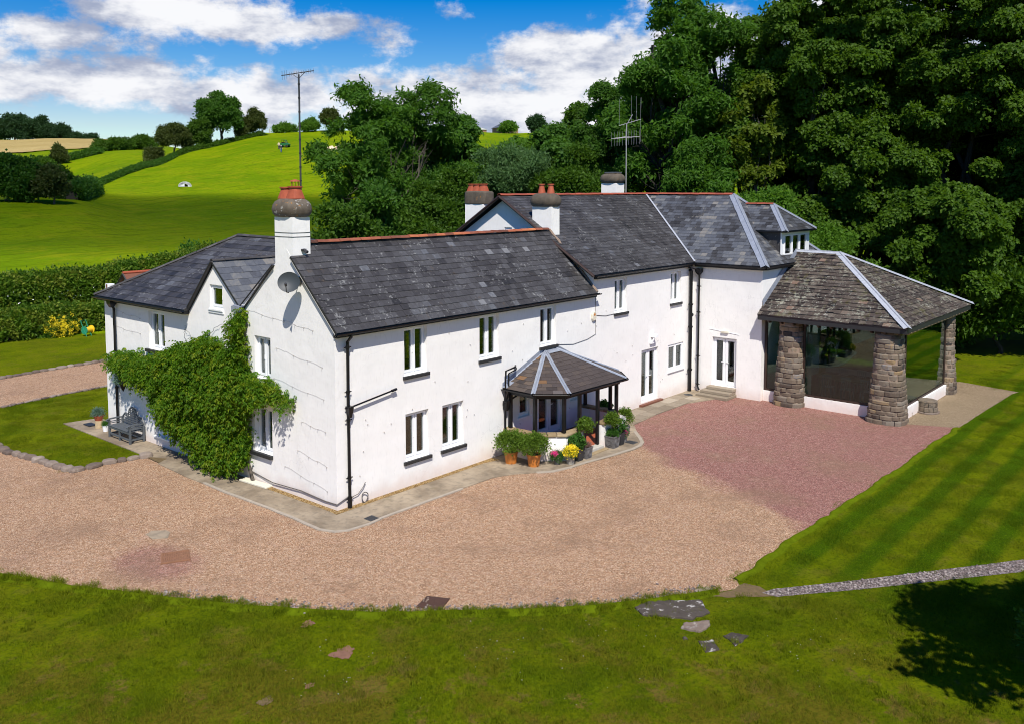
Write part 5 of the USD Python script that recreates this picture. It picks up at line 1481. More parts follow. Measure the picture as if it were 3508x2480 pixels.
for k in range(11):
    q = -0.80+k*.15
    el_.tube([b2*q+[0, 0, 3.69+q*.078-.40], b2*q+[0, 0, 3.69+q*.078+.36]], .006, 4)
obj('rods', el_.get(), M['metal'], a2)
el_ = MB()
for q, l0, l1 in ((-.4, 0, 1.4), (.24, -.1, 1.4), (.50, 0, 1.3), (.75, -1.2, 1.15)):
    el_.tube([b2*q+[0, 0, 4.44+q*.3+l0], b2*q+[0, 0, 4.44+q*.3+l1]], .007, 4)
obj('rods', el_.get(), M['metal'], a2)
# ---------------------------------------------------------------- foliage tools
def leaf_quad(L, W, fold=0.25, n=1):
    """A pointed leaf along +x, folded on its midrib."""
    v = np.array([(0, 0, 0), (L*.45, W/2, fold*W/2), (L, 0, -L*.10), (L*.45, -W/2, fold*W/2)])
    return v, np.array([[0, 2, 1], [0, 3, 2]])


def rot_to(d, roll, rng=None):
    d = d/np.linalg.norm(d)
    r = np.array([0, 0, 1.]) if abs(d[2]) < .95 else np.array([1., 0, 0])
    y = np.cross(r, d); y /= np.linalg.norm(y); z = np.cross(d, y)
    c, s = math.cos(roll), math.sin(roll)
    return np.stack([d, y*c+z*s, z*c-y*s], 1)


def spray(kind, seed):
    """One unit-sized spray of leaves (radius about 1): (v, f, tone)."""
    rng = np.random.default_rng(seed)
    V, F, T, n = [], [], [], 0

    def put(v, f, t):
        nonlocal n
        V.append(v); F.append(f+n); T.append(np.full(len(v), t)); n += len(v)
    if kind == 'broad':            # lobed leaves held flat in a loose plate
        for k in range(20):
            a, r = rng.uniform(0, 2*PI), math.sqrt(rng.uniform(0.02, 1))
            p = np.array([r*math.cos(a), r*math.sin(a), rng.normal(0, .13)-.25*r*r])
            d = np.array([math.cos(a+rng.normal(0, .8)), math.sin(a+rng.normal(0, .8)), rng.normal(-.35, .25)])
            v, f = leaf_quad(rng.uniform(.38, .56), rng.uniform(.36, .5), .2)
            put(v@rot_to(d, rng.normal(0, .4)).T+p, f, rng.uniform(0, 1))
    elif kind == 'pinnate':        # feathery leaves
        for k in range(6):
            a = rng.uniform(0, 2*PI)
            p = np.array([rng.normal(0, .3), rng.normal(0, .3), rng.normal(0, .15)])
            d = np.array([math.cos(a), math.sin(a), rng.normal(-.15, .3)])
            R = rot_to(d, rng.normal(0, .5)); t = rng.uniform(0, 1)
            for j in range(4):
                for s in (-1, 1):
                    v, f = leaf_quad(rng.uniform(.26, .34), .13, .2)
                    q = v@rot_to(np.array([.6, s*.8, -.1]), 0).T + [j*.22+.08, 0, -.05*j*j*.4]
                    put(q@R.T+p, f, np.clip(t+rng.normal(0, .12), 0, 1))
            v, f = leaf_quad(.3, .13); put((v+[.95, 0, -.25])@R.T+p, f, t)
    elif kind == 'small':          # dense small leaves
        for k in range(26):
            p = rng.normal(0, .45, 3); p[2] *= .7
            d = p+rng.normal(0, .5, 3)+[0, 0, .2]
            v, f = leaf_quad(rng.uniform(.32, .50), rng.uniform(.20, .30), .2)
            put(v@rot_to(d, rng.uniform(0, 6)).T+p, f, rng.uniform(0, 1))
    elif kind == 'clump':          # coarse clump for far crowns
        for k in range(22):
            p = rng.normal(0, .48, 3); p[2] *= .75
            d = p+rng.normal(0, .4, 3)
            v, f = leaf_quad(rng.uniform(.5, .75), rng.uniform(.4, .55), .3)
            put(v@rot_to(d, rng.uniform(0, 6)).T+p, f, rng.uniform(0, 1))
    elif kind == 'ash':            # loose tufts of long leaflets
        for k in range(26):
            a = rng.uniform(0, 2*PI)
            p = rng.normal(0, .42, 3); p[2] *= .6
            d = np.array([math.cos(a), math.sin(a), rng.normal(-.25, .35)])
            v, f = leaf_quad(rng.uniform(.42, .66), rng.uniform(.15, .24), .25)
            put(v@rot_to(d, rng.normal(0, .6)).T+p, f, rng.uniform(0, 1))
    elif kind == 'willow':
        for k in range(26):
            p = rng.normal(0, .4, 3)
            d = np.array([rng.normal(0, .6), rng.normal(0, .6), rng.normal(.1, .6)])
            v, f = leaf_quad(rng.uniform(.4, .6), .11, .2)
            put(v@rot_to(d, rng.uniform(0, 6)).T+p, f, rng.uniform(0, 1))
    elif kind == 'wisteria':       # drooping pinnate leaves in a fan
        for k in range(4):
            a = rng.normal(0, .9)
            p = np.array([rng.normal(0, .2), rng.normal(0, .3), rng.normal(0, .25)])
            t = rng.uniform(0, 1)
            L = rng.uniform(.8, 1.15)
            for j in range(6):
                q = j/5
                c = p+np.array([.55*L*q, math.sin(a)*L*.6*q, .25*q*L-.75*L*q*q])
                for s in (-1, 1):
                    v, f = leaf_quad(rng.uniform(.24, .3)*(1-.25*q), .095, .15)
                    d = np.array([.25, s*.75, -.55])
                    put(v@rot_to(d, rng.normal(0, .3)).T+c, f, np.clip(t+rng.normal(0, .1), 0, 1))
            v, f = leaf_quad(.26, .10); put(v@rot_to(np.array([.3, 0, -.9]), 0).T+p+np.array([.55*L, math.sin(a)*L*.6, -.5*L]), f, t)
    return np.vstack(V), np.vstack(F), np.concatenate(T)


SPR = {k: [spray(k, 100+7*i) for i in range(3)] for k in ('broad', 'pinnate', 'small', 'clump', 'willow', 'wisteria', 'ash')}


def quats(nrm, roll, up=(0, 0, 1.)):
    """Quaternions (w, x, y, z) that turn +z to nrm, then roll about it."""
    n = nrm/np.linalg.norm(nrm, axis=1, keepdims=True)
    z = np.array(up)
    ax = np.cross(np.broadcast_to(z, n.shape), n); c = n@z
    s = np.linalg.norm(ax, axis=1)
    ang = np.arctan2(s, c)
    ax = np.where(s[:, None] > 1e-6, ax/np.maximum(s, 1e-9)[:, None], np.array([1., 0, 0]))
    q = np.c_[np.cos(ang/2), ax*np.sin(ang/2)[:, None]]
    r = np.c_[np.cos(roll/2), np.zeros((len(roll), 2)), np.sin(roll/2)]
    w1, x1, y1, z1 = q.T; w2, x2, y2, z2 = r.T
    return np.stack([w1*w2-x1*x2-y1*y2-z1*z2, w1*x2+x1*w2+y1*z2-z1*y2, w1*y2-x1*z2+y1*w2+z1*x2, w1*z2+x1*y2-y1*x2+z1*w2], 1)


def scatter(name, parent, protos, mat, pos, q, sc, seed=0, kind='stuff', label=None, cat=None):
    pp = ppath(parent)
    path = f'{pp}/{numbered(pp, name)}'
    pi = UsdGeom.PointInstancer.Define(stage, path)
    rel = pi.CreatePrototypesRel()
    for i, (v, f, t) in enumerate(protos):
        m = usdkit.mesh(stage, f'{path}/leaf_spray_{i:03d}' if i else f'{path}/leaf_spray', (v, f), mat)
        UsdGeom.PrimvarsAPI(m).CreatePrimvar('tone', Sdf.ValueTypeNames.FloatArray, 'vertex').Set(Vt.FloatArray.FromNumpy(t.astype(np.float32)))
        rel.AddTarget(m.GetPath())
    rng = np.random.default_rng(seed+999)
    n = len(pos)
    pi.CreateProtoIndicesAttr(Vt.IntArray.FromNumpy(rng.integers(0, len(protos), n).astype(np.int32)))
    pi.CreatePositionsAttr(Vt.Vec3fArray.FromNumpy(np.asarray(pos, np.float32)))
    qh = Vt.QuathArray([Gf.Quath(float(a), float(b), float(c), float(d)) for a, b, c, d in q])
    pi.CreateOrientationsAttr(qh)
    s = np.asarray(sc, np.float32)
    pi.CreateScalesAttr(Vt.Vec3fArray.FromNumpy(np.repeat(s[:, None], 3, 1)))
    return tag(pi.GetPrim(), label, cat, None, kind)


def crown_points(rng, centers, radii, flat, n_per, up_bias=0.35, core=None, shell=0.75):
    """Sprays on the upper and outer sides of each clump."""
    P, N = [], []
    core = centers.mean(0) if core is None else core
    for c, r in zip(centers, radii):
        n = max(6, int(n_per*r*r))
        d = rng.normal(0, 1, (n*2, 3)); d /= np.linalg.norm(d, axis=1, keepdims=True)
        o = c-core; o = o/(np.linalg.norm(o)+1e-9)
        ok = (d@o*.7+d[:, 2]*.5) > -0.35+rng.uniform(-.3, .15, n*2)
        d = d[ok][:n]
        rad = r*(shell+(1-shell)*rng.uniform(-.6, 1.1, (len(d), 1)))
        P.append(c+d*rad*[1, 1, flat])
        N.append(d*(1-up_bias)+np.array([0, 0, 1.])*up_bias+rng.normal(0, .25, d.shape))
    return np.vstack(P), np.vstack(N)


def limb(a, b, r0, r1, rng, sag=0.0, n=6):
    t = np.linspace(0, 1, n)[:, None]
    p = a+(b-a)*t
    L = np.linalg.norm(b-a)
    w = np.cumsum(rng.normal(0, .035*L, (n, 3)), 0); w -= w[-1]*t; w[0] = 0
    p = p+w+np.array([0, 0, 1.])*(np.sin(t*PI)*sag*L)
    return p, np.linspace(r0, r1, n)


def tree(name, label, base, crown, mat, spr, size, n_per, seed, nclump=40, cr=(0.28, 0.42), flat=0.62, bark='bark', trunk_r=None, trunks=1, lean=(0, 0), group=None, limbs=10, egg=0.15, fill=0.55, kind='tree', bare=0.0, holes=0.0, sub=0):
    """base: (x, y, z); crown: (dx, dy, height of centre above base, rx, ry, rz)."""
    rng = np.random.default_rng(seed)
    T = thing(name, label, kind, group=group)
    base = np.array(base, float)
    cx, cy, cz, rx, ry, rz = crown
    C = base+[cx, cy, cz]; R = np.array([rx, ry, rz])
    d = rng.normal(0, 1, (nclump*6, 3)); d /= np.linalg.norm(d, axis=1, keepdims=True)
    d = d[d[:, 2] > -0.75]
    # spread them out: greedy farthest
    pick = [0]
    dist = np.full(len(d), 9.)
    for _ in range(nclump-1):
        dist = np.minimum(dist, np.linalg.norm(d-d[pick[-1]], axis=1)+rng.uniform(0, .12, len(d)))
        pick.append(int(np.argmax(dist)))
    d = d[pick]
    k = 1-egg*d[:, 2]
    rad = rng.uniform(fill, 1.0, len(d))
    rad[: len(d)//4] *= 0.62
    cen = C+d*R*rad[:, None]*np.c_[k, k, np.ones_like(k)]*0.86
    rr = rng.uniform(*cr, len(d))*np.cbrt(rx*ry*rz)
    c2, r2 = cen, rr
    if sub:
        c2, r2 = [], []
        for c, r in zip(cen, rr):
            o = (c-C)/(np.linalg.norm(c-C)+1e-9)
            dd = rng.normal(0, 1, (sub, 3)); dd /= np.linalg.norm(dd, axis=1, keepdims=True)
            dd = dd+o*.55+[0, 0, .15]; dd /= np.linalg.norm(dd, axis=1, keepdims=True)
            c2.append(c+dd*r*rng.uniform(.45, 1.15, (sub, 1))*[1, 1, flat*1.25]); r2.append(r*rng.uniform(.30, .62, sub))
        c2, r2 = np.vstack(c2), np.concatenate(r2)
    P, N = crown_points(rng, c2, r2, flat, n_per, core=C-[0, 0, rz*.3], shell=.62)
    if holes:
        h = meshkit.fbm(P*0.38+seed, 3, seed)
        keep = h > holes
        P, N = P[keep], N[keep]
    P = P[P[:, 2] > base[2]+0.15]; N = N[:len(P)]
    q = quats(N, rng.uniform(0, 2*PI, len(P)))
    scatter('crown', T, SPR[spr], M[mat], P, q, rng.uniform(.72, 1.3, len(P))*size, seed)
    # trunk and limbs
    tr = trunk_r or 0.035*(cz+rz)
    mb = MB()
    for t in range(trunks):
        off = np.array([math.cos(t*2.4), math.sin(t*2.4), 0])*(tr*2.2 if trunks > 1 else 0)
        top = C+[lean[0], lean[1], rz*.35]+off*3
        p, r = limb(base+off-[0, 0, .25], top, tr, tr*.25, rng, n=9)
        r[0] *= 1.35
        mb.tube(p, r, 9)
        idx = rng.permutation(len(cen))[:limbs]
        for i in idx:
            f = rng.uniform(.28, .85)
            a = p[int(f*8)]; tgt_ = a+(cen[i]-a)*.78
            if cen[i][2] < a[2]-.5*rz:
                a = p[int(.3*8)]; tgt_ = a+(cen[i]-a)*.78
            lp, lr = limb(a, tgt_, max(.02, tr*(.55-.35*f)), max(.012, tr*.08), rng, sag=.06)
            mb.tube(lp, lr, 6)
            for _ in range(2):
                e = tgt_+rng.normal(0, 1, 3)*rr[i]*.5
                lp2, lr2 = limb(lp[3], e, lr[3]*.6, .01, rng, n=4)
                mb.tube(lp2, lr2, 5)
    obj('trunk', mb.get(), M[bark], T, smooth=40)
    return T


def hedge(name, label, line, w, h, mat, spr, size, dens, seed, zf=None, cat='hedge', rough=0.35, group=None):
    """Foliage over a bank along a line; every face is covered, the top uneven."""
    rng = np.random.default_rng(seed)
    T = thing(name, label, cat, group=group)
    ls = shapely.LineString(line)
    n = int(ls.length*(w+2*h)*dens)
    s = rng.uniform(0, ls.length, n)
    pt = np.array([ls.interpolate(v).coords[0] for v in s])
    p2 = np.array([ls.interpolate(min(v+.3, ls.length)).coords[0] for v in s]); p1 = np.array([ls.interpolate(max(v-.3, 0)).coords[0] for v in s])
    t = p2-p1; t /= np.linalg.norm(t, axis=1, keepdims=True)+1e-9
    side = np.c_[t[:, 1], -t[:, 0]]
    hh = h*(1-rough/2+rough*1.6*(meshkit.fbm(np.c_[pt/ (2.2*max(h,1)), np.zeros(n)], 3, seed)-.3))
    u = rng.uniform(-1, 1, n)                 # round the section: left side, top, right side
    ang = u*PI*.52
    k = (np.abs(np.sin(ang))**3.2+np.abs(np.cos(ang))**3.2)**(-1/3.2)
    bump = 1+0.16*(meshkit.fbm(np.c_[pt*0.9, u*3], 3, seed+3)-.5)*2
    x = np.sin(ang)*k*w/2*bump; z = np.maximum(np.cos(ang), 0)*k*hh*bump
    z = np.where(np.abs(u) > .86, rng.uniform(0, 1, n)*hh*.8, z)
    z0 = ground_z(pt[:, 0], pt[:, 1]) if zf is None else zf
    P = np.c_[pt+side*x[:, None], z0+z]+rng.normal(0, .06*min(h, 2), (n, 3))
    N = np.c_[side*np.sin(ang)[:, None], np.maximum(np.cos(ang), .25)]+rng.normal(0, .35, (n, 3))
    scatter('foliage', T, SPR[spr], M[mat], P, quats(N, rng.uniform(0, 2*PI, n)), rng.uniform(.7, 1.3, n)*size, seed)
    # the dark woody middle of the hedge
    m = np.asarray(ls.segmentize(1.0).coords)
    tt = np.gradient(m, axis=0); tt /= np.linalg.norm(tt, axis=1, keepdims=True); sd = np.c_[tt[:, 1], -tt[:, 0]]
    zb = ground_z(m[:, 0], m[:, 1]) if zf is None else np.full(len(m), zf)
    rings = [[np.r_[p+s*a*w*.36, zz+b*h] for a, b in ((-1, -.05), (1, -.05), (.8, .62), (-.8, .62))] for p, s, zz in zip(m, sd, zb)]
    obj('stems', loft(rings), M['bark_dark'], T)
    return T


# ---------------------------------------------------------------- wisteria on the gable walls
WI = thing('wisteria', 'leafy green wisteria spreading over the left gable walls', 'climbing plant')
WP = Polygon([(12.82, 3.1), (11.82, 3.22), (10.46, 3.3), (9.71, 3.25), (8.45, 3.67), (7.26, 4.05), (6.6, 4.35), (6.13, 4.42), (5.7, 4.2), (5.2, 4.0), (4.85, 4.05), (4.75, 4.6), (4.65, 5.1), (4.35, 5.45), (4.05, 5.5), (4.08, 4.6), (4.0, 3.6), (3.3, 3.38), (2.68, 3.34), (2.16, 3.12), (1.66, 3.0), (1.52, 2.62), (1.95, 2.72), (2.4, 2.78), (3.5, 2.55), (3.95, 2.2), (4.0, 1.7), (3.95, 0.87), (4.15, 0.48), (5.1, 0.1), (6.0, 0.10), (6.53, 0.34), (6.98, 0.55), (7.83, 0.75), (8.42, 0.95), (9.0, 1.1), (9.25, 1.6), (9.6, 2.0), (10.43, 2.12), (10.86, 2.35), (11.76, 2.39), (12.81, 2.42)]).buffer(-0.13)
rng = np.random.default_rng(81)
n = 3300
b_ = WP.bounds
yz = np.c_[rng.uniform(b_[0], b_[2], n*3), rng.uniform(b_[1], b_[3], n*3)]
yz = yz[shapely.contains_xy(WP, yz[:, 0], yz[:, 1])][:n]
dist = np.array([WP.exterior.distance(shapely.Point(*p)) for p in yz])
bulge = np.minimum(dist/0.7, 1)**.6
lump = meshkit.fbm(np.c_[yz*1.6, np.zeros(len(yz))], 4, 5)
depth = (0.10+0.50*bulge)*(0.05+1.8*np.clip(lump-.12, 0, 1))*rng.uniform(.45, 1.08, len(yz))
P = np.c_[-depth-0.03, yz]
N = np.c_[np.full(len(yz), -1.0), rng.normal(0, .45, len(yz)), rng.normal(0.15, .35, len(yz))]
# sprays hang: local +x (their length) points outward from the wall, local z stays up
yaw = PI+rng.normal(0, .75, len(P)); pit = rng.normal(-.1, .35, len(P))
qy = np.c_[np.cos(yaw/2), np.zeros((len(P), 2)), np.sin(yaw/2)]
qp = np.c_[np.cos(pit/2), np.zeros(len(P)), np.sin(pit/2), np.zeros(len(P))]
w1, x1, y1, z1 = qy.T; w2, x2, y2, z2 = qp.T
Q = np.stack([w1*w2-x1*x2-y1*y2-z1*z2, w1*x2+x1*w2+y1*z2-z1*y2, w1*y2-x1*z2+y1*w2+z1*x2, w1*z2+x1*y2-y1*x2+z1*w2], 1)
scatter('foliage', WI, SPR['wisteria'], M['lf_wist'], P, Q, rng.uniform(.32, .54, len(P)), 81)
mb = MB()
for (pts, r) in (([(-.12, 3.9, 0), (-.12, 4.3, .8), (-.12, 4.1, 2.2), (-.10, 4.25, 3.6), (-.08, 4.2, 5.3)], .06), ([(-.12, 4.2, 1.6), (-.12, 6.2, 2.4), (-.10, 9.0, 2.8), (-.08, 12.6, 2.85)], .04), ([(-.12, 4.15, 2.4), (-.1, 3.0, 2.9), (-.1, 1.7, 2.85)], .03), ([(-.14, 4.2, .9), (-.14, 6.2, 1.2), (-.14, 8.3, 1.6)], .03), ([(-.06, 6.3, 4.3), (-.05, 5.9, 4.6), (-.05, 5.5, 4.75), (-.05, 5.0, 4.6), (-.05, 4.8, 4.2)], .008), ([(-.05, 7.7, 3.9), (-.05, 7.9, 4.2), (-.05, 7.75, 4.45)], .007), ([(-.05, 7.3, 4.0), (-.08, 7.6, 4.3), (-.05, 7.9, 4.32)], .006)):
    p = np.array(pts); k = np.linspace(0, len(p)-1, 16)
    pp_ = np.stack([np.interp(k, np.arange(len(p)), p[:, i]) for i in range(3)], 1)+rng.normal(0, .015, (16, 3))
    pp_[:, 0] = np.minimum(pp_[:, 0], -.03)
    mb.tube(pp_, np.linspace(r, r*.5, 16), 6)
obj('stem', mb.get(), M['bark'], WI)

# ---------------------------------------------------------------- grass standing in the lawns
def grass_patch(seed, n=420, size=0.55, h=0.030):
    rng = np.random.default_rng(seed)
    p = np.c_[rng.uniform(-size/2, size/2, (n, 2)), np.zeros(n)]
    a = rng.uniform(0, 2*PI, n); hh = h*rng.uniform(.5, 1.5, n); w = rng.uniform(.003, .006, n); ln = hh*rng.uniform(.2, 1.0, n)
    dx, dy = np.cos(a), np.sin(a)
    b0 = p+np.c_[-dy*w, dx*w, np.zeros(n)]; b1 = p-np.c_[-dy*w, dx*w, np.zeros(n)]; tip = p+np.c_[dx*ln, dy*ln, hh]
    v = np.stack([b0, b1, tip], 1).reshape(-1, 3)
    f = np.arange(3*n).reshape(-1, 3)
    t = np.repeat(rng.uniform(0, 1, n)**1.5, 3); t[2::3] = np.clip(t[2::3]+.15, 0, 1)
    return v, f, t


GP = [grass_patch(300+i) for i in range(4)]
rng = np.random.default_rng(91)
FORE = Polygon(NEAR_EDGE+[(2.9, -11.6), (4.5, -12.85), (5.85, -13.85), (8.1, -15.5), (13.0, -19.2), (9.0, -22.0), (1.0, -18.2), (-4.4, -11.5), (-10.6, -4.6), (-13.5, 2.0), (-14, 8)]).buffer(-0.10)
RL = Polygon([(2.9, -10.65)]+RIGHT_EDGE+[(24.5, -11.1), (28.3, -11.3), (29.5, -8.9), (40, -10), (40, -16), (20.0, -20.5), (14.5, -18.9), (8.74, -15.1), (6.37, -13.45), (4.95, -12.45), (3.4, -11.2)]).buffer(-0.05)
LI = Polygon([(-3.3, 9.35), (-1.1, 9.2), (-0.98, 15.3), (0.6, 15.6), (3.0, 20.5), (0.9, 20.35), (-1.5, 19.95), (-3.2, 19.8), (-4.1, 17.3), (-3.55, 13.9), (-3.4, 11.3)]).buffer(-0.08)
allp = []
for poly, dn in ((FORE, 7.2), (RL, 3.4), (LI, 3.4)):
    b = poly.bounds; m = int((b[2]-b[0])*(b[3]-b[1])*dn)
    q = np.c_[rng.uniform(b[0], b[2], m), rng.uniform(b[1], b[3], m)]
    q = q[shapely.contains_xy(poly, q[:, 0], q[:, 1])]
    px, z = proj_px(np.c_[q, np.zeros(len(q))])
    ok = (px[:, 0] > -120) & (px[:, 0] < WPX+120) & (px[:, 1] < HPX+160) & (rng.uniform(0, 1, len(q)) < np.clip(28/z, .18, 1))
    for bx, by, br, _m in BP:
        ok &= np.hypot(q[:, 0]-bx, q[:, 1]-by) > br*.7+.10
    for bx, by, br in ((1.0, -10.2, .42), (.75, -10.85, .18), (.1, -11.45, .14), (.7, -11.7, .16)):
        ok &= np.hypot(q[:, 0]-bx, q[:, 1]-by) > br+.1
    allp.append(q[ok])
q = np.vstack(allp)
qq = np.c_[np.cos(np.arange(len(q))), np.zeros((len(q), 2)), np.sin(np.arange(len(q)))]
scatter('grass', None, GP, M['blade'], np.c_[q, np.full(len(q), 0.0)], qq, rng.uniform(.8, 1.35, len(q)), 91, label='short mown grass standing in the lawns')
tq = []
b = FORE.bounds
q2 = np.c_[rng.uniform(b[0], b[2], 6500), rng.uniform(b[1], b[3], 6500)]
q2 = q2[shapely.contains_xy(FORE, q2[:, 0], q2[:, 1])]
px, z = proj_px(np.c_[q2, np.zeros(len(q2))])
dn_ = meshkit.fbm(np.c_[q2*.9, np.zeros(len(q2))], 4, 17)
q2 = q2[(px[:, 0] > -100) & (px[:, 0] < WPX+100) & (px[:, 1] < HPX+120) & (dn_ > .46)]
TF = [grass_patch(370+i, n=70, size=.15, h=.055) for i in range(4)]
scatter('grass_tufts', None, TF, M['blade'], np.c_[q2, np.zeros(len(q2))], np.c_[np.cos(q2[:, 0]*9), np.zeros((len(q2), 2)), np.sin(q2[:, 0]*9)], rng.uniform(.7, 1.5, len(q2)), 95, label='slightly longer tufts standing out of the near lawn')
# tufts along the turf edge, daisies
EDG = shapely.LineString(NEAR_EDGE).segmentize(.1)
e = np.asarray(EDG.coords); e = e[rng.integers(0, len(e), 520)]+rng.normal(0, .10, (520, 2))
qq = np.c_[np.cos(np.arange(520)), np.zeros((520, 2)), np.sin(np.arange(520))]
GE = [grass_patch(340+i, n=60, size=.22, h=.075) for i in range(3)]
scatter('edge_grass', None, GE, M['blade'], np.c_[e, np.full(520, .03)], qq, rng.uniform(.7, 1.2, 520), 92, label='longer grass along the rolled turf edge')
dz = MB(); da = rng.uniform(0, 1, (70, 2))
for k in range(70):
    c0 = [(-2.6, -9.0), (-5.0, -6.6), (1.6, -13.0), (-1.0, -9.9)][k % 4]
    x, y = c0[0]+rng.normal(0, .9), c0[1]+rng.normal(0, .8)
    if FORE.contains(shapely.Point(x, y)):
        a = np.arange(7)*2*PI/7
        dz.add(np.c_[x+.008*np.cos(a), y+.008*np.sin(a), np.full(7, .052)].tolist()+[[x, y, .054]], [[i, (i+1) % 7, 7] for i in range(7)])
obj('daisies', dz.get(), M['whitefl'], None, kind='stuff', label='scattered white daisies in the near lawn')
# loose pebbles in the strip and along the gravel's lower margin
pebs = []
for i in range(3):
    m = trimesh.creation.icosphere(1, 1.0); r_ = np.random.default_rng(400+i)
    v = m.vertices*(1+.25*(meshkit.fbm(m.vertices*1.3+i*5, 2, i)[:, None]-.5))*[1, .75, .5]
    pebs.append((v, m.faces, np.full(len(v), (.2, .5, .8)[i])))
b = PB.bounds; q = np.c_[rng.uniform(b[0], b[2], 26000), rng.uniform(b[1], b[3], 26000)]
q = q[shapely.contains_xy(PB.buffer(-.04), q[:, 0], q[:, 1])][:5200]
ls = shapely.LineString(NEAR_EDGE[5:]).parallel_offset(.14, 'left') if False else shapely.LineString(NEAR_EDGE[4:])
e = np.asarray(ls.segmentize(.04).coords); e = e[rng.integers(0, len(e), 900)]
nrm2 = np.array([0.72, 0.70])
e = e+nrm2*np.abs(rng.normal(.16, .14, (900, 1)))+rng.normal(0, .05, (900, 2))
allq = np.vstack([q, e]); m_ = len(allq)
scatter('pebbles', None, pebs, M['pebble'], np.c_[allq, rng.uniform(.008, .026, m_)], quats(np.c_[rng.normal(0, .4, (m_, 2)), np.ones(m_)], rng.uniform(0, 6, m_)), rng.uniform(.016, .042, m_), 93, label='loose grey and pink pebbles in the drain strip and along the turf')
# ---------------------------------------------------------------- trees behind the house
GN = 'trees behind the house'
tree('ash_tree', 'tall feathery ash tree rising behind the front chimney and the low roof', (25.7, 27.0, 0.3), (0.3, -0.2, 10.3, 5.4, 5.0, 7.0), 'lf_ash', 'ash', .60, 40, 1, nclump=84, cr=(.13, .24), trunks=3, trunk_r=.22, limbs=40, fill=.36, holes=.42, flat=.6, sub=4)
tree('ash_tree', 'very tall open ash tree with forked dark trunk beside the upper aerial', (36.2, 8.2, 0.2), (-1.0, .6, 14.4, 6.0, 6.0, 9.4), 'lf_ash', 'ash', .60, 36, 2, nclump=96, cr=(.12, .22), trunks=2, trunk_r=.38, limbs=46, fill=.34, bark='bark_dark', holes=.47, flat=.6, sub=4)
MID = [('B1', 'hazel_bush', 'dark leafy bush just right of the front chimney stack', (11.0, 13.4), 8.2, 2.2, 'lf_dark', 'small', .5, 70),
       ('B2', 'thorn_tree', 'low green thorn below the left side of the tall ash', (21.0, 21.8), 8.6, 2.8, 'lf_bush', 'small', .55, 60),
       ('B3', 'field_maple', 'rounded green maple directly right of the tall ash', (32.3, 26.2), 14.6, 4.4, 'lf_bush', 'broad', .44, 60),
       ('B4', 'willow_tree', 'silvery grey-green willow above the two left-hand red chimney pots', (30.3, 19.5), 12.9, 3.0, 'lf_willow', 'willow', .6, 60),
       ('B5', 'field_maple', 'bushy green maple behind the pair of slender red chimney pots', (36.2, 19.8), 14.2, 4.2, 'lf_bush', 'broad', .44, 56),
       ('B6', 'thorn_tree', 'tall dark green thorn left of the upper aerial rods', (38.0, 15.4), 16.8, 3.8, 'lf_bush', 'ash', .5, 56),
       ('B7', 'hazel_bush', 'wide dark hazel behind the roof ridge left of the rear chimney', (30.3, 13.2), 11.4, 3.5, 'lf_dark', 'small', .5, 64),
       ('B8', 'hazel_bush', 'dark hazel filling the gap behind the upper white gable', (23.3, 18.3), 9.6, 3.2, 'lf_dark', 'small', .5, 66),
       ('B9', 'thorn_tree', 'deep green thorn low between the ash and the upper gable', (28.0, 23.0), 10.4, 3.4, 'lf_bush', 'small', .55, 56),
       ('B10', 'ash_sapling', 'light green young ash standing between two maples of the belt', (33.5, 22.8), 13.4, 3.0, 'lf_light', 'ash', .5, 50),
       ('B11', 'field_maple', 'further maple of the belt just left of the upper aerial', (42.0, 20.5), 15.2, 4.4, 'lf_dark', 'broad', .46, 50),
       ('B12', 'field_maple', 'further maple of the belt seen over the slender red chimney pots', (40.0, 27.0), 14.6, 4.6, 'lf_ash', 'broad', .46, 46),
       ('mid', 'field_maple', 'mid green maple over the red roof ridge right of the upper aerial', (30.6, 5.6), 11.8, 2.7, 'lf_ash', 'ash', .46, 60),
       ('yel', 'yellowing_maple', 'yellowish green maple between the forked ash and the sycamores', (34.4, 4.2), 16.6, 2.0, 'lf_yel', 'broad', .42, 80),
       ('eld', 'elder_bush', 'light green elder bush behind the hip and dormer of the roof', (27.6, 0.9), 9.4, 2.7, 'lf_light', 'small', .42, 62),
       ('eld2', 'elder_bush', 'light green elder with a drooping side behind the far roof hip', (29.6, -2.2), 7.8, 1.9, 'lf_light', 'small', .40, 62)]
for i, (_, nm, lab, (x, y), h, r, mt, sp, sz, npr) in enumerate(MID):
    tall = h > 15
    tree(nm, lab, (x, y, 0.1), (0, 0, h*(.56 if not tall else .72), r, r, h*(.47 if not tall else .27)), mt, sp, sz, npr, 20+i, nclump=30 if r > 2.2 else 18, cr=(.26, .40), limbs=8, trunk_r=.13, trunks=2 if not tall else 1, fill=.5, sub=4)
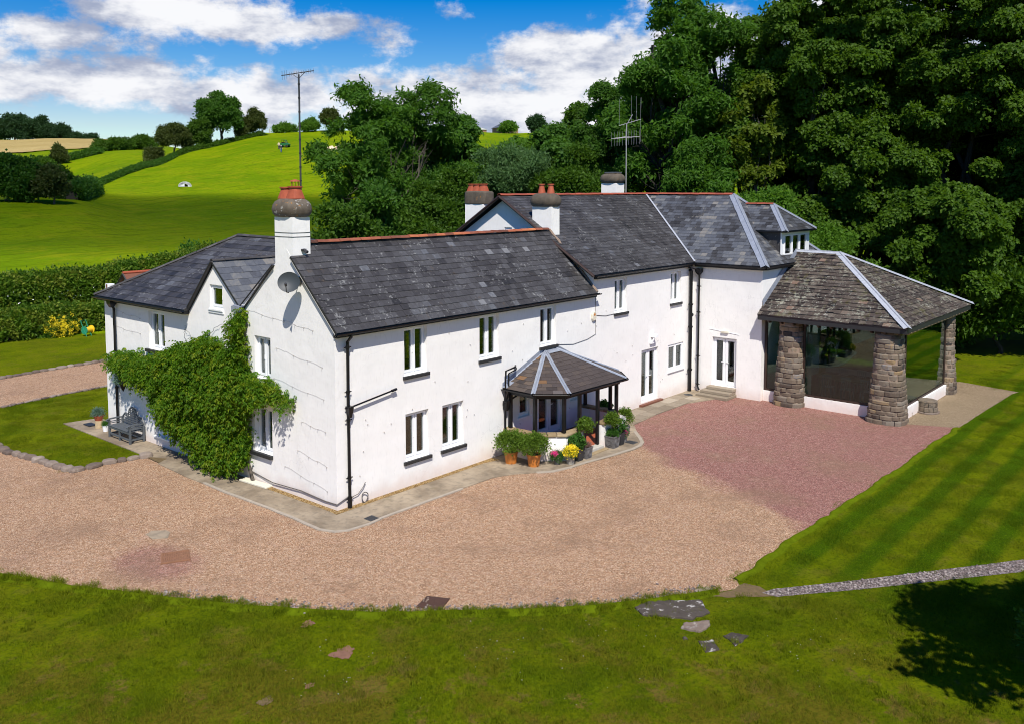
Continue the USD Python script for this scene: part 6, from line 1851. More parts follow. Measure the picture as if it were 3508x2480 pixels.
# the great sycamores
SY = [('broad dark sycamore with a huge domed crown above the dormer', (38.6, 1.4), (0, 0, 14.4, 6.4, 6.2, 9.6), 44),
      ('towering dark sycamore at the right with sky showing through its top', (42.0, -5.6), (0, 0, 15.6, 6.6, 6.6, 10.0), 42),
      ('dark sycamore at the right-hand edge behind the others', (42.5, -12.4), (0, 0, 13.6, 6.4, 6.4, 9.6), 42),
      ('rounded dark green sycamore low in front, right above the glazed room', (32.6, -7.2), (0, 0, 6.2, 3.8, 3.6, 3.6), 70),
      ('shaded sycamore filling the dark space behind the dormer', (36.2, -2.0), (0, 0, 8.4, 4.4, 4.4, 6.0), 56),
      ('dark overhanging sycamore limb at the right edge above the lawn', (40.2, -11.4), (0, 0, 8.6, 4.4, 4.0, 4.6), 56),
      ('rear sycamore that closes the gap behind the forked ash', (47.0, 6.0), (0, 0, 8.5, 5.4, 5.4, 7.0), 34),
      ('rear sycamore standing behind the two towering ones', (51.0, -1.5), (0, 0, 10.0, 7.0, 7.0, 8.5), 34),
      ('rear sycamore behind the right-hand edge of the picture', (51.0, -9.5), (0, 0, 10.0, 7.0, 7.0, 8.5), 34)]
for i, (lab, (x, y), cr_, npr) in enumerate(SY):
    tree('sycamore_tree', lab, (x, y, 0.1), cr_, 'lf_syc', 'broad', .36, npr*1.8, 60+i, nclump=110 if cr_[3] > 5 else 56, cr=(.15, .27), flat=.5, limbs=16, trunk_r=.45 if cr_[3] > 5 else .22, bark='bark_dark', fill=.42, egg=.1, group=None, holes=.38 if cr_[3] > 5 else .2, sub=6)
for i, (lab, (x, y), h, r) in enumerate((('dark holly under the sycamores just behind the dormer roof', (35.5, 1.2), 6.5, 2.6), ('dark holly in the shade between the sycamore trunks', (38.2, -4.5), 6.0, 3.0), ('deep shaded holly behind the low rounded sycamore', (38.8, -8.5), 6.4, 3.2), ('shaded holly at the right edge beyond the lawn', (43.0, -11.5), 5.5, 2.8), ('dark holly far under the trees at the right edge', (46.0, -15.0), 5.0, 3.0))):
    tree('holly_bush', lab, (x, y, 0.1), (0, 0, h*.5, r, r, h*.5), 'lf_dark', 'small', .62, 44, 90+i, nclump=30, cr=(.26, .4), limbs=6, trunk_r=.12, bark='bark_dark', fill=.5)
# a tree standing out of the picture on the right, whose shade lies on the near lawn
tree('young_maple', 'young maple at the right of the near lawn whose shade falls across the grass', (1.6, -20.1, 0), (0, 0, 6.0, 2.9, 2.9, 2.6), 'lf_dark', 'broad', .36, 46, 75, holes=.46, nclump=34, trunk_r=.12, limbs=7)
tree('laurel_bush', 'glossy dark laurel at the right edge of the near lawn', (3.82, -16.50, 0), (0, 0, .55, .32, .32, .48), 'lf_bush', 'small', .20, 420, 76, nclump=12, trunk_r=.03, limbs=4, kind='shrub')

# ---------------------------------------------------------------- hedges below the field
hedge('hedge', 'lower clipped hedge at the end of the left-hand lawn', [(-4, 38.4), (4.6, 37.6), (10.7, 37.4), (18, 37.2)], 1.7, 1.5, 'lf_hedge', 'small', .44, 24, 201, zf=0.0)
hedge('hedge', 'taller ragged hedge along the foot of the pasture', [(-6, 49.6), (4, 48.6), (9.1, 48.1), (15, 47.6), (22, 47.8), (30, 48.6)], 2.6, 2.3, 'lf_hedge', 'small', .52, 20, 202)
hedge('hedge', 'thin ivy-clad hedge running behind the house towards the trees', [(24, 50), (32, 47), (42, 43), (52, 36)], 2.6, 2.4, 'lf_bush', 'small', .55, 12, 203)
hedge('field_hedge', 'clipped field hedge climbing the pasture between the trees', [(66.5, 163.5), (69.7, 167.1), (85.7, 181.5), (97, 192.5), (108.3, 203.5)], 1.0, .95, 'lf_bush', 'clump', .42, 14, 204)
hedge('field_hedge', 'low hedge along the top edge of the pasture below the oak', [(108, 203.5), (118, 208), (130, 212), (141, 212)], 1.6, .8, 'lf_dark', 'clump', .5, 8, 205)
hedge('field_hedge', 'trimmed hedge on the skyline left of the far trees at the right', [(262, 196), (282, 183), (300, 176)], 3.0, 1.8, 'lf_hedge', 'clump', .9, 4, 206)
yb = thing('broom_bush', 'yellow flowering bush in front of the lower hedge', 'flowering bush')
rng = np.random.default_rng(210)
P = np.array([7.85, 36.1, .55])+rng.normal(0, 1, (150, 3))*[.42, .25, .32]
scatter('flowers', yb, SPR['small'], M['yellow'], P, quats(rng.normal(0, 1, (150, 3))+[-.4, -.5, .5], rng.uniform(0, 6, 150)), rng.uniform(.07, .16, 150), 211)
P = np.array([7.85, 36.3, .45])+rng.normal(0, 1, (160, 3))*[.5, .25, .3]
scatter('foliage', yb, SPR['small'], M['lf_bush'], P, quats(rng.normal(0, 1, (160, 3))+[0, 0, .5], rng.uniform(0, 6, 160)), rng.uniform(.14, .22, 160), 212)
rng = np.random.default_rng(213)
wf = MB()
for k in range(60):
    x = rng.uniform(-2, 20); y = 47.3+rng.uniform(-2.6, -.5); z = float(ground_z(x, y))+rng.uniform(.5, 1.4)
    v, f = leaf_quad(.13, .11); wf.add(v@rot_to(rng.normal(0, 1, 3)+[0, 0, 1], 0).T+[x, y, z], f)
obj('wildflowers', wf.get(), M['whitefl'], None, kind='stuff', label='white wild flowers dotted along the hedge bank')
rng = np.random.default_rng(214)
n = 900
xy = np.c_[rng.uniform(-6, 26, n), rng.uniform(39.6, 46.0, n)]
scatter('rough_grass', None, [grass_patch(350+i, n=80, size=.9, h=.38) for i in range(3)], M['blade'], np.c_[xy, ground_z(xy[:, 0], xy[:, 1])], np.c_[np.cos(xy[:, 0]), np.zeros((n, 2)), np.sin(xy[:, 0])], rng.uniform(.7, 1.3, n), 215, label='long rough grass between the two hedges')

# ---------------------------------------------------------------- trees on the hill
FAR = [('oak_tree', 'big spreading oak on the crest of the pasture', (128.9, 214.7), 15.0, 6.2, 'lf_bush', 1.15, 34),
       ('thorn_tree', 'dark rounded thorn left of the big oak on the hill', (111.5, 209.8), 9.0, 4.4, 'lf_olive', 1.0, 26),
       ('thorn_tree', 'dark thorn close against the left flank of the big oak', (120.1, 211.8), 9.0, 3.6, 'lf_dark', 1.0, 22),
       ('thorn_tree', 'small dark thorn at the right foot of the big oak', (134.6, 212.9), 4.9, 1.8, 'lf_olive', .9, 12),
       ('hawthorn_tree', 'single round hawthorn standing right of the big oak', (139.7, 213.7), 7.7, 3.2, 'lf_olive', .95, 24),
       ('hawthorn_tree', 'dark ivy-covered hawthorn on the skyline right of the aerial pole', (160.6, 204.7), 7.0, 3.3, 'lf_olive', 1.0, 24),
       ('hedgerow_bush', 'low bright bush on the skyline behind the aerial pole', (153.9, 218.5), 2.9, 4.4, 'lf_light', .95, 16),
       ('hedgerow_bush', 'low spreading bush beside the dark hawthorn on the skyline', (157.5, 210.9), 4.2, 3.4, 'lf_light', .95, 16),
       ('hedgerow_bush', 'rounded olive bush at the upper end of the climbing hedge', (101.0, 201.8), 4.5, 2.6, 'lf_olive', .9, 16),
       ('far_tree', 'small dark tree alone at the right end of the far wood', (249.7, 563.1), 6.4, 5.4, 'lf_far', 1.7, 16),
       ('far_tree', 'dark tree of the far wood at the left edge of the picture', (194.0, 565.0), 15.5, 8.6, 'lf_far', 2.2, 22),
       ('far_tree', 'domed dark tree of the far wood, second from the left edge', (203.0, 561.0), 17.5, 9.2, 'lf_far', 2.2, 24),
       ('far_tree', 'broad domed tree, tallest in the middle of the far wood', (211.0, 559.0), 16.5, 9.6, 'lf_far', 2.2, 24),
       ('far_tree', 'pointed lighter tree right of the domes of the far wood', (217.0, 553.0), 14.8, 6.6, 'lf_far', 2.0, 18),
       ('far_tree', 'lower dark tree stepping down the right of the far wood', (220.6, 548.5), 9.8, 6.6, 'lf_far', 1.9, 16),
       ('far_tree', 'airy tree near the right end of the far wood', (223.2, 543.8), 9.3, 6.0, 'lf_far', 1.8, 14),
       ('far_tree', 'last low bush of the far wood above the wheat', (229.0, 541.0), 5.0, 7.0, 'lf_far', 1.7, 14),
       ('hillside_tree', 'left low tree of the row on the middle skyline', (145.2, 325.0), 4.5, 4.0, 'lf_dark', 1.3, 16),
       ('hillside_tree', 'wide low tree in the middle of the row on the skyline', (148.6, 317.8), 4.8, 5.2, 'lf_dark', 1.3, 20),
       ('hillside_tree', 'rounder tree at the right of the row on the skyline', (160.6, 323.0), 5.6, 5.6, 'lf_dark', 1.3, 20),
       ('valley_tree', 'bulky dark tree at the left edge below the wheat', (36.3, 122.0), 7.6, 3.2, 'lf_bush', .95, 30),
       ('valley_tree', 'rounded green tree second from the left edge below the wheat', (39.5, 121.0), 6.4, 2.6, 'lf_bush', .9, 26),
       ('valley_tree', 'olive tinged tree in the clump at the lower left of the pasture', (41.0, 117.5), 5.4, 2.4, 'lf_olive', .9, 24),
       ('valley_tree', 'darker pointed tree at the back of the lower left clump', (47.6, 132.9), 5.8, 2.6, 'lf_dark', .95, 26),
       ('valley_tree', 'small thorn at the right end of the lower left clump', (56.6, 145.5), 2.9, 1.7, 'lf_olive', .8, 14),
       ('hillside_tree', 'low dark tree before the wheat at the left edge', (89.6, 261.6), 4.1, 3.8, 'lf_dark', 1.2, 18),
       ('hillside_tree', 'flat-topped bush before the middle of the wheat', (103.7, 277.5), 3.8, 3.8, 'lf_dark', 1.2, 16),
       ('hillside_tree', 'airy upright tree before the right end of the wheat', (112.4, 284.8), 6.2, 2.6, 'lf_olive', 1.1, 16),
       ('skyline_tree', 'broad green tree on the skyline right of the ash', (223.8, 208.0), 6.4, 5.2, 'lf_bush', 1.5, 22),
       ('skyline_tree', 'round dark tree standing alone on the right-hand skyline', (249.2, 194.1), 6.2, 3.6, 'lf_far', 1.4, 18),
       ('skyline_tree', 'hazy distant pair of trees furthest right on the skyline', (320.2, 233.1), 5.8, 5.2, 'lf_far', 1.6, 18),
       ('skyline_tree', 'bright rounded bush in front of the brown farm building', (231.3, 192.2), 4.7, 3.4, 'lf_light', 1.3, 16)]
for i, (nm, lab, (x, y), h, r, mt, sz, nc) in enumerate(FAR):
    z = float(ground_z(x, y))-0.1
    low = nm not in ('oak_tree', 'hawthorn_tree') and i % 7 != 1
    tree(nm, lab, (x, y, z), (0, 0, h*(.58 if not low else .46), r, r, h*(.45 if not low else .50)), mt, 'clump', sz*.72, 15/(sz*sz)*1.5, 300+i, nclump=int(nc*1.3), cr=(.20, .44), limbs=5, trunk_r=max(.12, .03*h), fill=.38, flat=.66)
hedge('field_hedge', 'rough hedge trailing from the lower left clump across the pasture edge', [(47.5, 126.5), (53, 135), (58, 143), (62, 152)], 3.0, 2.0, 'lf_bush', 'clump', .62, 7, 207)
hedge('field_hedge', 'long dark hedge in front of the wheat field', [(72, 265), (92, 276), (118, 291), (132, 298)], 2.2, 1.6, 'lf_bush', 'clump', .8, 5, 208)

# ---------------------------------------------------------------- far farm, outhouse, shelter, vehicle
F = Frame(0, 0, -1, 0)
fz = float(ground_z(245.5, 206.3))
fb = thing('farm_building', 'brown gabled farm building with a slate roof on the right-hand skyline', 'barn', (245.5, 206.3, fz-1.0), math.radians(-28))
obj('wall', loft([[(-3.4, -5, z), (3.4, -5, z), (3.4, 5, z), (-3.4, 5, z)] for z in (0, 3.4)]), M['farmstone'], fb)
obj('gable', MB().add(*loft([[(-3.4, y, 3.4), (3.4, y, 3.4), (0, y, 5.2)] for y in (-4.99, 4.99)])).get(), M['farmstone'], fb)
obj('roof', MB().add(*loft([[(-3.8, y, 3.3), (0, y, 5.32), (3.8, y, 3.3), (3.8, y, 3.18), (0, y, 5.18), (-3.8, y, 3.18)][::-1] for y in (-5.3, 5.3)])).get(), M['farmslate'], fb)
obj('door', boxm(-.8, -5.05, 0, .8, -5.02, 2.6), M['dark'], fb)
ls_ = thing('farm_lean_to', 'low pale roofed shed left of the brown farm building', 'shed', (238.3, 214.0, float(ground_z(238.3, 214.0))-.8), math.radians(-28))
obj('wall', boxm(-3, -2, 0, 3, 2, 2.6), M['farmstone'], ls_)
obj('roof', loft([[(-3.3, y, 2.62), (3.3, y, 2.62), (0, y, 3.5)] for y in (-2.3, 2.3)]), M['shelter'], ls_)

oh = thing('outhouse', 'small white outhouse with a red tiled roof behind the left roof slope', 'outhouse', (11.6, 33.2, 0))
obj('wall', MB().box(-1.1, -1.2, 0, 1.6, 1.2, 2.75).add(*loft([[(x, -1.2, 2.75), (x, 1.2, 2.75), (x, 0, 3.75)][::-1] for x in (-1.1, 1.6)])).get(), M['wall'], oh)
for sg in (-1, 1):
    obj('roof', loft([[(x, sg*1.45, 2.62), (x, 0, 3.88), (x, 0, 3.80), (x, sg*1.45, 2.54)][::sg] for x in (-1.35, 1.9)]), M['brickred'], oh)
    obj('bargeboard', tubem([(-1.36, sg*1.45, 2.58), (-1.36, 0, 3.84)], .06, 5), M['blackmat'], oh)
obj('ridge_tile', tubem([(-1.36, 0, 3.9), (1.9, 0, 3.9)], .09, 8), M['terra'], oh)
ac = thing('air_unit', 'small white boxed unit on a brown post by the outhouse', 'air unit', (8.1, 30.4, 0))
obj('case', bbox_bevel(-.16, -.2, 3.22, .2, .2, 3.62, .02), M['upvc'], ac); obj('post', boxm(-.18, -.05, 0, -.04, .05, 3.6), M['brickred'], ac)
obj('fan', lathe([(0.001, 0), (.13, 0), (.13, .02), (0.001, .03)], 14), M['darkmetal'], ac)
UsdGeom.Xformable(stage.GetPrimAtPath(str(ac.GetPath())+'/fan')).AddTransformOp().Set(Gf.Matrix4d(1, 0, 0, 0, 0, 0, -1, 0, 0, 1, 0, 0, .02, -.2, 3.42, 1))

sh = thing('animal_shelter', 'low pale arched animal shelter with a dark opening in the pasture', 'animal shelter', (78.2, 145.9, float(ground_z(78.2, 145.9))-.05), math.radians(-30))
a = np.linspace(0, PI, 13)
arc = lambda y, r: [(1.25*r*math.cos(t), y, 1.0*r*math.sin(t)**.8) for t in a]
obj('roof', loft([arc(y, 1.0)+arc(y, .95)[::-1] for y in (-1.0, 1.0)]), M['shelter'], sh, smooth=40)
fr = np.array(arc(-.97, .97)); 
obj('front_panel', MB().add(*prism(Polygon([(x, z) for x, _, z in fr], [[(-.05, .02), (.55, .02), (.55, .62), (-.05, .62)]]).buffer(0), 0, .03)).get(), M['shelter'], sh)
UsdGeom.Xformable(stage.GetPrimAtPath(str(sh.GetPath())+'/front_panel')).AddTransformOp().Set(Gf.Matrix4d(1, 0, 0, 0, 0, 0, 1, 0, 0, -1, 0, 0, 0, -.97, 0, 1))
obj('back_panel', boxm(-1.15, .93, 0, 1.15, .96, .5), M['dark'], sh)

uz = float(ground_z(126.4, 180.4))
uv = thing('utility_vehicle', 'small green farm utility vehicle parked among the people in the pasture', 'utility vehicle', (126.4, 180.4, uz), math.radians(-62))
obj('body', loft([[(x, y, z) for x, z in ((-1.4, .45), (1.4, .45), (1.45, .8), (.75, 1.05), (-.3, 1.0), (-1.4, 1.0))] for y in (.7, -.7)]), M['utvgreen'], uv)
obj('cab', MB().tube([(.75, -.65, 1.0), (.35, -.6, 1.85), (-.55, -.6, 1.85), (-.6, -.65, 1.0)], .05, 6).tube([(.75, .65, 1.0), (.35, .6, 1.85), (-.55, .6, 1.85), (-.6, .65, 1.0)], .05, 6).get(), M['black'], uv)
obj('roof', bbox_bevel(-.62, -.66, 1.83, .42, .66, 1.90, .03), M['utvgreen'], uv)
obj('windscreen', MB().add(np.array([(.74, -.6, 1.04), (.74, .6, 1.04), (.36, .56, 1.8), (.36, -.56, 1.8)]), [[0, 1, 2, 3]]).get(), M['glass'], uv)
obj('seat', bbox_bevel(-.55, -.55, .95, -.05, .55, 1.3, .05), M['black'], uv)
for x in (-.9, .95):
    for y in (-.72, .72):
        w = lathe([(.05, -.11), (.26, -.12), (.30, -.09), (.30, .09), (.26, .12), (.05, .11)], 16)
        v = np.asarray(w[0])[:, [0, 2, 1]]+[x, y, .30]
        obj('wheel', (v, np.asarray(w[1])[:, ::-1]), M['rubber'], uv)

# ---------------------------------------------------------------- people and sheep in the pasture
import manifold3d as m3


def ball(p, r, n=14):
    return m3.Manifold.sphere(r, n).translate(tuple(map(float, p)))


def chain(pts):
    out = []
    for (a, ra), (b, rb) in zip(pts[:-1], pts[1:]):
        out.append(m3.Manifold.batch_hull([ball(a, ra), ball(b, rb)]))
    return out


def fuse(parts, edge=0.03, it=10):
    m = m3.Manifold.batch_boolean(parts, m3.OpType.Add).refine_to_length(edge)
    me = m.to_mesh()
    t = trimesh.Trimesh(me.vert_properties[:, :3], me.tri_verts, process=True)
    trimesh.smoothing.filter_taubin(t, iterations=it)
    return t


def person(label, loc, rz, top, legs, hat, arms=((.30, -.02, .95), (.30, -.02, .95)), step=.14):
    p = thing('person', label, 'person', loc, rz, group=None)
    parts = chain([((0, 0, .95), .13), ((0, 0, 1.15), .13), ((0, 0, 1.38), .15), ((0, 0, 1.5), .06), ((0, 0.02, 1.60), .065)])
    parts += [m3.Manifold.batch_hull([ball((0, 0, 1.60), .085), ball((0, .015, 1.71), .09)]), ball((0, .1, 1.645), .02, 8), ball((.09, 0, 1.65), .025, 8), ball((-.09, 0, 1.65), .025, 8)]
    for s, a in ((-1, arms[0]), (1, arms[1])):
        sx, hx = s*.19, s*a[0]
        el = ((sx+hx)/2+s*.03, a[1]*.4-.03, (1.40+a[2])/2)
        hand = np.array([hx, a[1], a[2]])
        parts += chain([((sx, 0, 1.41), .065), (el, .05), (hand, .035)])
        hd = np.array([0, .1 if abs(a[1]) > .1 else .02, -.08]); hd /= np.linalg.norm(hd)
        parts += chain([(hand, .033), (hand+hd*.09, .03)])
        for k in range(4):
            o = np.array([(k-1.5)*.017, 0, 0])
            parts += chain([(hand+hd*.08+o, .010), (hand+hd*(.15-.01*abs(k-1.5))+o, .008)])
        parts += chain([(hand+hd*.03, .013), (hand+hd*.08+np.array([-s*.03, .03, 0]), .009)])
    for s in (-1, 1):
        f = s*step
        parts += chain([((s*.085, 0, .92), .105), ((s*.10, f*.5, .50), .07), ((s*.11, f, .09), .05)])
        parts += chain([((s*.11, f-.03, .05), .045), ((s*.11, f+.14, .035), .035)])
    obj('body', fuse(parts), M['skin'], p, smooth=True)

    def shell(lo, hi, mat, nm, grow):
        q = []
        if nm == 'top':
            q += chain([((0, 0, .93), .15), ((0, 0, 1.15), .15), ((0, 0, 1.38), .168), ((0, 0, 1.46), .09)])
            for s, a in ((-1, arms[0]), (1, arms[1])):
                sx, hx = s*.19, s*a[0]; el = ((sx+hx)/2+s*.03, a[1]*.4-.03, (1.40+a[2])/2)
                q += chain([((sx, 0, 1.41), .083), (el, .066)])
        else:
            q += chain([((0, 0, .90), .155), ((0, 0, .97), .15)])
            for s in (-1, 1):
                q += chain([((s*.085, 0, .90), .122), ((s*.10, s*step*.5, .50), .088), ((s*.11, s*step, .12), .07)])
        obj(nm, fuse(q, .04, 6), M[mat], p, smooth=True)
    shell(0, 0, legs, 'trousers', 0); shell(0, 0, top, 'top', 0)
    for s in (-1, 1):
        obj('boot', fuse(chain([((s*.11, s*step-.03, .055), .06), ((s*.11, s*step+.15, .042), .047)])+chain([((s*.11, s*step-.02, .06), .06), ((s*.11, s*step, .2), .068)]), .04, 5), M['khaki' if top == 'cloth_red' else 'cloth_dark'], p, smooth=True)
    if hat:
        obj('hat', MB().add(*lathe([(.20, 1.70), (.10, 1.72), (.098, 1.80), (.07, 1.835), (.001, 1.84)], 16)).get(), M[hat], p, smooth=True)
    else:
        obj('hair', fuse([ball((0, -.012, 1.70), .098), ball((0, -.03, 1.65), .09)], .03, 4), M['cloth_dark'], p, smooth=True)
    return p


def gz(x, y):
    return float(ground_z(x, y))


person('person in a pale top and hat bending an arm beside the green vehicle', (122.6, 177.4, gz(122.6, 177.4)), math.radians(120), 'cloth_cream', 'cloth_dark', 'cloth_cream', ((.34, .15, 1.0), (.40, .22, 1.15)))
person('person in dark top, blue trousers and white hat in front of the vehicle', (119.7, 172.3, gz(119.7, 172.3)), math.radians(150), 'cloth_dark', 'cloth_blue', 'whitefl')
person('person in a maroon top walking alone across the pasture', (117.9, 161.8, gz(117.9, 161.8)), math.radians(200), 'cloth_red', 'cloth_dark', None, ((.27, .12, .98), (.32, .3, 1.2)), .2)
SHP = 'creamy sheep of the packed flock in the pasture'
sp = thing('sheep', 'creamy woolly sheep in the packed flock crossing the pasture', 'sheep', (126.5, 166.8, gz(126.5, 166.8)), math.radians(35), group=SHP)
body = [m3.Manifold.batch_hull([ball((.42, 0, .68), .25), ball((.1, 0, .66), .30), ball((-.42, 0, .70), .27)])]
body += chain([((.55, 0, .82), .17), ((.78, 0, 1.0), .115)])+chain([((.76, 0, 1.02), .10), ((.98, 0, .93), .055)])
body += chain([((.75, .08, 1.05), .03), ((.72, .20, 1.03), .015)])+chain([((.75, -.08, 1.05), .03), ((.72, -.20, 1.03), .015)])
body += chain([((-.66, 0, .72), .05), ((-.74, 0, .48), .03)])
for sy in (-1, 1):
    body += chain([((.36, sy*.14, .55), .10), ((.37, sy*.14, .30), .05), ((.34, sy*.14, .05), .036), ((.38, sy*.14, .03), .035)])
    body += chain([((-.40, sy*.15, .58), .13), ((-.32, sy*.15, .40), .07), ((-.47, sy*.15, .27), .045), ((-.45, sy*.15, .05), .036), ((-.41, sy*.15, .03), .035)])
obj('body', fuse(body, .05, 8), M['wool'], sp, smooth=True)
rng = np.random.default_rng(500)
spots = []
tries = 0
A0, A1 = np.array([126.5, 169.5]), np.array([153, 151.5])
while len(spots) < 95 and tries < 6000:
    tries += 1
    t = rng.uniform(0, 1)**.8
    c = A0+(A1-A0)*t
    wd = 4.2*min(1, .25+t*3.2)
    c = c+np.array([.6, .8])*rng.uniform(-wd, wd)*.55+rng.normal(0, .2, 2)
    if all(np.hypot(*(c-s)) > .78 for s in spots):
        spots.append(c)
for c in spots:
    dup(sp, (c[0], c[1], gz(*c)), math.radians(-35+rng.normal(0, 40)), scale=float(rng.uniform(.95, 1.12)))
for k, (x, y) in enumerate(((141.0, 212.2), (147.5, 217.5), (143, 214.5))):
    obj('fence_post', boxm(x-.1, y-.1, gz(x, y)-.2, x+.1, y+.1, gz(x, y)+1.4), M['wood'], None, label='weathered wooden fence post on the crest of the pasture', cat='post', group='fence posts on the crest')
# ---------------------------------------------------------------- garden bench
B = thing('garden_bench', 'grey wooden garden bench with a curved scrolled back by the left wall', 'bench', (-0.36, 11.5, 0.03), -PI/2)
# local: x along the seat, y to the back (towards the wall)
Lb, Db = 1.62, .56
for sx in (-1, 1):
    x = sx*(Lb/2-.04)
    obj('leg', bbox_bevel(x-.035, -Db/2, 0, x+.035, -Db/2+.07, .62, .006), M['bench'], B)
    obj('leg', bbox_bevel(x-.035, Db/2-.06, 0, x+.035, Db/2, .66, .006), M['bench'], B)
    ar = np.array([(x, -Db/2-.05, .62), (x, -Db/2+.05, .655), (x, 0, .66), (x, Db/2-.02, .645)])
    obj('armrest', loft([[p+[-.045, 0, -.02], p+[.045, 0, -.02], p+[.045, 0, .02], p+[-.045, 0, .02]] for p in ar]), M['bench'], B)
    obj('scroll', tubem([(x-.045, -Db/2-.045, .605), (x+.045, -Db/2-.045, .605)], .038, 12), M['bench'], B)
    for z in (.50, .56):
        obj('side_rail', boxm(x-.012, -Db/2+.07, z-.015, x+.012, Db/2-.06, z+.015), M['bench'], B)
    obj('side_stretcher', boxm(x-.02, -Db/2+.07, .11, x+.02, Db/2-.06, .16), M['bench'], B)
obj('seat_rail', boxm(-Lb/2+.07, -Db/2+.01, .34, Lb/2-.07, -Db/2+.05, .42), M['bench'], B)
obj('stretcher', boxm(-Lb/2+.07, -Db/2+.015, .11, Lb/2-.07, -Db/2+.05, .17), M['bench'], B)
obj('stretcher', boxm(-Lb/2+.07, Db/2-.05, .11, Lb/2-.07, Db/2-.02, .17), M['bench'], B)
obj('leg', boxm(-.03, -Db/2+.01, 0, .03, -Db/2+.06, .34), M['bench'], B)
for k in range(7):
    y = -Db/2+.0+k*.073
    obj('seat_slat', bbox_bevel(-Lb/2+.03, y, .42, Lb/2-.03, y+.06, .445, .004), M['bench'], B)
xs = np.linspace(-Lb/2+.05, Lb/2-.05, 41)


def crest(x):
    u = abs(x)/(Lb/2-.05)
    if u < .40:
        return .86+.26*math.sqrt(max(0, 1-(u/.40)**2))
    if u < .72:
        return .86-.03*math.sin((u-.40)/.32*PI)
    return .86-(u-.72)*.62


top = [(x, crest(x)) for x in xs]
obj('top_rail', loft([[(x, Db/2-.05, z-.055), (x, Db/2-.005, z-.055), (x, Db/2-.005, z), (x, Db/2-.05, z)] for x, z in top]), M['bench'], B)
for zz in (.50, .58, .66, .74, .82, .90, .98):
    ok = [x for x in xs if crest(x)-.05 > zz]
    if len(ok) > 2:
        obj('back_slat', boxm(min(ok), Db/2-.04, zz-.017, max(ok), Db/2-.015, zz+.017), M['bench'], B)
for x in (-.32, -.16, 0, .16, .32):
    obj('back_upright', boxm(x-.014, Db/2-.038, .45, x+.014, Db/2-.017, crest(x)-.03), M['bench'], B)

# ---------------------------------------------------------------- pots
def bush_pts(rng, n, c, r, flat=.8, top=True):
    d = rng.normal(0, 1, (n, 3)); d /= np.linalg.norm(d, axis=1, keepdims=True)
    if top:
        d[:, 2] = np.where(d[:, 2] < -.45, -d[:, 2], d[:, 2])
    lump = .72+.55*meshkit.fbm(d*2.1+rng.uniform(0, 9), 3, 2)
    rad = rng.uniform(.45, 1, (n, 1))**.5*lump[:, None]
    return np.asarray(c)+d*rad*np.array([r, r, r*flat]), d+rng.normal(0, .4, d.shape)


def round_pot(par, r, h, mat, rim=True):
    pr = [(.001, 0), (r*.78, 0), (r*.96, h*.82), (r*.98, h*.83), (r*1.06, h*.84), (r*1.06, h), (r*.94, h), (r*.90, h*.86), (.001, h*.86)] if rim else [(.001, 0), (r*.8, 0), (r, h), (r*.92, h), (r*.9, h*.88), (.001, h*.88)]
    obj('pot', lathe(pr, 28), M[mat], par, smooth=35)
    obj('soil', lathe([(.001, h*.88), (r*.9, h*.87)], 18), M['soil'], par)


def square_pot(par, w, h, mat, taper=.82, ornament=False):
    s = w/2
    mb = MB().add(*loft([sq(s*taper, s*taper, 0, (0, 0)), sq(s*.98, s*.98, h*.9, (0, 0)), sq(s*1.05, s*1.05, h*.905, (0, 0)), sq(s*1.05, s*1.05, h, (0, 0)), sq(s*.92, s*.92, h, (0, 0)), sq(s*.9, s*.9, h*.9, (0, 0))]))
    obj('pot', mb.get(), M[mat], par)
    obj('soil', boxm(-s*.9, -s*.9, h*.88, s*.9, s*.9, h*.905), M['soil'], par)
    if ornament:
        om = MB()
        for a in range(4):
            c, sn = math.cos(a*PI/2), math.sin(a*PI/2)
            for rad in (.62, .40):
                ring = [(s*rad*math.cos(t), -s*(taper+.09)-.012, h*.47+h*.36*rad*1.25*math.sin(t)) for t in np.linspace(0, 2*PI, 22)]
                om.tube([(x*c-y*sn, x*sn+y*c, z) for x, y, z in ring], .008, 5)
        obj('relief', om.get(), M[mat], par)


def foliage(par, n, c, r, mat, spr, size, seed, flat=.8, name='foliage'):
    rng = np.random.default_rng(seed)
    P, N = bush_pts(rng, n, c, r, flat)
    scatter(name, par, SPR[spr], M[mat], P, quats(N, rng.uniform(0, 6, n)), rng.uniform(.7, 1.3, n)*size, seed)


zp = .03
for k, (x, y, lab) in enumerate(((6.50, -0.83, 'bushy green shrub in an orange pot beside the black downpipe'), (6.74, -1.60, 'bushy green shrub in an orange pot in front of the porch wall'))):
    p = thing('potted_shrub', lab, 'potted plant', (x, y, zp))
    round_pot(p, .23, .40, 'pot_orange')
    foliage(p, 170, (-.02, .0, .68), .45, 'lf_pot', 'small', .16, 600+k, .64)
    obj('stem', MB().tube([(0, 0, .33), (.03, 0, .6), (.2, .05, .85)], .02, 6).tube([(0, 0, .33), (-.1, .05, .7), (-.25, 0, .9)], .018, 6).tube([(0, 0, .33), (0, -.1, .7)], .016, 6).get(), M['bark'], p)
p = thing('potted_geranium', 'small pink geranium in a low grey pot at the foot of the porch wall', 'potted plant', (7.37, -2.06, zp))
round_pot(p, .10, .16, 'pot_grey', False)
foliage(p, 70, (-.02, 0, .25), .22, 'lf_potd', 'small', .09, 610, .7)
foliage(p, 16, (-.16, -.02, .36), .09, 'pink', 'small', .07, 611, name='flowers')
p = thing('potted_begonia', 'bright yellow flowers in a pale stone pot before the porch', 'potted plant', (7.67, -2.39, zp))
round_pot(p, .15, .30, 'pot_stone', False)
foliage(p, 80, (-.05, 0, .36), .24, 'lf_potd', 'small', .10, 612, .7)
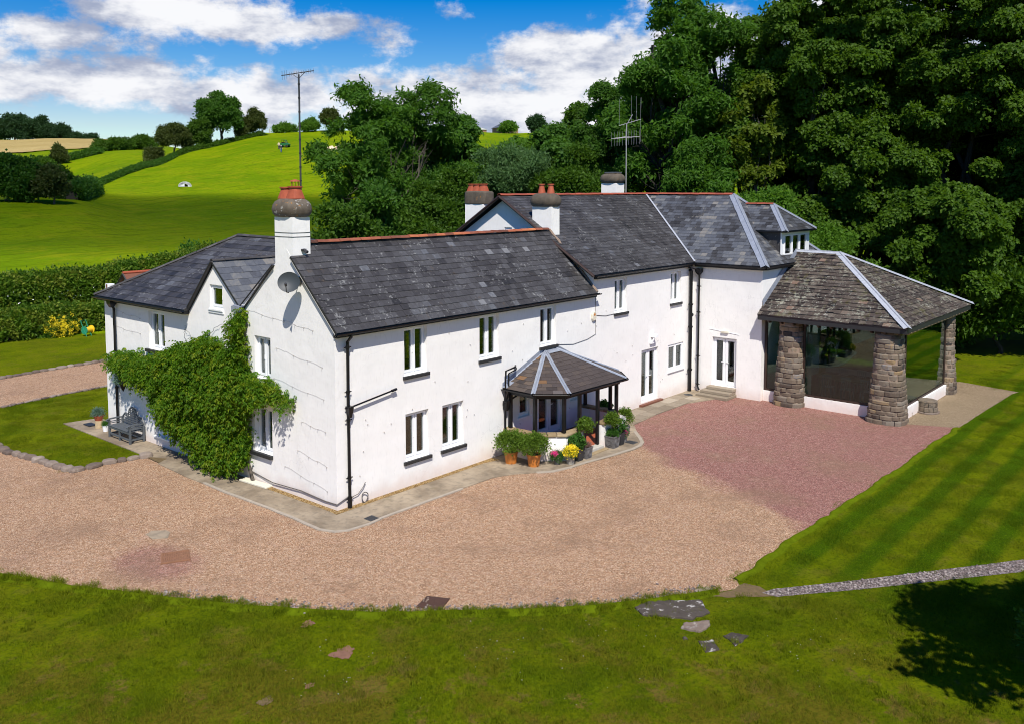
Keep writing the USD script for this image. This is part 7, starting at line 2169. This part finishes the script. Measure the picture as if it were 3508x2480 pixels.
foliage(p, 46, (-.06, -.05, .42), .24, 'yellow', 'small', .10, 613, .72, name='flowers')
p = thing('potted_camellia', 'leafy green plant in a tall black square planter before the porch', 'potted plant', (8.14, -2.33, zp))
square_pot(p, .32, .40, 'pot_black')
foliage(p, 80, (-.05, .03, .60), .27, 'lf_potd', 'broad', .13, 614, 1.0)
p = thing('potted_standard', 'small ball-headed standard tree in a grey square planter left of the porch step', 'potted plant', (8.55, -2.36, zp))
square_pot(p, .36, .38, 'pot_grey', ornament=True)
obj('trunk', tubem([(0, 0, .3), (.01, .01, .7), (-.01, 0, 1.0)], .022, 7), M['bark'], p)
foliage(p, 60, (-.03, 0, 1.08), .24, 'lf_pot', 'ash', .17, 615, 1.0)
foliage(p, 40, (0, 0, .42), .17, 'curtain_red', 'willow', .10, 616, .6, name='underplanting')
p = thing('potted_standard', 'ball-headed standard bay in an ornate grey square planter right of the porch step', 'potted plant', (10.14, -2.36, zp))
square_pot(p, .40, .42, 'pot_grey', ornament=True)
obj('trunk', tubem([(0, 0, .3), (.0, .01, .8), (-.01, 0, 1.0)], .02, 7), M['bark'], p)
foliage(p, 60, (-.02, 0, .98), .22, 'lf_pot', 'small', .15, 617, .85)
foliage(p, 60, (0, 0, .48), .20, 'lf_potd', 'small', .10, 618, .8, name='underplanting')
p = thing('potted_hydrangea', 'white flowered plant in a black planter against the right porch wall', 'potted plant', (10.58, -2.36, zp))
square_pot(p, .30, .44, 'pot_black')
foliage(p, 60, (.05, .03, .66), .23, 'lf_potd', 'broad', .13, 619, 1.1)
foliage(p, 22, (-.1, -.12, .85), .24, 'whitefl', 'small', .06, 620, 1.0, name='flowers')
p = thing('potted_geranium', 'pink geranium spilling from a small pot right of the black planter', 'potted plant', (10.93, -2.35, zp))
round_pot(p, .09, .2, 'pot_grey', False)
foliage(p, 40, (0, 0, .32), .17, 'lf_potd', 'small', .08, 621, .8)
foliage(p, 14, (-.04, -.05, .36), .10, 'pink', 'small', .06, 622, .9, name='flowers')
p = thing('potted_shrub', 'dark leafy shrub behind the right-hand porch wall', 'potted plant', (11.95, -0.75, zp))
round_pot(p, .20, .36, 'pot_grey')
foliage(p, 80, (0, 0, .72), .30, 'lf_potd', 'broad', .14, 623, 1.1)
p = thing('potted_shrub', 'green shrub standing outside the corner of the right porch wall', 'potted plant', (11.72, -1.85, zp))
round_pot(p, .18, .34, 'pot_grey')
foliage(p, 80, (-.03, 0, .66), .28, 'lf_pot', 'small', .14, 624, 1.1)
# by the bench
p = thing('potted_succulent', 'blue-green plant in a terracotta pot on a log at the left corner', 'potted plant', (-.30, 13.78, zp))
obj('log', tubem([(0, 0, 0), (0.01, 0, .28)], .14, 14), M['wood'], p)
obj('pot', lathe([(.001, .28), (.12, .28), (.19, .46), (.17, .46), (.001, .44)], 20), M['terra'], p, smooth=35)
foliage(p, 60, (0, .05, .56), .2, 'lf_blue', 'small', .10, 630, .7)
p = thing('potted_herb', 'small green plant in a white pot by the bench', 'potted plant', (-.36, 13.10, zp))
obj('pot', lathe([(.001, 0), (.09, 0), (.12, .22), (.105, .22), (.001, .20)], 20), M['upvc'], p, smooth=35)
foliage(p, 40, (0, 0, .27), .12, 'lf_potd', 'small', .07, 631, .7)
sl_ = thing('slate_slab', 'two dark slabs leaning at the left corner of the house', 'slab', (-.20, 14.15, zp))
obj('slab', bbox_bevel(-.3, .0, 0, .0, .5, .04, .006), M['sill_stone'], sl_)
obj('slab', bbox_bevel(-.02, -.35, 0, .04, -.05, .45, .006), M['edge_stone'], sl_, tone=.3)
hb = thing('hanging_basket', 'cone-shaped hanging basket of grey-green plants on the left downpipe wall', 'hanging basket', (-.22, 11.92, 2.02))
obj('cone', lathe([(.001, -.36), (.05, -.26), (.13, -.06), (.16, .02), (.14, .02), (.001, -.02)], 14), M['soil'], hb)
foliage(hb, 90, (0, 0, .10), .27, 'lf_blue', 'small', .12, 632, .75)
obj('bracket', MB().tube([(.2, 0, .5), (0, 0, .52), (0, 0, .1)], .012, 5).get(), M['darkmetal'], hb)

# ---------------------------------------------------------------- edging stones along the lawns
def edging(line, label, seed, L=(.28, .55), w=.16, h=.13):
    T = tag(UsdGeom.Xform.Define(stage, f'/World/{numbered("/World", "stone_edging")}').GetPrim(), label, 'stone edging')
    rng = np.random.default_rng(seed)
    ls = shapely.LineString(line); d = 0.0
    while d < ls.length-.1:
        l = rng.uniform(*L)
        a = np.array(ls.interpolate(d+l/2).coords[0]); t = np.array(ls.interpolate(d+l/2+.05).coords[0])-np.array(ls.interpolate(d+l/2-.05).coords[0])
        an = math.atan2(t[1], t[0])+rng.normal(0, .15)
        m = trimesh.creation.icosphere(1, 1.0)
        v = np.sign(m.vertices)*np.abs(m.vertices)**.65
        v = v*(1+.3*(meshkit.fbm(m.vertices*1.5+seed+d*3, 2, 1)[:, None]-.5))*[l*.52, w*rng.uniform(.8, 1.3), h*rng.uniform(.7, 1.2)]
        c, s = math.cos(an), math.sin(an)
        v = np.c_[v[:, 0]*c-v[:, 1]*s, v[:, 0]*s+v[:, 1]*c, v[:, 2]]+[a[0], a[1], .03]
        obj('stone', (v, m.faces), M['edge_stone'], T, tone=float(rng.uniform(.15, .95)))
        d += l*1.02


edging([(-3.75, 14.6), (-3.77, 12.92), (-3.66, 12.31), (-3.51, 11.37), (-3.37, 10.2), (-3.24, 9.25), (-2.62, 9.24), (-2.1, 9.22), (-1.61, 9.12), (-0.95, 8.95)], 'rough stones edging the small left lawn beside the gravel', 701)
edging([(0.62, 26.0), (2.01, 26.27), (3.87, 26.44), (5.82, 26.52), (9, 26.6)], 'row of flat stones along the far side of the back drive', 702, h=.10)
edging([(-1.48, 20.0), (0.91, 20.42), (3.21, 20.62), (6, 20.75)], 'low row of stones along the near side of the back drive', 703, L=(.2, .4), w=.08, h=.05)

# ---------------------------------------------------------------- things lying about
pl = thing('plank', 'cream painted plank lying at the foot of the gable wall', 'plank', (-0.165, 3.72, .034), math.radians(94))
obj('board', bbox_bevel(-.64, -.13, 0, .64, .13, .055, .008), M['cream'], pl)
rp = thing('rusty_plate', 'rusty brown iron plate lying on the gravel by the near lawn', 'iron plate')
P4 = [(-2.53, -5.85), (-2.32, -6.37), (-1.78, -6.13), (-2.02, -5.66)]
obj('plate', prism(P4, .008, .03), M['rust'], rp)
rng = np.random.default_rng(720)
for k in range(7):
    c = np.array([-2.06+rng.uniform(-.25, .05), -5.78+rng.uniform(-.1, .08), .035])
    m = trimesh.creation.icosphere(1, rng.uniform(.010, .018)); obj('stone_chip', (m.vertices*[1, 1, .6]+c, m.faces), M['concrete_edge'], rp)
bg_ = thing('iron_grate', 'brown ribbed grate lying in the gravel by the purple patch', 'grate', (-4.55, .53, .012), math.atan2(-.28, .54))
for k in range(15):
    obj('bar', boxm(-.30+k*.0415, -.26, 0, -.30+k*.0415+.03, .28, .028), M['brickgrate'], bg_)
obj('frame', MB().box(-.335, -.31, 0, .335, -.268, .034).box(-.335, .288, 0, .335, .33, .034).box(-.335, -.268, 0, -.304, .288, .034).box(.322, -.268, 0, .335, .288, .034).get(), M['brickgrate'], bg_)
sheet('concrete_cover', [(-4.30, 2.48), (-4.33, 2.05), (-4.05, 1.82), (-3.80, 2.15), (-3.82, 2.35), (-4.08, 2.6)], .016, M['concrete'], kind='thing', label='pale concrete cover half buried in the gravel', cat='drain cover', jitter=.03, step=.1, thick=.03)
for (q, lab) in ((((0.10, -1.03), (0.10, -1.30), (0.38, -1.30), (0.39, -1.0)), 'dark square drain cover in the path by the front corner'), (((10.91, -2.40), (10.90, -2.73), (11.23, -2.71), (11.21, -2.37)), 'dark square drain cover in the path right of the porch')):
    dc = thing('drain_cover', lab, 'drain cover')
    c = np.mean(q, 0)
    obj('frame', prism(Polygon(q).buffer(.012, join_style='mitre'), .02, .040), M['iron'], dc)
    for k in range(5):
        obj('rib', boxm(c[0]-.12, c[1]-.12+k*.055, .040, c[0]+.12, c[1]-.12+k*.055+.025, .047), M['iron'], dc)
dr = thing('drain_cover', 'round iron cover in the paving near the corner downpipes', 'drain cover', (18.85, -.45, .03))
obj('cover', lathe([(.001, .02), (.17, .02), (.19, .016), (.2, .0)][::-1], 22), M['iron'], dr)
# triangle of bare soil by the edging
sheet('soil_patch', [(-0.97, 8.95), (-0.62, 8.2), (-1.02, 7.95)], .035, M['barelite'], label='triangle of bare soil at the end of the edging stones', jitter=.02, step=.15)

# stone slabs set in the near lawn
def slab(name, label, pts, z0, z1, seed, tone=.5, cat='stone slab', mat='lichen'):
    poly = Polygon(pts).segmentize(.035)
    xy = np.asarray(poly.exterior.coords)[:-1]
    if not poly.exterior.is_ccw:
        xy = xy[::-1]
    c = xy.mean(0)
    nz = meshkit.fbm(np.c_[xy*6, np.full(len(xy), seed)], 4, seed)-.5
    dv = xy-c; dv /= np.linalg.norm(dv, axis=1, keepdims=True)
    xy = xy+dv*nz[:, None]*.13
    rings = [np.c_[xy, np.full(len(xy), z0)], np.c_[xy, np.full(len(xy), z1-.02)], np.c_[c+(xy-c)*.96, np.full(len(xy), z1-.004)]]
    for q in (.75, .5, .25):
        p = c+(xy-c)*q
        rings.append(np.c_[p, z1+.08*(meshkit.fbm(np.c_[p*9, np.full(len(p), seed)], 3, seed)-.5)])
    return obj(name, loft(rings), M[mat], None, smooth=35, tone=tone, label=label, cat=cat)


slab('stone_slab', 'large lichen covered stone slab at the edge of the near lawn', [(0.50, -9.45), (0.95, -9.50), (1.46, -10.1), (1.70, -10.37), (1.34, -10.78), (0.82, -10.64), (0.58, -10.22), (0.34, -9.76)], -.05, .05, 1, .5)
slab('stone_slab', 'narrow pinkish stone step below the large lichened slab', [(0.38, -10.68), (0.55, -10.62), (0.90, -10.86), (1.02, -10.98), (0.72, -11.08), (0.42, -10.98)], -.05, .05, 2, .55, mat='edge_stone')
slab('stepping_stone', 'left dark stepping stone in the near lawn', [(0.11, -11.19), (0.36, -11.39), (0.09, -11.65), (-0.2, -11.51)], -.05, .03, 3, .4, 'stepping stone')
slab('stepping_stone', 'right dark stepping stone in the near lawn', [(0.62, -11.46), (0.86, -11.55), (0.97, -11.86), (0.40, -11.84)], -.05, .03, 4, .3, 'stepping stone')
slab('stepping_stone', 'tiny grey stone in the grass above the stepping stones', [(0.02, -10.86), (.10, -10.93), (.04, -11.0), (-.05, -10.94)], -.03, .03, 5, .5, 'stone')
slab('kerb_stone', 'thin grey kerb stone lying where the gravel meets the striped lawn', [(2.02, -10.02), (2.40, -10.20), (2.32, -10.32), (1.95, -10.12)], -.03, .05, 6, .5, 'stone', 'paving')

# hose reel on the far lawn
hr = thing('hose_reel', 'green and yellow hose reel on the lawn by the lower hedge', 'hose reel', (9.0, 35.4, 0), math.radians(20))
obj('frame', MB().tube([(-.28, -.2, 0), (-.28, 0, .35), (-.28, .25, .95), (.1, .25, .95), (.1, 0, .35), (.1, -.2, 0)], .025, 6).get(), M['hose_green'], hr)
obj('drum', tubem([(-.24, 0, .36), (.28, 0, .36)], .17, 16), M['hose_yellow'], hr)
for x in (-.25, .29):
    obj('flange', tubem([(x-.015, 0, .36), (x+.015, 0, .36)], .25, 18), M['hose_green'] if x < 0 else M['hose_yellow'], hr)

# ---------------------------------------------------------------- a fair-weather cloud high behind the viewpoint, whose shadow lies on the pasture
sd = SUN
tgt = np.array([64.0, 95.0, 3.5])
alt = 340.0
cc_ = tgt+sd*(alt-tgt[2])/sd[2]
ic = trimesh.creation.icosphere(4, 1.0)
vv = ic.vertices.copy()
ax1 = np.array([0.80, -0.60, 0]); ax2 = np.array([0.60, 0.80, 0])
nzc = meshkit.fbm(vv*1.8+3, 4, 9)
rad_ = .74+.55*nzc
vv = vv*rad_[:, None]
V3 = cc_+vv[:, :1]*ax1*82+vv[:, 1:2]*ax2*42+np.maximum(vv[:, 2:], -.35)*np.array([0, 0, 26.0])
g = NG()
cm = g.done('cloud_vapour', volume=g.n('principled_volume', color=(1, 1, 1), density=0.025, anisotropy=0.3))
obj('cloud', (V3, ic.faces), cm, None, kind='structure', label='small white cloud high in the sky')
